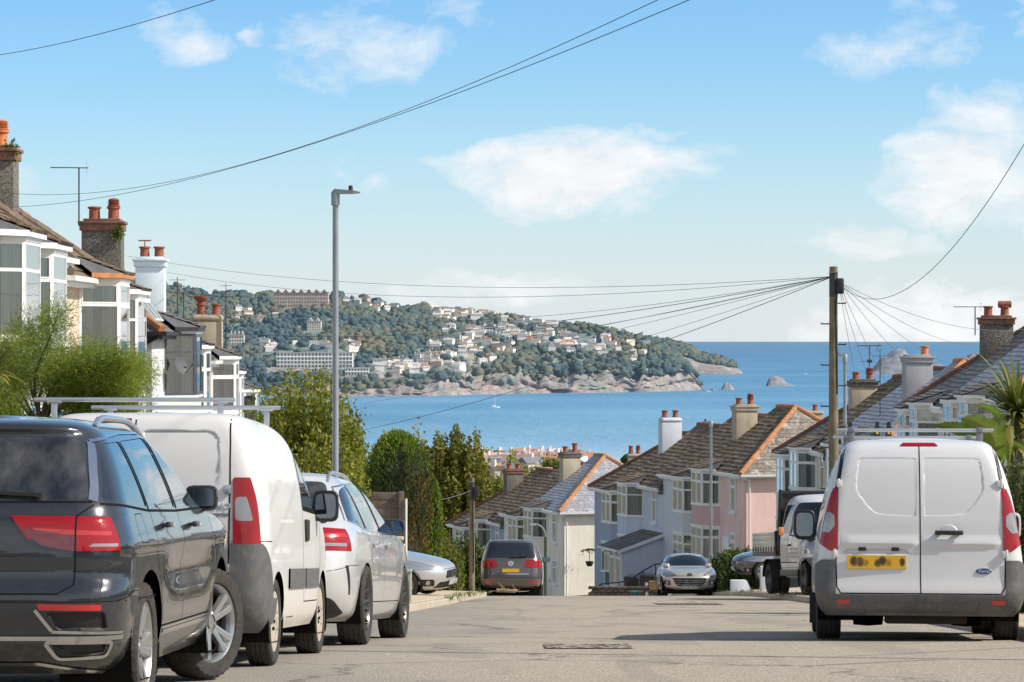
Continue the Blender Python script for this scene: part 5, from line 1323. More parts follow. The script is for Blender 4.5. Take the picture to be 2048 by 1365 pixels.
# --- dark grey SUV, left foreground
def suv():
    rows=[(.24,-1.88,1.90,.80),(.33,-2.02,2.05,.868),(.46,-2.09,2.11,.897),(.60,-2.122,2.117,.905),(.66,-2.116,2.117,.908),(.735,-2.066,2.11,.908),(.84,-2.066,2.06,.908),(.94,-2.060,1.95,.898),(1.01,-2.05,1.62,.880),(1.05,-2.03,1.15,.868),(1.10,-2.01,.95,.852),(1.20,-1.945,.76,.815),(1.30,-1.875,.56,.772),(1.40,-1.81,.34,.722),(1.46,-1.785,.16,.680),(1.50,-1.80,.02,.635),(1.535,-1.70,-.2,.55),(1.558,-1.35,-.5,.42)]
    c=Car('parked_car','dark grey compact SUV with roof rails and red tail lamps, nearest car on the left','car',-2.755,16.34,2.4,rows,P_TROC,rr=.24,br=.07,taper=(.055,.05),warp=lambda x,y,z:(x*(1-.022*math.exp(-((z-.72)/.10)**2)*(sstep(-1.0,-.35,y)*(1-sstep(.35,1.0,y)))+.012*math.exp(-((z-.90)/.045)**2)*(1 if y>-1.9 else .3)),y,z))
    ra=.40
    c.side('cladding',[(-2.2,.2),(2.2,.2),(2.2,.385),(-2.2,.385)],nx=.0)
    c.side('sill_strip',[(-.85,.39),(.85,.39),(.85,.43),(-.85,.43)])
    for y in (-1.30,1.29): c.arch(y,ra,.355,ring=.05)
    c.end('cladding',[(-1,.2),(1,.2),(1,.40),(-1,.40)],ylim=-1.6)
    # glass
    top=lambda y:1.455 if y<-.2 else 1.455-.0*(y+.2)
    c.side('side_window',rpoly([(-1.88,1.125),(-1.17,1.085),(-1.19,1.432),(-1.62,1.415)],[.03,.02,.02,.10]))
    c.side('side_window',rpoly([(-1.12,1.082),(-.30,1.075),(-.34,1.465),(-1.13,1.435)],.03))
    c.side('side_window',rpoly([(-.22,1.075),(.82,1.085),(.60,1.25),(.22,1.42),(-.25,1.465)],.05))
    c.end('rear_window',rpoly([(-.69,1.125),(.69,1.125),(.60,1.445),(-.60,1.445)],.06))
    c.end('windscreen',rpoly([(-.76,1.07),(.76,1.07),(.60,1.46),(-.60,1.46)],.06),e=1)
    # tail lamps: outer part wraps the corner
    c.end('tail_light',[(.30,1.03),(.36,.985),(.47,.895),(.635,.868),(1,.868),(1,1.035),(.32,1.045)][1:] ,ylim=-1.90,mirror=True)
    c.end('tail_light',[(.31,1.042),(.40,.93),(.64,.93),(.64,1.042)],ylim=-1.90,mirror=True)
    c.end('lamp_dark',[(.70,1.036),(1,1.036),(1,.868),(.80,.868),(.84,.95)],ylim=-1.90,mirror=True,only=('tail_light+','tail_light-')); c.end('lamp_dark',[(.36,.985),(.635,.945),(.635,.868),(.47,.895)],ylim=-1.90,mirror=True,only=('tail_light+','tail_light-'))
    c.end('lamp_strip',[(.42,.985),(.80,.965),(.80,.945),(.44,.955)],ylim=-1.9,mirror=True,only=('tail_light+','tail_light-'))
    c.end('lamp_clear',[(.55,.93),(.62,.93),(.62,.915),(.53,.915)],ylim=-1.9,mirror=True,only=('tail_light+','tail_light-'))
    c.end('lamp_clear',[(.72,.905),(.83,.905),(.83,.89),(.70,.89)],ylim=-1.9,mirror=True,only=('tail_light+','tail_light-'))
    c.end('reflector',rpoly([(.47,.575),(.77,.57),(.77,.60),(.46,.605)],.008),ylim=-1.8,mirror=True)
    c.end('lower_grille',rpoly([(.55,.47),(.80,.47),(.79,.565),(.50,.565)],.02),ylim=-1.8,mirror=True,recess=(.012,.02))
    c.end('exhaust_dark',rpoly([(.555,.335),(.765,.345),(.79,.40),(.52,.40)],.02),ylim=-1.7,mirror=True,recess=(.008,.015))
    c.gap_end(rpoly([(.545,.325),(.775,.335),(.81,.412),(.49,.412)],.025),w=.022,mi=2,off=.006,mirror=True,closed=True)
    c.gap_end([(.53,.47),(.45,.575)],w=.018,mi=2,off=.004,mirror=True); c.gap_end([(.53,.465),(.85,.455)],w=.016,mi=2,off=.004,mirror=True)
    c.end('headlight',rpoly([(.45,.80),(.92,.80),(.92,.92),(.50,.88)],.03),e=1,ylim=1.5,mirror=True)
    # shut lines
    c.gap_end([(-.64,.87),(-.635,.70),(-.56,.655),(.56,.655),(.635,.70),(.64,.87)],w=.008)
    c.gap_end([(.637,.87),(.637,1.045),(.71,1.10)],w=.008,mirror=True)
    c.gap_end([(-.70,1.115),(.70,1.115)],w=.012)
    c.gap_end([(-.9,.615),(.9,.615)],w=.005); c.gap_end([(-.75,.245),(-.45,.30),(.45,.30),(.75,.245)],w=.03,mi=2,off=.006)
    c.gap_side([(-1.12,1.07),(-1.12,.85),(-.95,.62),(-.92,.44)]); c.gap_side([(-.26,1.07),(-.25,.80),(-.22,.44)]); c.gap_side([(.85,1.07),(.86,.80),(.80,.44)])
    c.gap_side([(-.92,.44),(.80,.44)],w=.01); c.gap_side(rpoly([(-1.55,.90),(-1.36,.90),(-1.36,1.05),(-1.55,1.05)],.03),sides=(1,),closed=True,w=.004)
    c.gap_side([(-1.95,.615),(-1.70,.66)],w=.005)
    for pl in ([(-1.90,1.105),(-1.18,1.065),(-.3,1.055),(.86,1.065)],): c.gap_side(pl,w=.014)
    c.gap_side([(-1.145,1.07),(-1.155,1.43)],w=.03); c.gap_side([(-.26,1.07),(-.295,1.46)],w=.05)
    # bright trim round the rear quarter glass
    c.gap_side([(-1.66,1.428),(-1.40,1.455),(-1.0,1.478),(-.3,1.49),(.24,1.44)],w=.020,mi=2,off=.004)
    c.gap_side([(-1.915,1.12),(-1.80,1.26),(-1.66,1.42)],w=.05,mi=2,off=.004)
    c.gap_end([(-.90,.432),(.90,.432)],w=.024,mi=2,off=.006); c.gap_end([(.637,.865),(.637,1.047)],w=.007,off=.009,mirror=True)
    c.gap_side([(-.85,.405),(.85,.405)],w=.022,mi=2,off=.004)
    c.finish(dict(body=P_TROC,cladding=V_CLAD,sill_strip=V_CHROME,side_window=V_GLASS,rear_window=V_GLASSR,windscreen=V_GLASS,tail_light=V_RED,lamp_dark=V_REDD,lamp_strip=V_REDL,lamp_clear=V_WLAMP,reflector=V_REDL,lower_grille=V_PLAS,exhaust_dark=V_PLAS,headlight=V_HEAD),push=dict(tail_light=.006,lamp_dark=.006,lamp_strip=.0065,lamp_clear=.0065,side_window=-.004,reflector=.004),bodymats=[V_CHROME],wells=[(-1.30,.44,.355,.5,.875),(1.29,.44,.355,.45,.875)])
    c.wheels((-1.30,1.29),.775,.345,.22,'twin5',.238,V_RIMA,steer=24)
    c.mirror(1,.80,1.12,.20,.155,.13,hm=V_CLAD,arm=.10); c.mirror(-1,.80,1.12,.20,.155,.13,hm=V_CLAD,arm=.10)
    for y in (-.82,.10): c.handle(1,y,.985 if y<0 else .975,P_TROC); c.handle(-1,y,.985,P_TROC)
    for sg in (1,-1):
        mb=MB(); pts=[]
        for k in range(15):
            u=k/14; y=-1.35+1.75*u; q=c.T(sg*.60,y)[0]; pts.append(q+Vector((0,0,-.01+.052*min(1,math.sin(PI*u)*3.2)**.6)))
        mb.tube(pts,.019,8); mb.build('roof_rail',V_ALU,c.root,smooth=True)
    # wiper, spoiler lip, tyre lettering
    w=MB(); a=c.E(-1,.455,1.140); b=c.E(-1,-.10,1.165); w.bar(a[0]+a[1]*.02,b[0]+b[1]*.02,.02,.018); w.build('wiper',V_PLAS,c.root)
    c.plate(-1,0,.52,.52,.111,V_PLYC); e=c.E(-1,0,.92); b_=c.oval('badge',e[0],e[1],.065,.065,V_BADGE); c.text('badge_letter','V',e[0]+e[1]*.006+Vector((0,0,.018)),e[1],.055,V_PLAS,b_); c.text('badge_letter','W',e[0]+e[1]*.006-Vector((0,0,.022)),e[1],.055,V_PLAS,b_)
    fw=[o for o in c.root.children if o.name.startswith('wheel') and o.location.y>1 and o.location.x>0][0]
    for i,ch in enumerate('FALKEN'):
        t_=R(62-i*9); o=c.text('tyre_letter',ch,(0,0,0),(0,-1,0),.05,simple('tyre_lettering',(.09,.085,.08),.8),fw,bold=.002)
        # wheel local: x outward, letters run round the sidewall
        q=o.data; rr=.290; 
        M=Matrix(((0,0,1),(1,0,0),(0,1,0))).to_4x4()
        me=q
        me.transform(Matrix.Rotation(0,4,'X'))
        co=[v.co.copy() for v in me.vertices]
        for v,p in zip(me.vertices,co):
            lx,lz=p.x,p.z; a=t_; rad=rr+lz; th=PI/2-(0); 
            # position on the sidewall: angle a measured from straight up towards the rear
            cy=-(math.sin(a)); cz=math.cos(a)
            v.co=Vector((.1125,cy*rad+lx*math.cos(a),cz*rad+lx*math.sin(a)))
        o.rotation_euler=(-fw.rotation_euler.x,0,0)
    return c
suv()
# --- white small van, left
def van_small():
    rows=[(.24,-1.80,1.78,.80),(.33,-1.89,1.88,.842),(.46,-1.935,1.92,.858),(.62,-1.93,1.93,.862),(.80,-1.918,1.90,.860),(.95,-1.91,1.72,.855),(1.05,-1.905,1.35,.850),(1.12,-1.90,1.12,.843),(1.26,-1.888,.92,.822),(1.40,-1.868,.70,.790),(1.52,-1.838,.50,.755),(1.62,-1.80,.30,.708),(1.685,-1.745,.08,.640),(1.715,-1.62,-.2,.55),(1.728,-1.3,-.6,.38)]
    c=Car('parked_van','small white panel van with asymmetric rear doors and silver roof bars, second on the left','van',-2.385,20.85,3.2,rows,P_WHITE,rr=.17,rf=.34,br=.03,taper=(.02,.05))
    for y in (-1.35,1.16): c.arch(y,.335,.31)
    c.end('bumper',[(-1,.2),(1,.2),(1,.465),(-1,.465)],ylim=-1.45)
    c.end('bumper',[(.62,.46),(1,.46),(1,.83),(.60,.83)],ylim=-1.84,mirror=True,suffix=False)
    c.side('bumper',[(-1.95,.2),(-1.58,.2),(-1.60,.42),(-1.69,.62),(-1.81,.80),(-1.84,.83),(-1.95,.83)])
    c.end('tail_light',rpoly([(.625,.825),(1,.825),(1,1.27),(.615,1.27)],[.01,.03,.03,.02]),ylim=-1.845,mirror=True)
    c.end('lamp_clear',rpoly([(.635,.98),(.76,.98),(.76,1.14),(.635,1.14)],.03),ylim=-1.872,mirror=True,only=('tail_light+','tail_light-'))
    c.end('rear_door_panel',rpoly([(-.02,1.13),(.535,1.13),(.535,1.605),(-.02,1.605)],[.05,.18,.13,.05]),recess=(.022,.007))
    c.end('rear_door_panel',rpoly([(-.10,1.13),(-.56,1.13),(-.56,1.60),(-.10,1.60)],.09),recess=(.022,.007),suffix=False)
    c.side('side_window',rpoly([(-.02,1.10),(.86,1.08),(.76,1.22),(.45,1.49),(.02,1.54)],.05))
    c.end('windscreen',rpoly([(-.72,1.12),(.72,1.12),(.60,1.62),(-.60,1.62)],.07),e=1)
    c.side('side_moulding',rpoly([(-.86,.52),(-.02,.52),(-.02,.66),(-.86,.66)],.02)); c.side('side_moulding',rpoly([(.02,.52),(.78,.52),(.78,.66),(.02,.66)],.02))
    c.end('headlight',rpoly([(.45,.72),(.9,.72),(.9,1.0),(.6,.95)],.04),e=1,ylim=1.3,mirror=True)
    c.gap_end([(-.06,.47),(-.06,1.66),(-.06,1.70)],w=.010)
    c.gap_end([(.575,1.70),(.590,1.50),(.597,1.27),(.597,.60),(.55,.49),(.45,.47),(-.45,.47),(-.55,.49),(-.597,.60),(-.597,1.27),(-.59,1.5),(-.575,1.70)],w=.010)
    c.gap_side([(-.05,1.62),(-.06,1.10),(-.05,.6),(.02,.42),(.8,.42),(.95,.75),(.93,1.05)],w=.008)
    c.gap_side([(-.02,1.10),(.86,1.08),(.76,1.22),(.45,1.49),(.02,1.54)],closed=True,w=.035,mi=1)
    c.gap_side([(-1.9,.845),(-1.64,.845)],w=.006); c.gap_side([(-.80,.32),(-.45,.32)],w=.006)
    c.finish(dict(body=P_WHITE,bumper=V_BUMP,tail_light=V_RED,lamp_clear=V_WLAMP,rear_door_panel=P_WHITE,side_window=V_GLASS,windscreen=V_GLASS,side_moulding=V_BUMP,headlight=V_HEAD),push=dict(tail_light=.008,lamp_clear=.009,bumper=.012,side_moulding=.014,side_window=-.003),wells=[(-1.35,.36,.31,.5,.845),(1.16,.36,.31,.45,.845)])
    c.wheels((-1.35,1.16),.755,.30,.175,'cover',.205,V_RIMS)
    for sg in (1,-1): c.mirror(sg,.70,1.13,.20,.24,.10,hm=V_PLAS,arm=.0)
    p,n=c.S(1,.12,.93); mb=MB(); mb.box((p.x-.01,.04,.86),(p.x+.02,.20,1.02)); mb.build('door_handle',V_PLAS,c.root,bevel=.012)
    for z in (1.19,.665):
        for sg in (1,-1): e=c.E(-1,sg*.585,z); h=MB(); h.box(tuple(e[0]-Vector((.022,.022,.03))),tuple(e[0]+Vector((.022,.01,.03)))); h.build('hinge',V_ALU,c.root,bevel=.005)
    e=c.E(-1,-.20,1.655); mb=MB(); mb.box((e[0].x-.11,e[0].y-.012,e[0].z-.017),(e[0].x+.11,e[0].y+.03,e[0].z+.017)); mb.build('brake_light',V_RED,c.root,bevel=.006)
    e=c.E(-1,.505,1.075); c.text('lettering','NEMO',e[0],e[1],.058,V_BADGE,shear=.25,bold=.001,ext=.003,xs=1.15); e=c.E(-1,.505,1.025); c.text('lettering','Enterprise',e[0],e[1],.042,simple('letter_grey',(.22,.22,.23),.3,.5),shear=.25,bold=.0005)
    e=c.E(-1,.60,.40); c.oval('parking_sensor',e[0]+e[1]*.012,e[1],.014,.014,V_PLAS)
    c.plate(-1,-.35,.80,m=V_PLY)
    # roof bars on posts
    for y,xl,xr,zb_ in ((-1.33,-.86,.54,1.822),(-.06,-.72,.68,1.836)):
        mb=MB(); mb.bar((xl,y,zb_),(xr,y,zb_),.045,.03); o=mb.build('roof_bar',V_ALU,c.root,bevel=.006)
        for x in (xl+.14,xr-.10):
            q=c.T(x,y)[0]; m2=MB(); m2.bar(q-Vector((0,0,.03)),(x-.0,y,zb_-.013),.03,.04); m2.bar((x-.05,y,zb_-.015),(x+.05,y,zb_-.015),.05,.02); m2.build('bar_foot',V_ALU,o,bevel=.006)
    return c
van_small()
# --- silver estate
def estate():
    rows=[(.20,-2.05,2.10,.80),(.28,-2.24,2.27,.862),(.42,-2.325,2.33,.893),(.57,-2.35,2.35,.903),(.70,-2.338,2.33,.905),(.80,-2.325,2.22,.900),(.88,-2.305,1.95,.890),(.935,-2.275,1.5,.877),(.975,-2.235,1.12,.862),(1.02,-2.18,.98,.845),(1.12,-2.05,.76,.800),(1.22,-1.92,.52,.752),(1.31,-1.82,.28,.700),(1.375,-1.765,.06,.645),(1.41,-1.74,-.08,.60),(1.437,-1.60,-.35,.52),(1.453,-1.25,-.65,.38)]
    c=Car('parked_car','silver estate car with roof rails and dark alloy wheels, third on the left','car',-2.005,25.33,4.2,rows,P_SILVER,rr=.32,br=.10,taper=(.07,.06))
    for y in (-1.40,1.44): c.arch(y,.355,.335)
    c.end('tail_light',rpoly([(.42,.785),(1,.775),(1,.945),(.60,.965),(.38,.93)],[.03,.02,.02,.03,.03]),ylim=-2.02,mirror=True)
    c.end('lamp_strip',[(.42,.875),(.86,.895),(.86,.925),(.44,.91)],ylim=-2.06,mirror=True,only=('tail_light+','tail_light-'))
    c.end('lamp_clear',[(.45,.815),(.80,.815),(.80,.84),(.47,.84)],ylim=-2.08,mirror=True,only=('tail_light+','tail_light-'))
    c.side('side_window',rpoly([(-1.88,1.03),(-1.26,.965),(-1.30,1.335),(-1.60,1.30)],[.04,.02,.03,.14])); c.side('side_window',rpoly([(-1.22,.965),(-.34,.955),(-.38,1.385),(-1.24,1.345)],.02)); c.side('side_window',rpoly([(-.27,.955),(.86,.965),(.60,1.12),(.18,1.34),(-.30,1.385)],.04))
    c.end('rear_window',rpoly([(-.66,1.0),(.66,1.0),(.56,1.36),(-.56,1.36)],.06)); c.end('windscreen',rpoly([(-.74,1.0),(.74,1.0),(.58,1.39),(-.58,1.39)],.06),e=1)
    c.side('bumper_vent',[(-2.045,.42),(-2.015,.42),(-2.075,.66),(-2.12,.66)])
    c.end('diffuser',rpoly([(-.80,.21),(.80,.21),(.70,.40),(-.70,.40)],.06),ylim=-2.0)
    c.end('headlight',rpoly([(.45,.66),(.92,.66),(.92,.82),(.55,.80)],.04),e=1,ylim=1.7,mirror=True)
    c.gap_side([(-1.88,1.03),(-1.26,.965),(-.3,.955),(.86,.965)],w=.016,mi=2,off=.004); c.gap_side([(-1.92,1.03),(-1.62,1.315),(-1.3,1.352),(-.3,1.402),(.2,1.355)],w=.014,mi=2,off=.004)
    c.gap_side([(-1.24,.97),(-1.26,1.345)],w=.035); c.gap_side([(-.31,.96),(-.34,1.385)],w=.05)
    c.gap_side([(-1.23,.95),(-1.10,.66),(-1.02,.38)]); c.gap_side([(-.30,.95),(-.28,.38)]); c.gap_side([(.90,.95),(.92,.70),(.86,.38)]); c.gap_side([(-1.04,.36),(.98,.36)],w=.008)
    c.gap_side([(-2.30,.60),(-2.05,.66),(-1.80,.665)],w=.005); c.gap_end([(.575,.95),(.60,.775),(.58,.60),(-.58,.60),(-.60,.775),(-.575,.95)],w=.008)
    c.finish(dict(body=P_SILVER,tail_light=V_RED,lamp_strip=V_REDL,lamp_clear=V_WLAMP,side_window=V_GLASS,rear_window=V_GLASSR,windscreen=V_GLASS,bumper_vent=V_PLAS,diffuser=V_PLAS,headlight=V_HEAD),push=dict(tail_light=.006,lamp_strip=.0065,lamp_clear=.0065,side_window=-.003),bodymats=[V_CHROME],wells=[(-1.40,.385,.335,.5,.88),(1.44,.385,.335,.45,.88)])
    c.wheels((-1.40,1.44),.785,.335,.235,'multi',.245,V_RIMD)
    for sg in (1,-1):
        c.mirror(sg,.72,1.03,.21,.145,.13,hm=V_CLAD,arm=-.02)
        mb=MB(); pts=[]
        for k in range(15): u=k/14; y=-1.60+2.1*u; q=c.T(sg*.565,y)[0]; pts.append(q+Vector((0,0,-.008+.036*min(1,math.sin(PI*u)*3.2)**.6)))
        mb.tube(pts,.016,8); mb.build('roof_rail',V_ALU,c.root,smooth=True)
        mb=MB(); mb.lathe([(.055,-2.36),(.065,-2.37),(.06,-2.30),(.05,-2.2)],'y',(sg*.62,0,.30),16); mb.build('exhaust_tip',V_CHROME,c.root,smooth=True)
        for y in (-1.02,-.14): c.handle(sg,y,.86,P_SILVER)
    c.plate(-1,0,.70,m=V_PLYC); e=c.E(-1,0,.86); c.oval('badge',e[0],e[1],.05,.05,V_BADGE)
    return c
estate()
# --- white van with twin doors, right
def van_big():
    rows=[(.24,-2.10,2.05,.82),(.31,-2.185,2.15,.875),(.42,-2.215,2.19,.905),(.55,-2.19,2.205,.915),(.70,-2.178,2.2,.908),(.84,-2.172,2.12,.892),(.95,-2.160,1.95,.876),(1.06,-2.152,1.6,.860),(1.14,-2.142,1.35,.846),(1.27,-2.125,1.1,.822),(1.42,-2.098,.82,.784),(1.56,-2.062,.55,.740),(1.66,-2.02,.33,.700),(1.735,-1.965,.12,.660),(1.785,-1.87,-.1,.60),(1.815,-1.55,-.5,.47)]
    c=Car('parked_van','white panel van with twin rear doors and a yellow plate, parked at the right','van',3.80,27.23,5.2,rows,P_WHITEB,rr=.15,rf=.34,br=.025,taper=(.0,.05),sub=6)
    for y in (-1.36,1.30): c.arch(y,.355,.335)
    c.end('bumper',[(-1,.2),(1,.2),(1,.415),(-1,.415)],ylim=-1.72)
    c.end('bumper',[(.745,.41),(1,.41),(1,.62),(.86,.72),(.745,.72)],ylim=-1.86,mirror=True,suffix=False)
    c.end('bumper_pad',rpoly([(-.50,.235),(.50,.235),(.56,.37),(-.56,.37)],.04),ylim=-2,only=('bumper',),recess=(.02,.012))
    c.end('reflector',rpoly([(.62,.335),(.735,.335),(.735,.375),(.62,.375)],.008),ylim=-1.9,mirror=True,only=('bumper',))
    c.end('tail_light',rpoly([(.725,.80),(.80,.80),(.95,.92),(.95,1.25),(.745,1.36),(.72,1.36)],[.02,.02,.02,.02,.02,.02]),ylim=-2.055,mirror=True)
    c.end('lamp_clear',rpoly([(.748,1.02),(.80,.955),(.95,.99),(.95,1.08),(.79,1.145),(.748,1.11)],.012),ylim=-2.075,mirror=True,only=('tail_light+','tail_light-'))
    c.end('pillar_slot',[(.705,1.36),(.75,1.345),(.69,1.68),(.672,1.69)],ylim=-1.9,mirror=True)
    P=[(-.585,1.33),(-.42,1.12),(-.28,1.095),(-.022,1.088),(-.022,1.645),(-.55,1.645)]
    c.end('rear_door_panel',rpoly(P,[.08,.06,.05,.005,.005,.07]),recess=(.022,.0045),mirror=True,suffix=True)
    c.end('plate_recess',rpoly([(-.70,.755),(-.08,.755),(-.12,.845),(-.66,.845)],.05),recess=(.02,.018))
    c.end('brake_light',rpoly([(-.17,1.735),(.17,1.735),(.14,1.765),(-.14,1.765)],.01),ylim=-1.6,ny=-.9)
    c.side('side_window',rpoly([(.10,1.13),(1.05,1.10),(.95,1.25),(.62,1.52),(.12,1.58)],.05)); c.end('windscreen',rpoly([(-.76,1.15),(.76,1.15),(.62,1.68),(-.62,1.68)],.07),e=1)
    c.end('headlight',rpoly([(.55,.75),(.9,.75),(.9,1.08),(.7,1.0)],.04),e=1,ylim=1.3,mirror=True)
    c.gap_end([(0,.42),(0,1.735)],w=.010); 
    c.gap_end([(.655,1.73),(.70,1.45),(.722,1.36),(.735,1.0),(.742,.70),(.735,.48),(.70,.425),(-.70,.425),(-.735,.48),(-.742,.70),(-.735,1.0),(-.722,1.36),(-.70,1.45),(-.655,1.73)],w=.011)
    c.gap_side([(.08,1.66),(.06,1.1),(.08,.5),(.15,.42)],w=.008); c.gap_side([(-1.95,.90),(-1.0,.90),(-.98,1.05),(-1.9,1.08)],w=.006); c.gap_side([(-1.75,1.20),(.06,1.20)],w=.016)
    c.finish(dict(body=P_WHITEB,bumper=V_BUMP,bumper_pad=V_BUMP,reflector=V_REDL,tail_light=V_RED,lamp_clear=V_WLAMP,pillar_slot=V_PLAS,rear_door_panel=P_WHITEB,plate_recess=P_WHITEB,brake_light=V_RED,side_window=V_GLASS,windscreen=V_GLASS,headlight=V_HEAD),push=dict(tail_light=.010,lamp_clear=.013,bumper=.014,bumper_pad=.014,reflector=.018,brake_light=.006),wells=[(-1.36,.385,.335,.5,.895),(1.30,.385,.335,.45,.895)])
    c.wheels((-1.36,1.30),.795,.325,.215,'steel',.205,V_RIMD)
    c.mirror(-1,1.00,1.08,.215,.30,.11,hm=V_PLAS,arm=.02); c.mirror(1,1.00,1.08,.20,.26,.11,arm=.10)
    # crease across both doors, plate, lamps, handle, hinges, badge
    for z,s_ in ((.862,1),):
        for x0,x1 in ((-.70,-.012),(.012,.72)):
            mb=MB(); rows_=[]
            for k in range(17):
                x=x0+(x1-x0)*k/16; f=min(1,min(k,16-k)/1.5); q=[]
                for dz,do in ((-.045,0),(-.02,.006),(-.004,.016),(.012,.018),(.05,.004),(.085,0)):
                    p,n=c.E(-1,x,z+dz); q.append(p+n*(do*f+.001))
                rows_.append(q)
            mb.grid(rows_); mb.build('door_crease',P_WHITEB,c.root,smooth='all')
    c.plate(-1,-.385,.70,.52,.118,V_PLY,off=.014)
    for x in (-.51,-.22):
        p,n=c.E(-1,x,.815); mb=MB(); mb.box((x-.034,p.y-.008,.80),(x+.034,p.y+.02,.833)); mb.build('plate_lamp',V_PLAS,c.root,bevel=.006)
    p,n=c.E(-1,.25,.96)
    k=MB(); k.lathe([(.001,-.004),(.075,-.002),(.082,.004)],'y',(.25,p.y-.0,.955),24); k.build('handle_dish',P_WHITEB,c.root,smooth=True)
    mb=MB(); mb.box((.125,p.y-.052,.943),(.375,p.y-.026,.983)); h=mb.build('door_handle',V_PLAS,c.root,bevel=.012); mb=MB(); mb.box((.145,p.y-.03,.95),(.19,p.y+.01,.975)); mb.box((.32,p.y-.03,.95),(.355,p.y+.01,.975)); mb.build('handle_stem',V_PLAS,h)
    for z,x in ((1.40,.705),(.775,.742)):
        for sg in (1,-1):
            p,n=c.E(-1,sg*x,z); mb=MB(); mb.box((sg*x-.03,p.y-.03,z-.03),(sg*x+.012,p.y+.012,z+.03)); mb.tube([(sg*(x+.012),p.y-.02,z-.04),(sg*(x+.012),p.y-.02,z+.04)],.013,8); mb.build('hinge',P_WHITEB,c.root,bevel=.005)
    p,n=c.E(-1,.55,.625); b_=c.oval('badge',p,n,.075,.032,V_BADGE,.005); i_=c.oval('badge_field',p+n*.005,n,.069,.027,V_BLUE,.003,parent=b_); c.text('badge_letter','Ford',p+n*.0085,n,.042,V_BADGE,b_,shear=.3,xs=1.25)
    # mud flap, rear axle, exhaust and spring hangers seen under the bumper
    mb=MB(); mb.tube([(-.72,-1.36,.30),(.72,-1.36,.30)],.055,10); mb.build('rear_axle',V_BLACK,c.root,smooth=True)
    mb=MB(); mb.box((-.30,-1.95,.155),(.42,-1.70,.27)); mb.build('tow_crossmember',simple('rusty_underside',(.05,.04,.03),.9),c.root,bevel=.02)
    for sg in (-1,1):
        mb=MB(); mb.lathe([(.001,-.14),(.075,-.13),(.085,.0),(.075,.13),(.001,.14)],'x',(sg*.44,-1.5,.21),14); mb.bar((sg*.52,-2.0,.30),(sg*.52,-.9,.28),.06,.05); mb.build('leaf_spring',V_BLACK,c.root)
    mb=MB(); mb.lathe([(.04,-2.0),(.045,-1.98),(.04,-1.3)],'y',(.50,0,.225),12); mb.build('exhaust_tip',V_BLACK,c.root,smooth=True)
    for sg in (-1,1): mb=MB(); mb.box((sg*.86-.10,1.62 if False else -1.02,.14),(sg*.86+.03,-1.005,.42)); mb.build('mud_flap',V_PLAS,c.root)
    # rack
    for y in (-1.45,.0):
        z=1.905
        mb=MB(); mb.bar((-.72,y,z),(.70,y,z),.05,.032); o=mb.build('roof_bar',V_ALU,c.root,bevel=.006)
        for x in (-.585,.575):
            q=c.T(x,y)[0]; m2=MB(); m2.bar(q-Vector((0,0,.03)),(x,y,z-.012),.045,.06); m2.bar((x,y,z-.02),(x,y,z+.025),.075,.058); m2.build('bar_foot',simple('grey_clamp',(.22,.22,.23),.5),o,bevel=.005)
        if y==0:
            for x in (-.56,-.30,-.19):
                m2=MB(); m2.add([(x-.03,y-.035,z+.017),(x+.03,y-.035,z+.017),(x+.02,y-.035,z+.15),(x-.012,y-.035,z+.15),(x-.03,y+.035,z+.017),(x+.03,y+.035,z+.017),(x+.02,y+.0,z+.15),(x-.012,y+.0,z+.15)],[(0,1,2,3),(4,7,6,5),(0,3,7,4),(1,5,6,2),(3,2,6,7)]); s_=m2.build('ladder_stop',V_PLAS,o)
                m3=MB(); m3.box((x-.008,y-.040,z+.03),(x+.016,y-.036,z+.075)); m3.build('yellow_tag',simple('yellow_tag',(.75,.5,.03),.5),s_)
    return c
van_big()
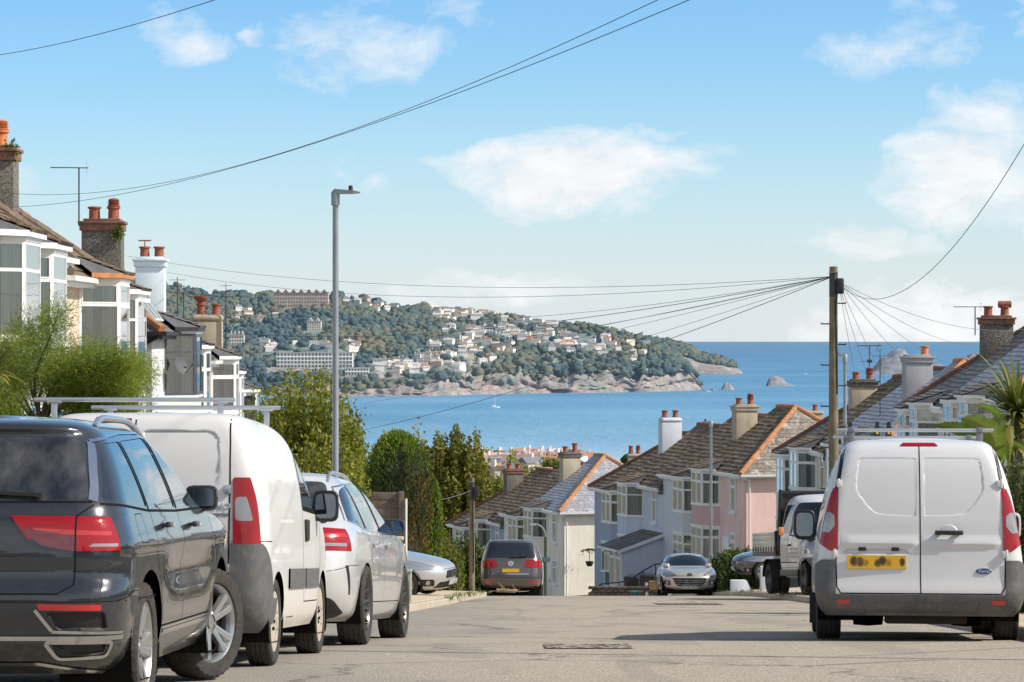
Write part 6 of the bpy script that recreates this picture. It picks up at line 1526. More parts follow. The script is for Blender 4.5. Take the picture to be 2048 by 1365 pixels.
# --- grey people carrier, tail towards us
def carrier():
    rows=[(.24,-2.2,2.2,.84),(.34,-2.35,2.36,.91),(.50,-2.42,2.42,.945),(.68,-2.425,2.42,.952),(.85,-2.40,2.35,.95),(.98,-2.385,2.1,.942),(1.06,-2.37,1.7,.932),(1.12,-2.345,1.4,.918),(1.25,-2.29,1.15,.882),(1.40,-2.22,.85,.835),(1.54,-2.15,.5,.782),(1.63,-2.11,.25,.732),(1.68,-2.08,.05,.67),(1.705,-1.95,-.2,.57),(1.72,-1.6,-.5,.4)]
    c=Car('parked_car','dark grey people carrier seen from behind at the crest, left side','car',.02,89.0,1.5,rows,P_GREY,rr=.26,br=.07,sub=4,taper=(.04,.05))
    for y in (-1.43,1.49): c.arch(y,.36,.345)
    c.end('rear_window',rpoly([(-.76,1.145),(.76,1.145),(.66,1.62),(-.66,1.62)],.07))
    c.end('tail_light',rpoly([(.40,.93),(.44,.86),(1,.84),(1,1.08),(.48,1.09)],.02),ylim=-1.98,mirror=True)
    c.end('reflector',rpoly([(.55,.36),(.82,.36),(.82,.44),(.55,.44)],.01),ylim=-2.0,mirror=True)
    c.side('side_window',rpoly([(-1.9,1.13),(-.95,1.1),(-.97,1.56),(-1.85,1.5)],.04)); c.side('side_window',rpoly([(-.9,1.1),(1.1,1.1),(.8,1.3),(.35,1.56),(-.9,1.58)],.04)); c.end('windscreen',rpoly([(-.8,1.15),(.8,1.15),(.66,1.63),(-.66,1.63)],.06),e=1)
    c.gap_end([(-.62,1.09),(-.66,.84),(-.60,.60),(.60,.60),(.66,.84),(.62,1.09)],w=.012); c.gap_end([(-.9,.55),(.9,.55)],w=.012); c.gap_end([(-.55,.66),(.55,.66)],w=.02,mi=2,off=.006)
    c.finish(dict(body=P_GREY,rear_window=V_GLASS,tail_light=V_RED,reflector=V_REDL,side_window=V_GLASS,windscreen=V_GLASS),push=dict(tail_light=.008),bodymats=[V_CHROME],wells=[(-1.43,.39,.345,.5,.92),(1.49,.39,.345,.45,.92)])
    c.wheels((-1.43,1.49),.82,.335,.22,'plain',.22,V_RIMA)
    for sg in (1,-1): 
        c.mirror(sg,.9,1.16,.22,.16,.12,arm=.04); mb=MB(); mb.tube([c.T(sg*.66,y)[0]+Vector((0,0,.03)) for y in (-1.7,-1.2,-.6,0)],.022,6); mb.build('roof_rail',V_ALU,c.root)
    mb=MB(); mb.box((-.85,-2.1,-.06),(.85,2.0,.262)); mb.build('underbody_shade',V_BLACK,c.root)  # dark block added to fill the shadowed gap under the car
    c.plate(-1,0,.765,m=V_PLYC); e=c.E(-1,0,.98); b_=c.oval('badge',e[0],e[1],.085,.085,V_BADGE); c.text('badge_letter','V',e[0]+e[1]*.007+Vector((0,0,.024)),e[1],.075,V_PLAS,b_); c.text('badge_letter','W',e[0]+e[1]*.007-Vector((0,0,.028)),e[1],.075,V_PLAS,b_)
    w=MB(); a=c.E(-1,.0,1.16); b=c.E(-1,.48,1.19); w.bar(a[0]+a[1]*.03,b[0]+b[1]*.03,.03,.02); w.build('wiper',V_PLAS,c.root)
carrier()
# --- pale silver coupe, facing us
def coupe():
    rows=[(.20,-1.9,1.88,.80),(.28,-1.97,1.98,.85),(.42,-2.0,2.02,.868),(.55,-2.01,2.02,.873),(.66,-2.0,1.97,.872),(.74,-1.98,1.85,.862),(.80,-1.95,1.66,.848),(.86,-1.9,1.36,.828),(.91,-1.8,1.02,.806),(.96,-1.6,.84,.78),(1.08,-1.25,.58,.715),(1.18,-1.0,.36,.655),(1.27,-.85,.14,.59),(1.33,-.8,-.05,.535),(1.365,-.7,-.22,.46),(1.38,-.6,-.35,.36)]
    c=Car('parked_car','pale silver coupe facing us at the crest, white front plate','car',5.52,90.2,180,rows,P_BEIGE,rr=.3,rf=.34,br=.1,bf=.24,sub=4,taper=(.05,.05))
    for y in (-1.22,1.30): c.arch(y,.345,.32)
    c.end('windscreen',rpoly([(-.70,.955),(.70,.955),(.53,1.325),(-.53,1.325)],.06),e=1)
    c.end('headlight',rpoly([(.42,.635),(.72,.60),(.92,.67),(.92,.80),(.78,.835)],[.03,.03,.02,.02,.05]),e=1,ylim=1.1,mirror=True)
    c.end('lamp_clear',rpoly([(.56,.66),(.72,.645),(.78,.74),(.70,.76)],.03),e=1,ylim=1.2,mirror=True,only=('headlight+','headlight-'))
    c.end('grille',rpoly([(-.54,.55),(-.44,.36),(-.36,.30),(.36,.30),(.44,.36),(.54,.55)],.04),e=1,recess=(.015,.03))
    c.end('fog_lamp_surround',rpoly([(.58,.33),(.80,.37),(.78,.49),(.62,.48)],.03),e=1,ylim=1.3,mirror=True,recess=(.01,.02))
    c.side('side_window',rpoly([(-.95,.93),(.85,.93),(.5,1.12),(.1,1.29),(-.75,1.29)],.05))
    c.gap_end([(-.80,.84),(-.62,.70),(-.40,.62),(.40,.62),(.62,.70),(.80,.84)],e=1,w=.010); c.gap_end(rpoly([(.42,.635),(.72,.60),(.84,.67),(.84,.80),(.76,.83)],.02),e=1,w=.014,mirror=True,closed=True,off=.008)
    c.finish(dict(body=P_BEIGE,windscreen=glass_mat('coupe_glass',(.55,.72,.78),.05),headlight=V_HEAD,lamp_clear=V_WLAMP,grille=V_PLAS,fog_lamp_surround=V_PLAS,side_window=V_GLASS),push=dict(headlight=.006,lamp_clear=.008),wells=[(-1.22,.375,.32,.5,.85),(1.30,.375,.32,.45,.85)])
    c.wheels((-1.22,1.30),.755,.315,.20,'plain',.21,V_RIMA)
    for sg in (1,-1):
        c.mirror(sg,.72,.97,.21,.13,.12,arm=.08)
        p,n=c.E(1,sg*.69,.415); o=c.oval('fog_lamp',p+Vector((0,.012,0)),(0,1,0),.055,.055,V_WLAMP)
    for z in (.36,.42,.48):
        g=MB(); x=.40+.14*(z-.33)/.22; pts=[c.E(1,-x+2*x*k/16,z)[0]+Vector((0,.012,0)) for k in range(17)]; g.tube(pts,.006,5); g.build('grille_bar',V_CHROME,c.root)
    mb=MB(); mb.box((-.78,-1.8,.10),(.78,1.8,.222)); mb.build('underbody_shade',V_BLACK,c.root); c.plate(1,0,.285,.52,.105,V_PLW,off=.05); p,n=c.E(1,.235,.285); mb=MB(); mb.box((.215,p.y+.05,.235),(.258,p.y+.062,.335)); mb.build('plate_band',V_EU,c.root)  # first box: dark block added to fill the shadowed gap underneath
    # badge: a small rampant animal shape reduced to a few bent bars on a dark shield
    p,n=c.E(1,0,.665); q=c.oval('badge',p,n,.085,.065,V_PLAS,.008)
    mb=MB(); up=(Vector((0,0,1))-n*n.z).normalized(); a=Vector((-1,0,0)); C=p+n*.014
    for pts in ([(-.02,-.045),(-.012,0),(.01,.03),(.03,.045)],[(.0,.01),(.035,.015),(.05,.0)],[(-.01,0),(-.045,-.005),(-.055,.02)],[(-.018,-.04),(-.04,-.048)],[(0,-.01),(.02,-.035),(.035,-.046)],[(.02,.045),(.045,.035)]): mb.tube([C+a*x+up*z for x,z in pts],.009,6)
    mb.build('badge_lion',V_BADGE,q)
    # seats seen through the screen
    for sx in (-.36,.36):
        mb=MB(); mb.box((sx-.24,-.55,.45),(sx+.24,-.40,1.0)); mb.box((sx-.13,-.55,1.02),(sx+.13,-.44,1.2)); mb.build('seat',simple('dark_seat',(.03,.03,.035),.8),c.root,bevel=.06,seg=3)
    mb=MB(); mb.box((-.7,.35,.80),(.7,.98,.90)); mb.build('dashboard',V_PLAS,c.root,bevel=.04); mb=MB(); mb.box((-.72,-1.0,.3),(.72,-.97,1.15)); mb.build('bulkhead',simple('cabin_trim',(.06,.065,.07),.9),c.root)
    mb=MB(); mb.lathe([(.17,-.015),(.185,0),(.17,.015),(.155,0),(.17,-.015)],'y',(.36,.25,.92),20); mb.build('steering_wheel',V_PLAS,c.root)
    mb=MB(); mb.tube([(0,-.4,1.38),(0,-.6,1.56)],.008,5); mb.build('roof_antenna',V_PLAS,c.root)
coupe()
# --- silver hatchback on the drive, nose to the right
def hatch(name,label,X,Y,yaw,P,dz,H=1.0):
    rows=[(.20,-1.95,1.95,.80),(.28,-2.05,2.08,.855),(.42,-2.1,2.13,.885),(.55,-2.12,2.14,.892),(.66,-2.1,2.10,.89),(.75,-2.08,1.98,.882),(.82,-2.05,1.72,.87),(.89,-2.02,1.36,.855),(.95,-2.0,1.05,.835),(1.0,-1.95,.9,.815),(1.12,-1.82,.62,.765),(1.24,-1.7,.36,.705),(1.35,-1.6,.1,.64),(1.42,-1.55,-.1,.56),(1.45,-1.4,-.35,.46),(1.46,-1.1,-.6,.35)]
    c=Car(name,label,'car',X,Y,yaw,rows,P,rr=.28,rf=.42,br=.08,bf=.30,sub=4,taper=(.05,.06),pitch=0,dz=dz)
    for y in (-1.25,1.32): c.arch(y,.36,.325)
    c.end('windscreen',rpoly([(-.74,1.0),(.74,1.0),(.56,1.40),(-.56,1.40)],.06),e=1)
    c.end('headlight',rpoly([(.50,.64),(.95,.62),(.95,.80),(.75,.84)],[.03,.02,.02,.04]),e=1,ylim=1.05,mirror=True)
    c.end('grille',rpoly([(-.30,.60),(-.36,.44),(.36,.44),(.30,.60)],.04),e=1,recess=(.015,.03)); c.end('lower_grille',rpoly([(-.55,.24),(.55,.24),(.50,.37),(-.50,.37)],.04),e=1,recess=(.015,.03))
    c.end('fog_lamp_surround',rpoly([(.56,.28),(.90,.30),(.90,.44),(.62,.43)],.03),e=1,ylim=1.35,mirror=True,recess=(.012,.02))
    c.side('side_window',rpoly([(-1.5,1.0),(-.3,.955),(-.33,1.36),(-1.3,1.33)],.05)); c.side('side_window',rpoly([(-.25,.955),(.9,.96),(.6,1.14),(.2,1.34),(-.28,1.37)],.05))
    c.gap_end([(-.86,.86),(-.70,.72),(-.45,.63),(.45,.63),(.70,.72),(.86,.86)],e=1,w=.01); c.gap_side([(.95,.93),(.95,.6),(.85,.36)],w=.008); c.gap_side([(-.3,.95),(-.28,.36)],w=.008)
    c.finish(dict(body=P,windscreen=V_GLASS,headlight=V_HEAD,grille=V_PLAS,lower_grille=V_PLAS,fog_lamp_surround=V_PLAS,side_window=V_GLASS),push=dict(headlight=.006),wells=[(-1.25,.39,.325,.5,.865),(1.32,.39,.325,.45,.865)])
    c.wheels((-1.25,1.32),.775,.325,.21,'plain',.225,V_RIMA)
    for sg in (1,-1):
        c.mirror(sg,.85,1.03,.21,.14,.12,arm=.06)
        p,n=c.E(1,sg*.70,.365); c.oval('fog_lamp',p+n*.012,n,.05,.05,V_WLAMP)
        for z in (.31,.35,.39): g=MB(); g.tube([c.E(1,sg*x,z)[0]+c.E(1,sg*x,z)[1]*.01 for x in (.78,.82,.86)],.008,5); g.build('grille_bar',V_CHROME,c.root)
    g=MB()
    for z in (.47,.50,.53,.56): g=MB(); g.tube([c.E(1,-.30+.6*k/8,z)[0]+Vector((0,.005,0)) for k in range(9)],.007,5); g.build('grille_bar',V_CHROME,c.root)
    c.plate(1,0,.36,.52,.11,V_PLW,off=.03)
    return c
hatch('parked_car','silver hatchback on the driveway, only its nose showing past the green cabinet',-3.28,59.8,106,P_SILVB,.13)
hatch('parked_car','slate grey hatchback on a drive, only its nose showing beside the tipper truck',8.95,88.2,-97,P_SLATE,.52)
# --- white crew cab dropside truck facing us
def truck():
    rows=[(.38,-.15,2.60,.86),(.50,-.22,2.76,.95),(.66,-.25,2.80,.985),(.86,-.25,2.78,.995),(1.02,-.25,2.66,.998),(1.14,-.25,2.42,.996),(1.24,-.25,2.14,.99),(1.32,-.25,1.90,.98),(1.40,-.25,1.76,.965),(1.62,-.25,1.55,.92),(1.85,-.25,1.32,.87),(2.02,-.25,1.12,.82),(2.14,-.22,.92,.75),(2.21,-.15,.7,.66),(2.25,0,.4,.5)]
    c=Car('tipper_truck','white crew cab dropside truck facing us on the right, black headboard behind the cab','truck',7.12,64.6,172,rows,P_WHITEB,rr=.10,rf=.40,br=.0,bf=.34,sub=4,taper=(0,.10),gz=zg(64.6)+.13)
    c.arch(1.82,.40,.37)
    c.end('bumper',[(-1.2,.3),(1.2,.3),(1.2,.82),(-1.2,.82)],e=1,ylim=1.95); c.side('bumper',[(2.2,.3),(2.9,.3),(2.9,.82),(2.22,.82)])
    c.end('windscreen',rpoly([(-.88,1.36),(.88,1.36),(.76,2.06),(-.76,2.06)],.10),e=1)
    c.end('headlight',rpoly([(.56,.92),(.98,.90),(1.02,1.22),(.86,1.24),(.60,1.08)],.03),e=1,ylim=1.9,mirror=True)
    c.end('grille',rpoly([(-.5,.86),(.5,.86),(.54,1.08),(-.54,1.08)],.04),e=1,recess=(.02,.03)); c.end('lower_grille',rpoly([(-.6,.45),(.6,.45),(.6,.66),(-.6,.66)],.04),e=1,only=('bumper',),recess=(.02,.03))
    c.end('fog_lamp_surround',rpoly([(.66,.48),(.92,.48),(.92,.64),(.66,.64)],.03),e=1,ylim=2.2,mirror=True,only=('bumper',),recess=(.015,.02))
    c.side('side_window',rpoly([(.62,1.36),(1.62,1.30),(1.42,1.62),(1.02,2.0),(.66,2.02)],.05)); c.side('side_window',rpoly([(-.12,1.38),(.50,1.37),(.54,2.02),(-.10,2.02)],.05))
    c.gap_side([(.58,2.08),(.56,1.3),(.56,.5),(1.30,.45)],w=.012); c.gap_side([(1.72,1.30),(1.66,1.0),(1.40,.62)],w=.012); c.gap_side([(-.18,2.08),(-.18,.5)],w=.012); c.gap_side([(-.2,.72),(1.35,.72)],w=.02); c.gap_side([(-.2,.60),(1.35,.60)],w=.01); c.gap_side([(.64,1.34),(1.7,1.26),(1.62,1.12)],w=.03)
    c.finish(dict(body=P_WHITEB,bumper=V_BUMP,windscreen=glass_mat('truck_glass',(.45,.52,.52),.04),headlight=V_HEAD,grille=V_PLAS,lower_grille=V_PLAS,fog_lamp_surround=V_PLAS,side_window=glass_mat('truck_side_glass',(.45,.5,.5),.05)),push=dict(headlight=.008,bumper=.012),wells=[(1.82,.44,.37,.5,.97)])
    c.wheels((-1.55,1.82),.86,.355,.21,'steel',.215,V_RIMD,dual=True)
    for sg in (1,-1):
        m=c.mirror(sg,1.50,1.46,.25,.40,.16,hm=V_PLAS,arm=.12); mb=MB(); x=sg*1.33; mb.box((min(x,x+sg*.09),1.50,1.32),(max(x,x+sg*.09),1.64,1.50)); mb.build('indicator',V_ORNG,m,bevel=.02)
        p,n=c.S(sg,.72,1.12); h=MB(); h.box((min(p.x,p.x+sg*.03),.66,1.08),(max(p.x,p.x+sg*.03),.86,1.13)); h.build('door_handle',V_PLAS,c.root,bevel=.01)
    # faint grey sign writing on the door, too blurred to read: a few worn vinyl bands
    for z,y0,y1 in ((1.02,.72,1.45),(.93,.70,1.50),(.85,.75,1.42)):
        for sg in (1,-1):
            mb=MB(); hits=[c.S(sg,y0+(y1-y0)*k/12,z) for k in range(13)]; c.ribbon(hits,.05,.004,mb=mb,mi=0); mb.build('door_sticker',plain('worn_vinyl',(.42,.42,.44),.5,var=.5,vscale=14),c.root,fix=False)
    # interior guard mesh, seats
    mb=MB()
    for k in range(13): x=-.72+1.44*k/12; mb.bar((x,-.12,1.35),(x,-.12,2.08),.012)
    for k in range(8): z=1.38+.1*k; mb.bar((-.75,-.12,z),(.75,-.12,z),.012)
    mb.build('guard_mesh',simple('pale_mesh',(.5,.5,.48),.5),c.root)
    for sx in (-.5,.0,.5): mb=MB(); mb.box((sx-.2,.45,.9),(sx+.2,.6,1.62)); mb.box((sx-.13,.45,1.64),(sx+.13,.56,1.84)); mb.build('seat',V_PLAS,c.root,bevel=.05)
    mb=MB(); mb.box((-.85,1.5,1.15),(.85,2.0,1.33)); mb.build('dashboard',V_PLAS,c.root,bevel=.05)
    # chassis, bed, dropsides, headboard
    for sx in (-.42,.42): mb=MB(); mb.box((sx-.05,-2.75,.55),(sx+.05,1.6,.72)); mb.build('chassis_rail',V_BLACK,c.root)
    mb=MB(); mb.box((-1.03,-2.85,.88),(1.03,-.42,.98)); bed=mb.build('load_bed',V_BUMP,c.root)
    for sg in (1,-1):
        mb=MB()
        for z0,z1 in ((.985,1.10),(1.105,1.22),(1.225,1.34),(1.345,1.42)): mb.box((min(sg*1.0,sg*1.035),-2.83,z0),(max(sg*1.0,sg*1.035),-.52,z1))
        d=mb.build('dropside',V_ALU,bed,bevel=.006); mb=MB()
        for k in range(9): y=-2.75+k*.27; mb.box((min(sg*1.037,sg*1.05),y,.985),(max(sg*1.037,sg*1.05),y+.03,1.09))
        mb.build('rope_hook',V_PLAS,d)
    mb=MB(); mb.box((-1.0,-2.87,.985),(1.0,-2.84,1.42)); mb.build('tailboard',V_ALU,bed)
    for sg in (1,-1): mb=MB(); mb.box((sg*1.02-.03,-.50,.90),(sg*1.02+.03,-.40,1.44)); mb.build('corner_post',V_PLAS,bed)
    mb=MB()
    for sg in (1,-1): mb.bar((sg*.98,-.36,.98),(sg*.92,-.30,2.38),.08,.07)
    mb.bar((-.93,-.30,2.32),(.93,-.30,2.32),.06,.06); mb.bar((-.96,-.33,1.75),(.96,-.33,1.75),.05,.05); mb.box((-.95,-.345,1.0),(.95,-.325,2.29)); mb.build('headboard',V_PLAS,c.root)
    for sg in (1,-1):
        mb=MB(); n=12
        for i in range(n):
            a0,a1=PI*.02+PI*.96*i/n,PI*.02+PI*.96*(i+1)/n; r=.44
            x0,x1=sorted((sg*.56,sg*1.0)); mb.quad((x0,-1.55+r*math.cos(a0),.37+r*math.sin(a0)),(x1,-1.55+r*math.cos(a0),.37+r*math.sin(a0)),(x1,-1.55+r*math.cos(a1),.37+r*math.sin(a1)),(x0,-1.55+r*math.cos(a1),.37+r*math.sin(a1)))
        x0,x1=sorted((sg*.56,sg*1.0)); mb.quad((x0,-1.10,.36),(x1,-1.10,.36),(x1,-1.12,.80),(x0,-1.12,.80)); mb.build('mudguard',V_PLAS,c.root,fix=False)
    for sg in (1,-1): mb=MB(); mb.box((sg*.94-.04,-.30,.42),(sg*.94+.04,1.35,.56)); mb.build('side_step',V_BUMP,c.root,bevel=.01)
truck()
# ------------------------------------------------------------------ vegetation
def leaf_mesh(name,P,D,size,wid,m,rnd,parent=None,up=None,fold=.0):
    """P centres (n,3), D long axis directions (n,3); diamond leaves"""
    n=len(P); P=np.asarray(P,float); D=np.asarray(D,float); D/= np.linalg.norm(D,axis=1,keepdims=True)+1e-9
    q=np.random.randn(n,3); S=np.cross(D,q); S/=np.linalg.norm(S,axis=1,keepdims=True)+1e-9
    sz=(np.asarray(size)*np.random.uniform(.7,1.3,n))[:,None]; w_=sz*wid
    V=np.empty((n,4,3)); V[:,0]=P-D*sz*.5; V[:,1]=P+S*w_*.5+D*sz*.05; V[:,2]=P+D*sz*.5; V[:,3]=P-S*w_*.5+D*sz*.05
    F=np.arange(n*4).reshape(n,4); return np_mesh(name,V.reshape(-1,3),F,m,np.repeat(np.clip(rnd,0,1),4),parent)
L_SHRUB=attr_mat('shrub_leaves',[(0,(.06,.085,.012)),(.35,(.155,.185,.022)),(.65,(.31,.325,.04)),(.9,(.46,.45,.08)),(1,(.36,.25,.07))],.5,.4,.45)
L_DARK=attr_mat('dark_shrub_leaves',[(0,(.02,.04,.01)),(.5,(.065,.105,.02)),(.8,(.14,.18,.035)),(1,(.26,.26,.06))],.55,.35,.3)
L_AUT=attr_mat('autumn_leaves',[(0,(.055,.07,.015)),(.3,(.145,.155,.025)),(.55,(.27,.255,.045)),(.8,(.37,.27,.06)),(1,(.27,.14,.04))],.6,.3,.35)
L_CYP=attr_mat('cypress_sprays',[(0,(.035,.055,.022)),(.3,(.075,.105,.032)),(.55,(.135,.20,.035)),(.75,(.22,.33,.04)),(.88,(.26,.20,.05)),(1,(.21,.12,.04))],.7,.2,.25)
L_TAM=attr_mat('tamarisk_sprays',[(0,(.06,.10,.018)),(.35,(.15,.215,.03)),(.7,(.29,.36,.055)),(.9,(.42,.43,.08)),(1,(.46,.36,.09))],.6,.3,.5)
L_LIME=attr_mat('lime_leaves',[(0,(.045,.08,.012)),(.5,(.13,.19,.03)),(1,(.25,.30,.07))],.6,.3,.4)
L_PALM=attr_mat('palm_leaves',[(0,(.06,.09,.018)),(.45,(.17,.20,.035)),(.75,(.33,.32,.06)),(1,(.46,.32,.09))],.5,.4,.3)
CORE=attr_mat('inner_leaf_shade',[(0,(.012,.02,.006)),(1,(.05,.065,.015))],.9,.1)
BARK=plain('bark',(.10,.075,.05),.9,var=.35,vscale=8,bmp=.5,bscale=20)
def gz(X,Y): return zhill(X,Y)
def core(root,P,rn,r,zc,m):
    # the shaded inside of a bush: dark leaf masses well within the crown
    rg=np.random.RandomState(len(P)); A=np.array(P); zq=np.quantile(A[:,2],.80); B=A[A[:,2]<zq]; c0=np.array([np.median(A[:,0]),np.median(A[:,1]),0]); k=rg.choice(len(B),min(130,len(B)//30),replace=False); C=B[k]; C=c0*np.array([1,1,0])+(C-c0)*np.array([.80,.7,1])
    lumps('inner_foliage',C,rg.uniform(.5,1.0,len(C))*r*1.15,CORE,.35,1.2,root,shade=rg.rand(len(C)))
def stems_bush(name,label,cat,pxs,D,outline,base_py,m,nst,nl,lsize,wid=.55,depth=1.0,group=None,spread=.3,lo=.0,tone=None,bias=.5):
    """bush of many rising stems; outline(px)->top py"""
    rg=np.random.RandomState(len(bpy.data.objects)); s=D/FPX
    x0,x1=(pxs[0]-1024)*s,(pxs[1]-1024)*s; xc=(x0+x1)/2; zb=gz(xc,D)
    root=thing(name,label,cat,(xc,D,zb),group=group)
    P=[];Dr=[];rn=[]; st=MB(); zt_core=0
    for i in range(nst):
        u=rg.rand(); xt=x0+(x1-x0)*u; dd=rg.uniform(-1,1); edge=math.sqrt(max(0,1-dd*dd))
        yt=D+dd*depth*.5; py=outline(xt/s+1024); zt=-(py-683)*s
        xt=xc+(xt-xc)*(.55+.45*edge) if rg.rand()<.5 else xt
        zt=zb+(zt-zb)*(rg.uniform(.45,1.0)**.6)*(.80+.2*edge)
        bx=xc+(xt-xc)*spread; by=D+(yt-D)*spread
        c=[Vector((bx,by,zb)),Vector((bx*.4+xt*.6,by*.4+yt*.6,zb+(zt-zb)*.5)),Vector((xt,yt,zt))]
        pts=[]
        for k in range(9): t=k/8; pts.append((1-t)**2*c[0]+2*t*(1-t)*c[1]+t*t*c[2])
        if i<46: st.tube([tuple(p-Vector((xc,D,zb))) for p in pts],[.03*(1-.85*k/8)+.004 for k in range(9)],5,cap=False)
        n=max(4,int(nl/nst)); tone_s=rg.rand()
        for k in range(n):
            t=lo+(1-lo)*rg.rand()**.75; f=t*8; a=min(7,int(f)); p=pts[a]+(pts[a+1]-pts[a])*(f-a); d=(pts[a+1]-pts[a]).normalized()
            r=(.20+.30*(1-t))*min(1.6,(x1-x0)*.5); off=Vector(rg.randn(3)*np.array([r*.55,r*.55,r*.5])*.6)
            P.append(tuple(p+off-Vector((xc,D,zb)))); Dr.append(tuple(d*.8+Vector(rg.randn(3))*.7+off*1.5)); h=(p.z-zb)/max(.1,zt-zb)
            rn.append(bias-.25+.35*tone_s+.25*rg.rand()+ (tone(p) if tone else 0))
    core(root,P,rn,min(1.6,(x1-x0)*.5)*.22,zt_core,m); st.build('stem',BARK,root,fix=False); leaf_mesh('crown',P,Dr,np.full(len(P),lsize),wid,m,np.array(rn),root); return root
o1=interp([(488,905),(500,800),(515,758),(530,770),(545,735),(560,752),(578,716),(592,745),(610,722),(625,716),(640,745),(655,715),(668,742),(685,752),(700,768),(716,805),(730,850),(738,880)])
stems_bush('shrub','tall evergreen shrub with upright leafy shoots behind the lamp column on the left','shrub',(496,730),48,o1,960,L_SHRUB,340,50000,.085,.5,1.7,spread=.55,bias=.48)
stems_bush('shrub','lower leafy shrub filling the foot of the tall evergreen shrub behind the silver estate','shrub',(560,722),46.6,interp([(540,900),(580,860),(650,850),(700,880),(730,915)]),1000,L_SHRUB,140,13000,.08,.55,1.0,spread=.8,bias=.55)
o2=interp([(832,890),(846,862),(858,876),(870,862),(880,840),(888,858),(898,868),(905,850),(915,840),(925,864),(938,862),(950,848),(960,880),(970,905),(985,960)])
stems_bush('tree','brown green autumn tree with spiky shoots between the cypress and the roofs','tree',(834,984),196,o2,1050,L_AUT,330,42000,.27,.6,4.5,spread=.85,lo=.5,bias=.36)
o3=interp([(700,930),(712,880),(722,855),(735,880),(748,862),(760,890),(770,850),(784,843),(800,862),(812,880),(828,845),(842,835),(850,880)])
stems_bush('tree','thin brown leaved tree whose shoot tips rise behind the rounded cypress','tree',(702,846),79,o3,1050,L_AUT,120,9000,.105,.5,1.8,spread=.5,bias=.52)
o4=interp([(862,1110),(880,1070),(900,1060),(925,1068),(945,1072),(968,1085),(985,1110)])
stems_bush('shrub','dark green bush around the foot of the short telegraph pole','shrub',(866,972),93,o4,1190,L_DARK,150,9000,.12,.55,2.0,spread=.8,bias=.45)
stems_bush('shrub','olive shrub sloping down behind the silver hatchback nose','shrub',(855,925),86,interp([(850,1050),(870,1035),(890,1050),(910,1075),(930,1100)]),1190,L_SHRUB,80,4200,.11,.55,1.6,spread=.8,bias=.35)
stems_bush('hedge','clipped green hedge right of the silver coupe','hedge',(1424,1515),97,interp([(1420,1125),(1430,1105),(1450,1098),(1470,1092),(1495,1095),(1515,1100)]),1190,L_DARK,170,10000,.12,.6,2.0,spread=.9,bias=.5)
stems_bush('shrub','small bright shrub peeping over the plank fence','shrub',(736,778),53.5,interp([(734,1000),(745,975),(755,965),(768,970),(780,990)]),1010,L_LIME,40,1500,.06,.6,.7,spread=.8,bias=.5)
stems_bush('shrub','dark leafed shrub with bright tips at the right edge beside the van','shrub',(1996,2075),37,interp([(1990,980),(2005,925),(2020,905),(2040,895),(2080,880)]),1100,L_DARK,150,9000,.075,.5,1.6,spread=.8,bias=.55)
stems_bush('plant','yellow leaved plant beside the green cabinet','plant',(796,816),49,interp([(795,1100),(803,1086),(812,1090),(818,1105)]),1190,L_LIME,22,500,.05,.6,.3,spread=.8,bias=.8)
# rounded conifers
def conifer(label,pxs,D,pyt,tones,name='cypress',n=15000,gfx=None,power=2.6,lsz=.12,m=L_CYP):
    rg=np.random.RandomState(int(pxs[0])); s=D/FPX; xc=((pxs[0]+pxs[1])/2-1024)*s; a=(pxs[1]-pxs[0])/2*s; zb=gz(xc,D)-.3; H=-(pyt-683)*s-zb
    root=thing(name,label,'conifer',(xc,D,zb)); t_=MB(); t_.tube([(0,0,0),(0,0,H*.9)],[.1,.02],7); t_.build('trunk',BARK,root)
    u=rg.rand(n); ph=rg.uniform(0,2*PI,n); z=u*H
    prof=np.clip(1-((z/H-.66)/.34).clip(0)**2.3,0,1)**.5*(.95+.05*np.sin(z*3))*(.72+.28*np.clip(z/H*1.7,0,1))
    rr=a*prof*rg.uniform(.80,1.03,n)*(1+.07*np.sin(ph*5+z*1.7)+.05*np.sin(ph*11-z*3))
    P=np.stack([rr*np.cos(ph),rr*np.sin(ph),z+rg.randn(n)*.04],1)
    D_=np.stack([np.cos(ph)*.45,np.sin(ph)*.45,np.ones(n)],1)+rg.randn(n,3)*.25
    k=tones(np.cos(ph),np.sin(ph),z/H,rg)
    leaf_mesh('crown',P,D_,np.full(n,lsz),.30,m,k,root)
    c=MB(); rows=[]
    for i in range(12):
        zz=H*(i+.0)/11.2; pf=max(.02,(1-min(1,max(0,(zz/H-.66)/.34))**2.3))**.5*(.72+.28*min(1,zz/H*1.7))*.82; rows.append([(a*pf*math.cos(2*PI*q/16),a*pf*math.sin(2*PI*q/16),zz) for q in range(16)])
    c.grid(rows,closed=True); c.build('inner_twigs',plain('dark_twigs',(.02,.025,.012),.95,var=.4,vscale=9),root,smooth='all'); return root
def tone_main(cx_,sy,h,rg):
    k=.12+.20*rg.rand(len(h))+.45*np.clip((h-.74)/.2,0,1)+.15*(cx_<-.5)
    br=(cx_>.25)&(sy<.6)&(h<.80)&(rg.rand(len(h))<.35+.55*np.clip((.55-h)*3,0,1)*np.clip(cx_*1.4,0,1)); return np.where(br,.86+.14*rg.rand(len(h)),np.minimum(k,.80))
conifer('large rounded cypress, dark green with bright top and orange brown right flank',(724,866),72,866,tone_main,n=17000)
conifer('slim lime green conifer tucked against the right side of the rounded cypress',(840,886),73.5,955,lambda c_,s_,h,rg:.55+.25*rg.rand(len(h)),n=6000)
conifer('orange and yellow conifer left of the rounded cypress',(704,738),75,905,lambda c_,s_,h,rg:np.where(c_>0,.70+.15*rg.rand(len(h)),.86+.14*rg.rand(len(h))),n=5000)
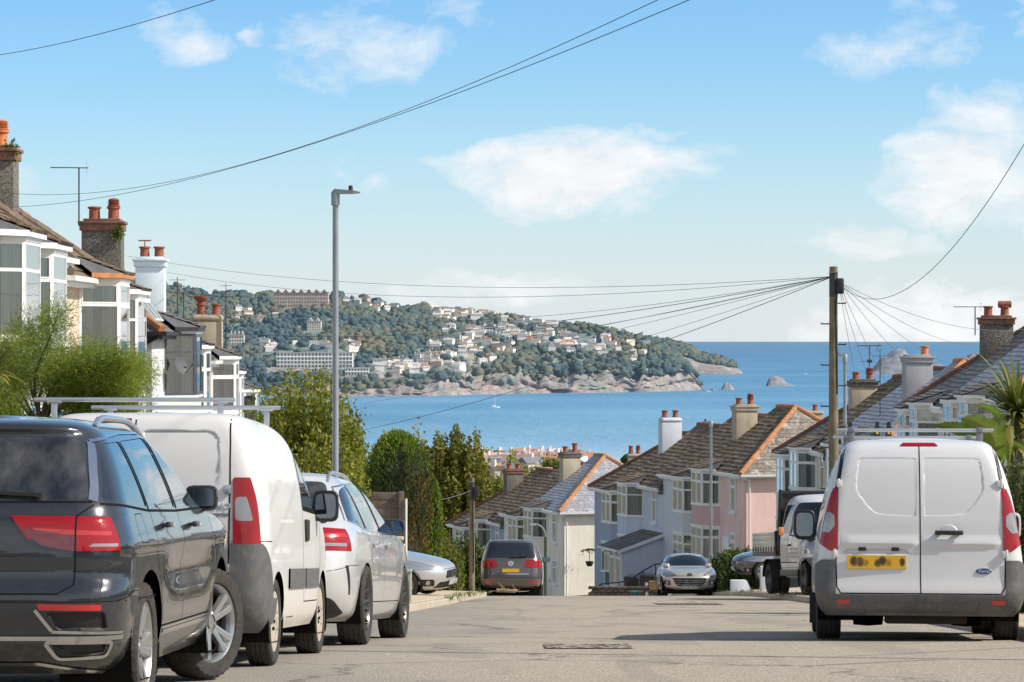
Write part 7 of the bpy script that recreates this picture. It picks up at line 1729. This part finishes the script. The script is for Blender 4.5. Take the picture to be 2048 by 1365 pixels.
# feathery tamarisk on the left
def tamarisk():
    D0=39.5; rg=np.random.RandomState(5); base=at(85,812,D0); zb=gz(base.x,D0); root=thing('tamarisk_tree','feathery green tamarisk arching over the roof bars of the small white van','tree',(base.x,D0,zb))
    B=[[(85,860),(88,812),(105,775),(135,752),(180,738),(230,735),(268,742)],[(85,860),(70,790),(72,745),(90,700),(108,655),(116,622)],[(90,860),(110,800),(160,770),(215,760),(262,770)],[(90,860),(120,820),(180,795),(240,790)],[(80,860),(50,800),(35,760),(25,720),(20,690)],[(80,860),(40,830),(10,800),(-30,780)],[(85,860),(95,800),(120,745),(150,722),(190,710)],[(85,850),(60,770),(50,720),(62,680),(55,655)],[(90,850),(140,800),(205,775),(250,755),(282,740)],[(80,860),(30,790),(5,740),(-10,700)],[(88,840),(110,790),(140,765),(165,745),(205,722),(240,718)],[(85,860),(78,800),(100,740),(128,715)],[(92,860),(150,822),(215,812),(265,806)],[(70,860),(20,835),(-20,830)]]
    P=[];Dr=[];rn=[];mb=MB()
    for bi,b in enumerate(B):
        dD=rg.uniform(-.9,.9); pts=[at(x,y,D0+dD*(i/(len(b)-1))) for i,(x,y) in enumerate(b)]
        pts=[Vector((p.x-base.x,p.y-D0,p.z-zb)) for p in pts]; pts=[Vector(r_) for r_ in catmull([tuple(p) for p in pts],5)]
        mb.tube(pts,[.022*(1-k/len(pts))+.004 for k in range(len(pts))],6,cap=False)
        n=6000 if bi in (0,2,3,8,12) else 3300; tn=rg.rand()
        for k in range(n):
            t=.28+.72*rg.rand(); f=t*(len(pts)-1); a=min(len(pts)-2,int(f)); p=pts[a]+(pts[a+1]-pts[a])*(f-a); d=(pts[a+1]-pts[a]).normalized()
            # side twigs fan out from the branch
            tw=Vector(rg.randn(3)); tw=(tw-d*tw.dot(d)*.5).normalized(); L=rg.rand()**.8*(.15+.22*(1-abs(t-.6)))
            P.append(tuple(p+tw*L+d*L*.5+Vector(rg.randn(3))*.04)); Dr.append(tuple(tw*.6+d*.5+Vector(rg.randn(3))*.8)); rn.append(.15+.3*tn+.35*rg.rand()+.3*L/.4*.5)
    mb.build('branch',BARK,root,fix=False); leaf_mesh('foliage',P,Dr,np.full(len(P),.10),.085,L_TAM,np.array(rn),root)
tamarisk()
stems_bush('shrub','small leaved shrub at the right foot of the tamarisk','shrub',(190,300),41,interp([(180,800),(200,770),(240,735),(262,725),(285,760),(305,800)]),830,L_SHRUB,70,3200,.045,.55,.9,spread=.7,bias=.5)
stems_bush('shrub','leafy bush at the left edge under the bay windows','shrub',(-40,70),41,interp([(-40,770),(0,775),(40,790),(80,810)]),840,L_DARK,70,3500,.07,.5,.9,spread=.7,bias=.5)
def spiky(label,px,py,D,n,L,droop,zt,name='cordyline_palm',dead=.15,trunk=True,ring=1.0,seed=1,pitch=(-.3,1.2)):
    rg=np.random.RandomState(seed); c=at(px,py,D); zb=gz(c.x,D); root=thing(name,label,'palm',(c.x,D,zb)); h=c.z-zb
    if trunk: t_=MB(); t_.tube([(0,0,0),(.05,0,h*.5),(0,0,h)],[.11,.09,.08],9); t_.build('trunk',BARK,root,smooth=True)
    V=[];F=[];C=[]
    for i in range(n):
        ph=rg.uniform(0,2*PI); el=rg.uniform(*pitch); l=L*rg.uniform(.7,1.1); w_=(.075 if L>.7 else .05)*rg.uniform(.8,1.2); d=np.array([math.cos(ph)*math.cos(el),math.sin(ph)*math.cos(el),math.sin(el)]); p=np.array([0,0,h])+d*.05
        side=np.cross(d,[0,0,1]); side/=np.linalg.norm(side)+1e-9; tone=rg.rand()*.65+ (.35 if el<-.05 else 0); b=len(V)
        for k in range(7):
            t=k/6; ww=w_*(1-t**1.6)+.003; V+= [p+side*ww/2,p-side*ww/2+np.array([0,0,.0])]; C+=[tone,tone]
            d=d+np.array([0,0,-droop*.22*t]); d/=np.linalg.norm(d); p=p+d*l/6
        for k in range(6): F.append((b+2*k,b+2*k+1,b+2*k+3,b+2*k+2))
    np_mesh('leaf_crown',np.array(V),np.array(F),L_PALM,np.clip(np.array(C),0,1),root); return root
spiky('spiky cordyline palm at the right edge above the white van',2036,830,43,190,1.12,1.3,0,seed=3)
spiky('second lower cordyline head with drooping yellowed leaves at the right edge',2024,880,42.5,80,.62,1.9,0,seed=8,pitch=(-.9,.7))
spiky('cordyline with narrow yellow green leaves cut off by the left edge',-18,745,38,90,.55,1.2,0,seed=5)
def banana():
    D=41; c=at(1995,930,D); zb=gz(c.x,D); root=thing('banana_plant','banana plant whose broad torn leaves hang over the van roof bars','plant',(c.x,D,zb)); h=c.z-zb
    mb=MB(); mb.tube([(0,0,0),(-.03,0,h*.6),(-.1,0,h+.25)],[.10,.08,.05],9); mb.build('trunk',plain('banana_stem',(.20,.22,.07),.6,var=.3),root,smooth=True)
    def leaf(pts,w_,tone,seed):
        rg=random.Random(seed); pts=[at(x,y,D+dd) for x,y,dd in pts]; pts=[Vector((p.x-c.x,p.y-D,p.z-zb)) for p in pts]; pts=[Vector(r_) for r_ in catmull([tuple(p) for p in pts],7)]; n=len(pts); V=[];F=[];C=[]
        for i in range(n-1):
            d=(pts[i+1]-pts[i]).normalized(); s_=d.cross(Vector((0,.85,.53))).normalized(); t0,t1=i/(n-1),(i+1)/(n-1)
            for sg in (1,-1):
                ww=lambda t:w_*(math.sin(PI*min(1,t*.92+.08))**.55)*(1-t**6)
                j=rg.uniform(-.025,.012); dr=Vector((0,0,-.25))
                a=pts[i]; b=pts[i+1]-(pts[i+1]-pts[i])*.10; b=pts[i+1]; A=a+(s_*sg+dr).normalized()*ww(t0); B=b+(s_*sg+dr).normalized()*max(.004,ww(t1)+j*(2.2 if i%4==3 else .4)); k=len(V); V+=[a,b,B,A]; F.append((k,k+1,k+2,k+3)); C+=[tone+.1,tone+.1,tone-.15+rg.uniform(-.1,.1),tone-.15]
        np_mesh('leaf',np.array([tuple(v) for v in V]),np.array(F),attr_mat('banana_leaf',[(0,(.04,.075,.012)),(.5,(.12,.20,.025)),(.8,(.24,.33,.05)),(1,(.34,.26,.06))],.45,.4,.45) if 'banana_leaf' not in MATS else MATS['banana_leaf'],np.clip(np.array(C),0,1),root)
    leaf([(1992,925,0),(1975,885,-.1),(1945,866,-.2),(1905,854,-.25),(1858,850,-.3)],.15,.45,1)
    leaf([(1994,920,0),(1985,872,-.3),(1962,850,-.5),(1938,840,-.6),(1918,838,-.7)],.19,.8,2)
    leaf([(1996,925,0),(2004,880,.1),(2000,835,.2),(1975,815,.3),(1943,812,.4)],.08,.6,3)
    leaf([(1996,925,0),(2010,880,0),(2016,850,0),(2022,880,-.2),(2020,925,-.3)],.07,.98,4)
    leaf([(1996,930,0),(2012,905,.1),(2030,890,.1),(2052,900,.1)],.10,.7,5); leaf([(1995,935,0),(1980,905,.2),(1960,893,.3),(1935,892,.3)],.07,.3,6)
banana()
# weeds on the left chimneys
for lab,px,py,D in (('small fern growing from the tallest left chimney',24,303,60.4),('small fern growing from the pebbledash chimney with the cowl',236,467,75.8)):
    c=at(px,py,D); rg=np.random.RandomState(int(px)); n=260; P=rg.randn(n,3)*np.array([.07,.07,.09]); rt=thing('chimney_fern',lab,'plant',c); leaf_mesh('leaves',P,P+rg.randn(n,3)*.05,np.full(n,.09),.5,L_LIME,rg.rand(n),rt)
# lawns and verge weeds nobody could count
def tufts(name,label,pts,h,m=L_SHRUB):
    P=[];Dr=[];rg=np.random.RandomState(9)
    for x,y,z,n,r in pts:
        for k in range(n): q=rg.randn(2)*r; P.append((x+q[0],y+q[1],z+h*.35*rg.rand())); Dr.append((rg.randn()*.5,rg.randn()*.5,1))
    o=leaf_mesh(name,P,Dr,np.full(len(P),h),.16,m,np.random.rand(len(P))*.9); tag(o,label,'weeds',kind='stuff')
pts=[]; rg=random.Random(4)
for i in range(26):
    Y=rg.uniform(52,86); x=cx(Y)-wl(Y)-rg.choice((.0,.02,.15,1.9,2.3)); pts.append((x,Y,zg(Y)+.10,rg.randint(6,22),rg.uniform(.04,.13)))
for i in range(40):
    Y=rg.uniform(60,96); x=cx(Y)+wr(Y)+rg.choice((.0,.15,2.0,2.6,3.2)); pts.append((x,Y,zg(Y)+.12,rg.randint(8,30),rg.uniform(.05,.2)))
tufts('verge_weeds','yellow green weeds and grass along the kerbs near the crest',pts,.11,L_LIME)
pts=[]
for i in range(420):
    sd_=rg.choice((-1,1)); Y=rg.uniform(30,110); L=cx(Y)-wl(Y) if sd_<0 else cx(Y)+wr(Y); x=L+sd_*rg.uniform(2.6,9); pts.append((x,Y,gz(x,Y),30,.5))
tufts('garden_grass','rough grass in the front gardens',pts,.14,L_DARK)
# trees among the town roofs below
def round_tree(label,px,py,D,r,m=L_SHRUB,tone=.4,n=1500,group=None):
    rg=np.random.RandomState(int(px*7+py)); c=at(px,py,D); zb=gz(c.x,D); root=thing('town_tree',label,'tree',(c.x,D,zb),group=group); h=c.z-zb
    t_=MB(); t_.tube([(0,0,0),(0,0,h)],[.25,.1],6); t_.build('trunk',BARK,root)
    cl=[rg.randn(3)*np.array([.5,.5,.38])*r+np.array([0,0,h]) for _ in range(14)]
    P=np.concatenate([cc+rg.randn(n//14,3)*r*.26 for cc in cl]); leaf_mesh('crown',P,rg.randn(len(P),3),np.full(len(P),r*.20),.8,m,tone+.3*rg.rand(len(P))+.1*(P[:,2]-h)/r,root)
for i,(px,py,D,r,k,lab) in enumerate([(1048,955,700,3.6,.5,'round tree between the two chimneys of the lowest terrace'),(968,925,1200,5,.5,'tree at the end of the seafront row'),(990,1000,430,2.6,.35,'dark tree below the brown tiled house'),(1010,985,400,2.2,.4,'bush like tree in front of the white gable'),(940,960,560,4,.4,'tree behind the autumn tree by the orange roof'),(1105,945,820,4,.4,'tree just left of the tall cream chimney')]):
    round_tree(lab,px,py,D,r,tone=k-.15)
pts=[];rad=[]; rg2=np.random.RandomState(2)
while len(pts)<1500:
    Y=rg2.uniform(230,1330); X=rg2.uniform(-.24,.24)*Y
    px=X/Y*FPX+1024; r=rg2.uniform(2,5); z=gz(X,Y); py=683-(z+r)/Y*FPX
    if 900<px<1200 and py<1010: continue
    pts.append((X,Y,z+r*.5)); rad.append(r)
o=lumps('hillside_trees',pts,rad,attr_mat('hillside_leaves',[(0,(.02,.04,.015)),(.5,(.06,.085,.025)),(1,(.13,.13,.05))],trans=.1),.35,.9); tag(o,'trees covering the hillside between the terraces and the shore','wood',kind='stuff')

pts=[];rad=[]; rg2=np.random.RandomState(6)
for i in range(260):  # unseen tree lumps added to give car paint a dark reflected band
    X=rg2.uniform(-34,34); Y=-rg2.uniform(26,44); 
    if abs(X-cx(-28))<4.5: continue
    r=rg2.uniform(.8,2.2); pts.append((X,Y,zg(Y)+abs(rg2.randn())*1.9*(1 if abs(X)<14 else 1.7)+.4)); rad.append(r)
P=[]  # unseen hedge leaves added for a dark reflection in car sides
for i in range(26000):
    Y=rg2.uniform(4,34); P.append((cx(Y)+wr(Y)+3.4+rg2.rand()*1.3+.2*math.sin(Y*1.3),Y,zg(Y)+.1+rg2.rand()*(1.55+.25*math.sin(Y*.9)+.15*math.sin(Y*2.7))))
P=np.array(P); o=leaf_mesh('reflection_hedge',P,rg2.randn(len(P),3),np.full(len(P),.13),.6,L_DARK,rg2.rand(len(P))*.8); tag(o,'unseen hedge added along the right pavement, mirrored in car paint','hedge',kind='stuff')
o=lumps('reflection_trees',pts,rad,MATS['hillside_leaves'],.35,.9); tag(o,'unseen trees added behind the viewpoint, mirrored in car paint','wood',kind='stuff')

# ------------------------------------------------------------------ poles, lamps, cables
M_GALV=plain('galvanised_column',(.30,.33,.36),.45,.5,var=.12,vscale=3)
M_POLE=plain('weathered_wood_pole',(.20,.165,.11),.9,var=.35,vscale=3,bmp=.5,bscale=14,dirt=((.10,.12,.05),.6))
def lamp(label,px,pyt,D,side,arm,h=None,r=.05):
    c=at(px,pyt,D); zb=gz(c.x,D); H=c.z-zb; root=thing('street_lamp',label,'street lamp',(c.x,D,zb))
    mb=MB(); mb.tube([(0,0,0),(0,0,1.4)],.075,12); mb.tube([(0,0,1.4),(0,0,1.5),(0,0,H-.22)],[.075,r,r*.85],12); mb.build('column',M_GALV,root,smooth=True)
    mb=MB(); mb.tube([(0,0,H-.24),(0,0,H-.06),(side*.03,0,H-.02)],[r*1.25,r*1.3,r*1.0],12); k=MB()
    mb.build('bracket',M_GALV,root,smooth=True)
    k.add([(-side*.02,-.07,H),(side*arm*.75,-.09,H-.025),(side*arm,-.06,H-.045),(side*arm,.06,H-.045),(side*arm*.75,.09,H-.025),(-side*.02,.07,H),(0,-.06,H-.075),(side*arm*.72,-.08,H-.07),(side*arm,-.05,H-.062),(side*arm,.05,H-.062),(side*arm*.72,.08,H-.07),(0,.06,H-.075)],[(0,1,4,5),(1,2,3,4),(6,11,10,7),(7,10,9,8),(0,6,7,1),(1,7,8,2),(2,8,9,3),(3,9,10,4),(4,10,11,5),(5,11,6,0)])
    l=k.build('lantern',plain('lantern_grey',(.38,.40,.43),.5,.3),root); p=MB(); p.lathe([(.001,H+.055),(.03,H+.05),(.035,H-.03)],'z',(side*arm*.62,0,0),10); p.build('photocell',V_PLAS,l)
lamp('tall grey lamp column with flat lantern rising above the bay, left side',671,379,42,1,.36)
lamp('slim grey lamp column standing just right of the silver coupe',1422,842,98,-1,.32,r=.055)
lamp('blue grey lamp column right behind the telegraph pole',1690,708,72,-1,.30)
def swan():
    D=112; c=at(1091,1047,D); zb=gz(c.x,D); H=c.z-zb; root=thing('street_lamp','small green lamp post with curved neck right of the grey people carrier','street lamp',(c.x,D,zb))
    mb=MB(); mb.tube([(0,0,0),(0,0,H-.55)],.06,10); mb.build('column',plain('green_post',(.05,.085,.05),.6),root,smooth=True)
    mb=MB(); mb.tube([(-.40+.40*math.cos(a) ,0,H-.55+.5*math.sin(a)) for a in [PI*.5*k/8 for k in range(9)]],.035,8); mb.build('neck',M_GALV,root,smooth=True)
    mb=MB(); mb.box((-.62,-.07,H-.10),(-.36,.07,H-.02)); mb.build('lantern',V_ALU,root,bevel=.02)
swan()
def tele(label,px,pyt,D,r0,r1,steps=True,boxy=True):
    c=at(px,pyt,D); zb=gz(c.x,D); H=c.z-zb; root=thing('telegraph_pole',label,'telegraph pole',(c.x,D,zb))
    mb=MB(); mb.tube([(.0,0,-.3),(0,0,H*.5),(0,0,H)],[r1,(r0+r1)/2,r0],14); mb.build('pole',M_POLE,root,smooth=True)
    if boxy:
        m2=MB(); m2.box((r0*.6,-.15,H-.56),(r0*.6+.15,-.02,H-.24)); m2.build('junction_box',V_PLAS,root,bevel=.03); m2=MB(); m2.tube([(0,0,H-.62),(0,0,H-.1)],r0*1.08,14); m2.build('metal_band',plain('dark_band',(.05,.05,.055),.6),root,smooth=True)
        m2=MB(); 
        for k in range(4): m2.tube([(r0*.6,-.06-.03*k,H-.62),(r0*.5,-.08,H-.85-.1*k),(r1*.6,-.08,H-2-.2*k)],.012,5)
        m2.build('drop_cable',V_PLAS,root)
    if steps:
        for k in range(int((H-2.2)/.42)):
            s_=(-1)**k; z=H-.75-k*.42; m2=MB(); m2.tube([(s_*r0*.8,0,z),(s_*(r0+.17),0,z),(s_*(r0+.17),0,z+.03)],.014,5); m2.build('step',V_PLAS,root)
    m2=MB(); m2.tube([(0,-.02,H-.12),(0,-.02,H-.11)],r0*1.25,12); m2.build('cable_ring',V_ALU,root); return c
TP=tele('tall wooden telegraph pole with black junction box behind the nearest white van',1667,534,58,.082,.118)
TP2=tele('short wooden telegraph pole with black box left of the grey people carrier',944,956,78,.065,.085,steps=False)
M_CABLE=plain('black_cable',(.025,.025,.028),.6); M_CABLEG=plain('grey_cable',(.16,.17,.19),.6)
def cable(label,A,B,sag,r=.008,m=None,n=40,group=None,u0=0.,u1=1.):
    A=Vector(A);B=Vector(B); us=[u0+(u1-u0)*k/n for k in range(n+1)]; pts=[A+(B-A)*u-Vector((0,0,sag*4*u*(1-u))) for u in us]
    root=A; mb=MB(); mb.tube(pts,r,5); o=mb.build('overhead_cable',m or M_CABLE,None,fix=False,smooth='all'); return tag(o,label,'cable',group)
top=TP+Vector((0,0,-.2))
cable('upper of the two long cables crossing the sky from top centre to the left roofs',at(1540,-109,24),at(-30,381,60),.781,.004,u0=-.45)
cable('lower of the two long cables crossing the sky from top centre to the left roofs',at(1540,-69,24),at(-30,416,60),.53,.0043,u0=-.45)
cable('single cable across the top left corner of the sky',at(-60,118,34),at(520,-30,20),.08,.0035,u0=-.3,u1=1.6)
cable('thick cable sagging from the right edge to the telegraph pole top',at(2110,180,30),TP+Vector((.1,0,-.35)),1.05,.005,u0=-.6)
GF='thin telephone wires fanning left from the tall telegraph pole'
for i,(px,py,D,sag,hh) in enumerate([(255,513,91,.55,0),(330,545,91,.60,0),(400,602,106,.85,0),(440,664,106,.60,0),(500,705,96,.55,0),(520,742,106,.35,0),(600,768,112,.32,0),(735,806,112,.32,0),(722,862,90,.28,0)]):
    cable('thin wire of the fan running left from the tall telegraph pole',top,at(px,py,D),sag,.0075 if i in (3,8) else .0048,M_CABLE,group=GF)
GR='thin telephone wires fanning right from the tall telegraph pole'
for px,py,D,sag in ((2100,650,80,.5),(1962,692,100,.35),(1936,742,95,.3),(1838,738,113,.25),(1795,800,108,.2),(1748,776,122,.25),(1735,870,116,.2)):
    cable('thin wire of the fan running right from the tall telegraph pole',TP+Vector((.1,0,-.3)),at(px,py,D),sag,.0055,M_CABLEG,group=GR)
cable('short pale wire leading left from the short telegraph pole',TP2+Vector((0,0,-.35)),at(790,1006,70),.12,.008,M_CABLEG)
cable('overhead cable across the street near the van, casting a thin shadow line',(1.96,23.2,6.0),(21.96,15.7,6.6),.15,.055)

# ------------------------------------------------------------------ street furniture and walls
M_PLANK=plain('grey_fence_plank',(.145,.12,.10),.9,var=.3,vscale=3,bmp=.4,bscale=18,dirt=((.26,.23,.20),.4))
def fence():
    D=52; c=at(772,1085,D); zb=gz(c.x,D); s=D/FPX; root=thing('plank_fence','grey horizontal plank fence in front of the rounded cypress','fence',(c.x,D,zb)); H=-(985-683)*s-zb; x0=(720-772)*s; x1=(797-772)*s
    mb=MB(); n=int(H/.15)
    for k in range(n): z=H-.15*(k+1); mb.box((x0,random.uniform(-.004,.004),z+.006),(x1,.025,z+.146))
    mb.build('plank_panel',M_PLANK,root,bevel=.004); mb=MB(); mb.box((x1,-.05,0),(x1+.10,.06,H+.01)); mb.build('post',M_PLANK,root,bevel=.006)
    mb=MB(); mb.tube([(x1+.14,-.05,0),(x1+.14,-.05,H-.12)],.022,8); mb.build('washing_pole',M_UPVC,root)
fence()
def simple_thing(name,label,cat,px,D,parts,dz=0,rz=0):
    c=at(px,700,D); zb=gz(c.x,D)+dz; root=thing(name,label,cat,(c.x,D,zb),(0,0,rz))
    for pn,m,fn,bv in parts: mb=MB(); fn(mb); mb.build(pn,m,root,bevel=bv)
    return root
M_BRK=plain('pinkish_brick',(.36,.235,.165),.9,var=.25,vscale=6,bmp=.4,dirt=((.22,.17,.13),.5))
def pil(mb):
    for k in range(12): mb.box((-.12-.005*(k%2),-.12,k*.115),(.12+.005*(k%2),.12,k*.115+.105))
simple_thing('brick_pillar','pinkish brick gate pillar in front of the plank fence','pillar',789,50,[('pillar_courses',M_BRK,pil,.008),('cap',M_KERB,lambda mb:mb.box((-.16,-.16,1.382),(.16,.16,1.45)),.02)],.05)
M_CAB=plain('pale_green_cabinet',(.30,.37,.28),.6,var=.08,dirt=((.25,.25,.2),.3))
simple_thing('utility_cabinet','pale green telecom cabinet on the pavement beyond the silver estate','cabinet',809,47.6,[('cabinet_body',M_CAB,lambda mb:mb.box((-.11,-.18,0),(.115,.2,.86)),.012),('cabinet_lid',M_CAB,lambda mb:mb.box((-.125,-.2,.862),(.13,.22,.90)),.012),('plinth',M_KERB,lambda mb:mb.box((-.13,-.2,-.12),(.135,.22,-.003)),0)],.02)
M_WWALL=RM['bluewhite']
def ww(mb): mb.box((-1.1,-.1,-.6),(1.0,.1,.62)); 
simple_thing('garden_wall','low white rendered garden wall in front of the slate grey car','wall',1503,83,[('wall_face',M_WWALL,lambda mb:mb.prism([(-.62,-.8),(1.5,-.8),(1.5,.12),(.1,.12),(-.15,.60),(-.62,.60)],-.1,.1,'y'),.03),('gate_post',M_WWALL,lambda mb:mb.box((.25,-.16,-.8),(.45,.104,1.0)),.02)],.12)
def dw(mb):
    rg=random.Random(3)
    for k in range(14):
        for r in range(5): x=-1.6+k*.24+(.12 if r%2 else 0); mb.box((x,-.12+rg.uniform(-.01,.01),r*.11),(x+.225,.12,r*.11+.10))
def fixed(name,label,cat,px,py,D,parts,rz=0):
    c=at(px,py,D); root=thing(name,label,cat,c,(0,0,rz))
    for pn,m,fn,bv in parts: mb=MB(); fn(mb); mb.build(pn,m,root,bevel=bv)
    return root
M_DKST=plain('dark_rubble',(.10,.075,.065),.95,var=.4,vscale=5,bmp=.5)
fixed('rubble_wall','low dark rubble garden wall left of the silver coupe','wall',1265,1204,103,[('wall_stones',M_DKST,dw,.02)],R(-6))
fixed('stone_blocks','pale stone blocks of a low wall seen under the silver coupe','wall',1372,1200,101,[('wall_stones',M_KERB,lambda mb:[mb.box((-.9+.46*k,-.12,-.1),(-.9+.46*k+.43,.12,.28)) for k in range(4)],.02)])
def rail(mb):
    pts=[(-2.1,0,.0),(-2.0,0,.45),(-1.6,0,.78),(-.9,0,.85),(-.55,0,.92),(0,0,1.30),(.45,0,1.55),(1.3,0,1.60)]; mb.tube(pts,.028,6)
    for k in (1,2,3,4,5,6): mb.tube([(pts[k][0],0,-.2),pts[k]],.02,6)
    mb.tube([(p[0]+.05,0,p[2]-.38) for p in pts[2:]],.018,6)
fixed('handrail','bent black iron handrail rising beside the lean-to porch','handrail',1287,1212,106,[('rail',V_PLAS,rail,0)],R(-10))
def binp(mb): mb.add([(-.25,-.3,0),(.25,-.3,0),(.25,.3,0),(-.25,.3,0),(-.29,-.36,.95),(.29,-.36,.95),(.29,.36,.95),(-.29,.36,.95)],[(3,2,1,0),(4,5,6,7),(0,1,5,4),(1,2,6,5),(2,3,7,6),(3,0,4,7)])
def lidp(mb): mb.add([(-.31,-.40,.953),(.31,-.40,.953),(.31,.40,.953),(-.31,.40,.953),(-.28,-.36,1.01),(.28,-.36,1.01),(.28,.40,1.06),(-.28,.40,1.06)],[(3,2,1,0),(4,5,6,7),(0,1,5,4),(1,2,6,5),(2,3,7,6),(3,0,4,7)])
M_BIN=plain('black_bin_plastic',(.02,.021,.023),.5)
fixed('wheelie_bin','black wheelie bin nearer the porch behind the rubble wall','bin',1268,1207,107,[('bin_body',M_BIN,binp,.02),('bin_lid',M_BIN,lidp,.015)],R(-20)); fixed('wheelie_bin','black wheelie bin nearer the silver coupe with a white mark','bin',1296,1204,106,[('bin_body',M_BIN,binp,.02),('bin_lid',M_BIN,lidp,.015),('white_mark',M_UPVC,lambda mb:mb.box((-.08,-.372,.62),(.04,-.366,.74)),0)],R(-8))
fixed('planter_box','small wooden planter box beside the black bins','planter',1307,1180,102,[('box_sides',plain('pine_box',(.42,.27,.12),.8,var=.2),lambda mb:mb.box((-.14,-.12,0),(.14,.12,.26)),.008),('box_rim',plain('pine_box',(.42,.27,.12)),lambda mb:mb.box((-.16,-.14,.262),(.16,.14,.30)),.006)])
fixed('plant_pot','teal bowl planter on the rubble wall','pot',1270,1194,102.3,[('bowl',plain('teal_pot',(.05,.16,.14),.5),lambda mb:mb.lathe([(.001,0),(.14,0),(.2,.16),(.22,.17),(.20,.2),(.001,.18)],'z',(0,0,0),16),0)])
fixed('garden_ornament','small white garden ornament on the wall under the teal pot','ornament',1294,1196,102,[('figure',M_UPVC,lambda mb:(mb.lathe([(.001,0),(.07,0),(.05,.10),(.06,.14),(.03,.2),(.001,.22)],'z',(0,0,0),10)),0)])
hb=fixed('hanging_basket','dark hanging basket on the bare cream side wall','basket',1179,1134,164.4,[('bowl',V_PLAS,lambda mb:mb.lathe([(.001,0),(.14,.02),(.22,.18),(.24,.3)],'z',(0,0,0),12),0),('bracket',V_PLAS,lambda mb:(mb.tube([(0,0,.3),(0,0,.8),(.0,.3,.85)],.02,5)),0)])
rg=np.random.RandomState(1); P=rg.randn(160,3)*np.array([.10,.10,.06])+np.array([0,0,.34]); leaf_mesh('leaves',P,P,np.full(160,.12),.5,L_DARK,rg.rand(160)*.7,hb)
def twigs(mb):
    rg=random.Random(8)
    for k in range(14):
        a=rg.uniform(-.4,PI+.4); l=rg.uniform(.3,.9); pts=[(0+rg.uniform(-.3,.3),0,.05)]
        for q in range(5): pts.append((pts[-1][0]+.55*math.cos(a)*l/5,pts[-1][1]+rg.uniform(-.05,.05),max(.02,pts[-1][2]+.5*math.sin(a)*l/5*rg.uniform(.1,.7)))); a+=rg.uniform(-.5,.5)
        mb.tube(pts,[.018,.016,.013,.01,.007,.004],5)
    mb.tube([(-.25,.05,.06),(.25,-.02,.05)],.05,8); 
c=at(1012,1190,78); fixed('cut_branches','heap of cut twigs and a log in the gutter before the grey people carrier','branches',1012,683+FPX*(-(zg(76)+.10))/76,76,[('twigs',plain('dry_twig',(.36,.27,.16),.9,var=.3),twigs,0)])
# low grey wall and bin at the right edge beside the nearest van
def gwall(mb): mb.box((0,-5,-.3),(.22,7,.92))
Y=33; c=Vector((cx(Y)+wr(Y)+2.35,Y,zg(Y)+.1)); root=thing('garden_wall','dark grey rendered wall along the right pavement beside the nearest van','wall',c,(slope(Y),0,R(-3.2))); mb=MB(); gwall(mb); mb.build('wall_face',plain('dark_render',(.16,.15,.14),.95,var=.25,vscale=2,bmp=.4,bscale=20),root,bevel=.02); mb=MB(); mb.box((-.03,-5.02,.923),(.25,7.02,.99)); mb.build('coping',M_KERB,root,bevel=.015)
# yacht and boats
def yacht(label,px,pyw,Lpx,mastpx,sail=False):
    D=60*FPX/(pyw-683); s=D/FPX; L=Lpx*s; c=Vector(((px-1024)*s,D,-60)); root=thing('sailing_yacht' if mastpx else 'motor_boat',label,'boat',c)
    mb=MB(); rows=[]
    for k in range(9): u=k/8; w_=L*.16*math.sin(PI*min(1,u*.8+.2))**.7 if u<1 else .02; z1=L*.11*(1+.35*u); rows.append([(-L/2+L*u,-w_,z1),(-L/2+L*u*.97,-w_*.7,-.3),(-L/2+L*u*.97,w_*.7,-.3),(-L/2+L*u,w_,z1)])
    mb.grid(rows); mb.add(rows[0],[(0,1,2,3)]); mb.add([r[0] for r in rows]+[r[3] for r in rows[::-1]],[tuple(range(18))]); mb.build('hull',M_FW[0],root)
    mb=MB(); mb.box((-L*.22,-L*.07,L*.11),(L*.12,L*.07,L*.21)); mb.build('cabin',M_FW[0],root,bevel=.1)
    if mastpx: mb=MB(); H=mastpx*s; mb.tube([(L*.05,0,L*.1),(L*.05,0,H)],.16,6); mb.tube([(L*.05,0,L*.28),(-L*.32,0,L*.28)],.14,6); mb.build('mast',M_FW[0],root)
yacht('white moored sailing yacht with bare mast in the bay below the cliffs',989,817,22,34); yacht('tiny white motor boat on the open sea left of the peaked islet',1611,749,8,0); yacht('tiny white boat in the middle of the bay below the white rock',1306,862,5,0); yacht('tiny white boat close under the headland cliffs',1208,794,5,0)
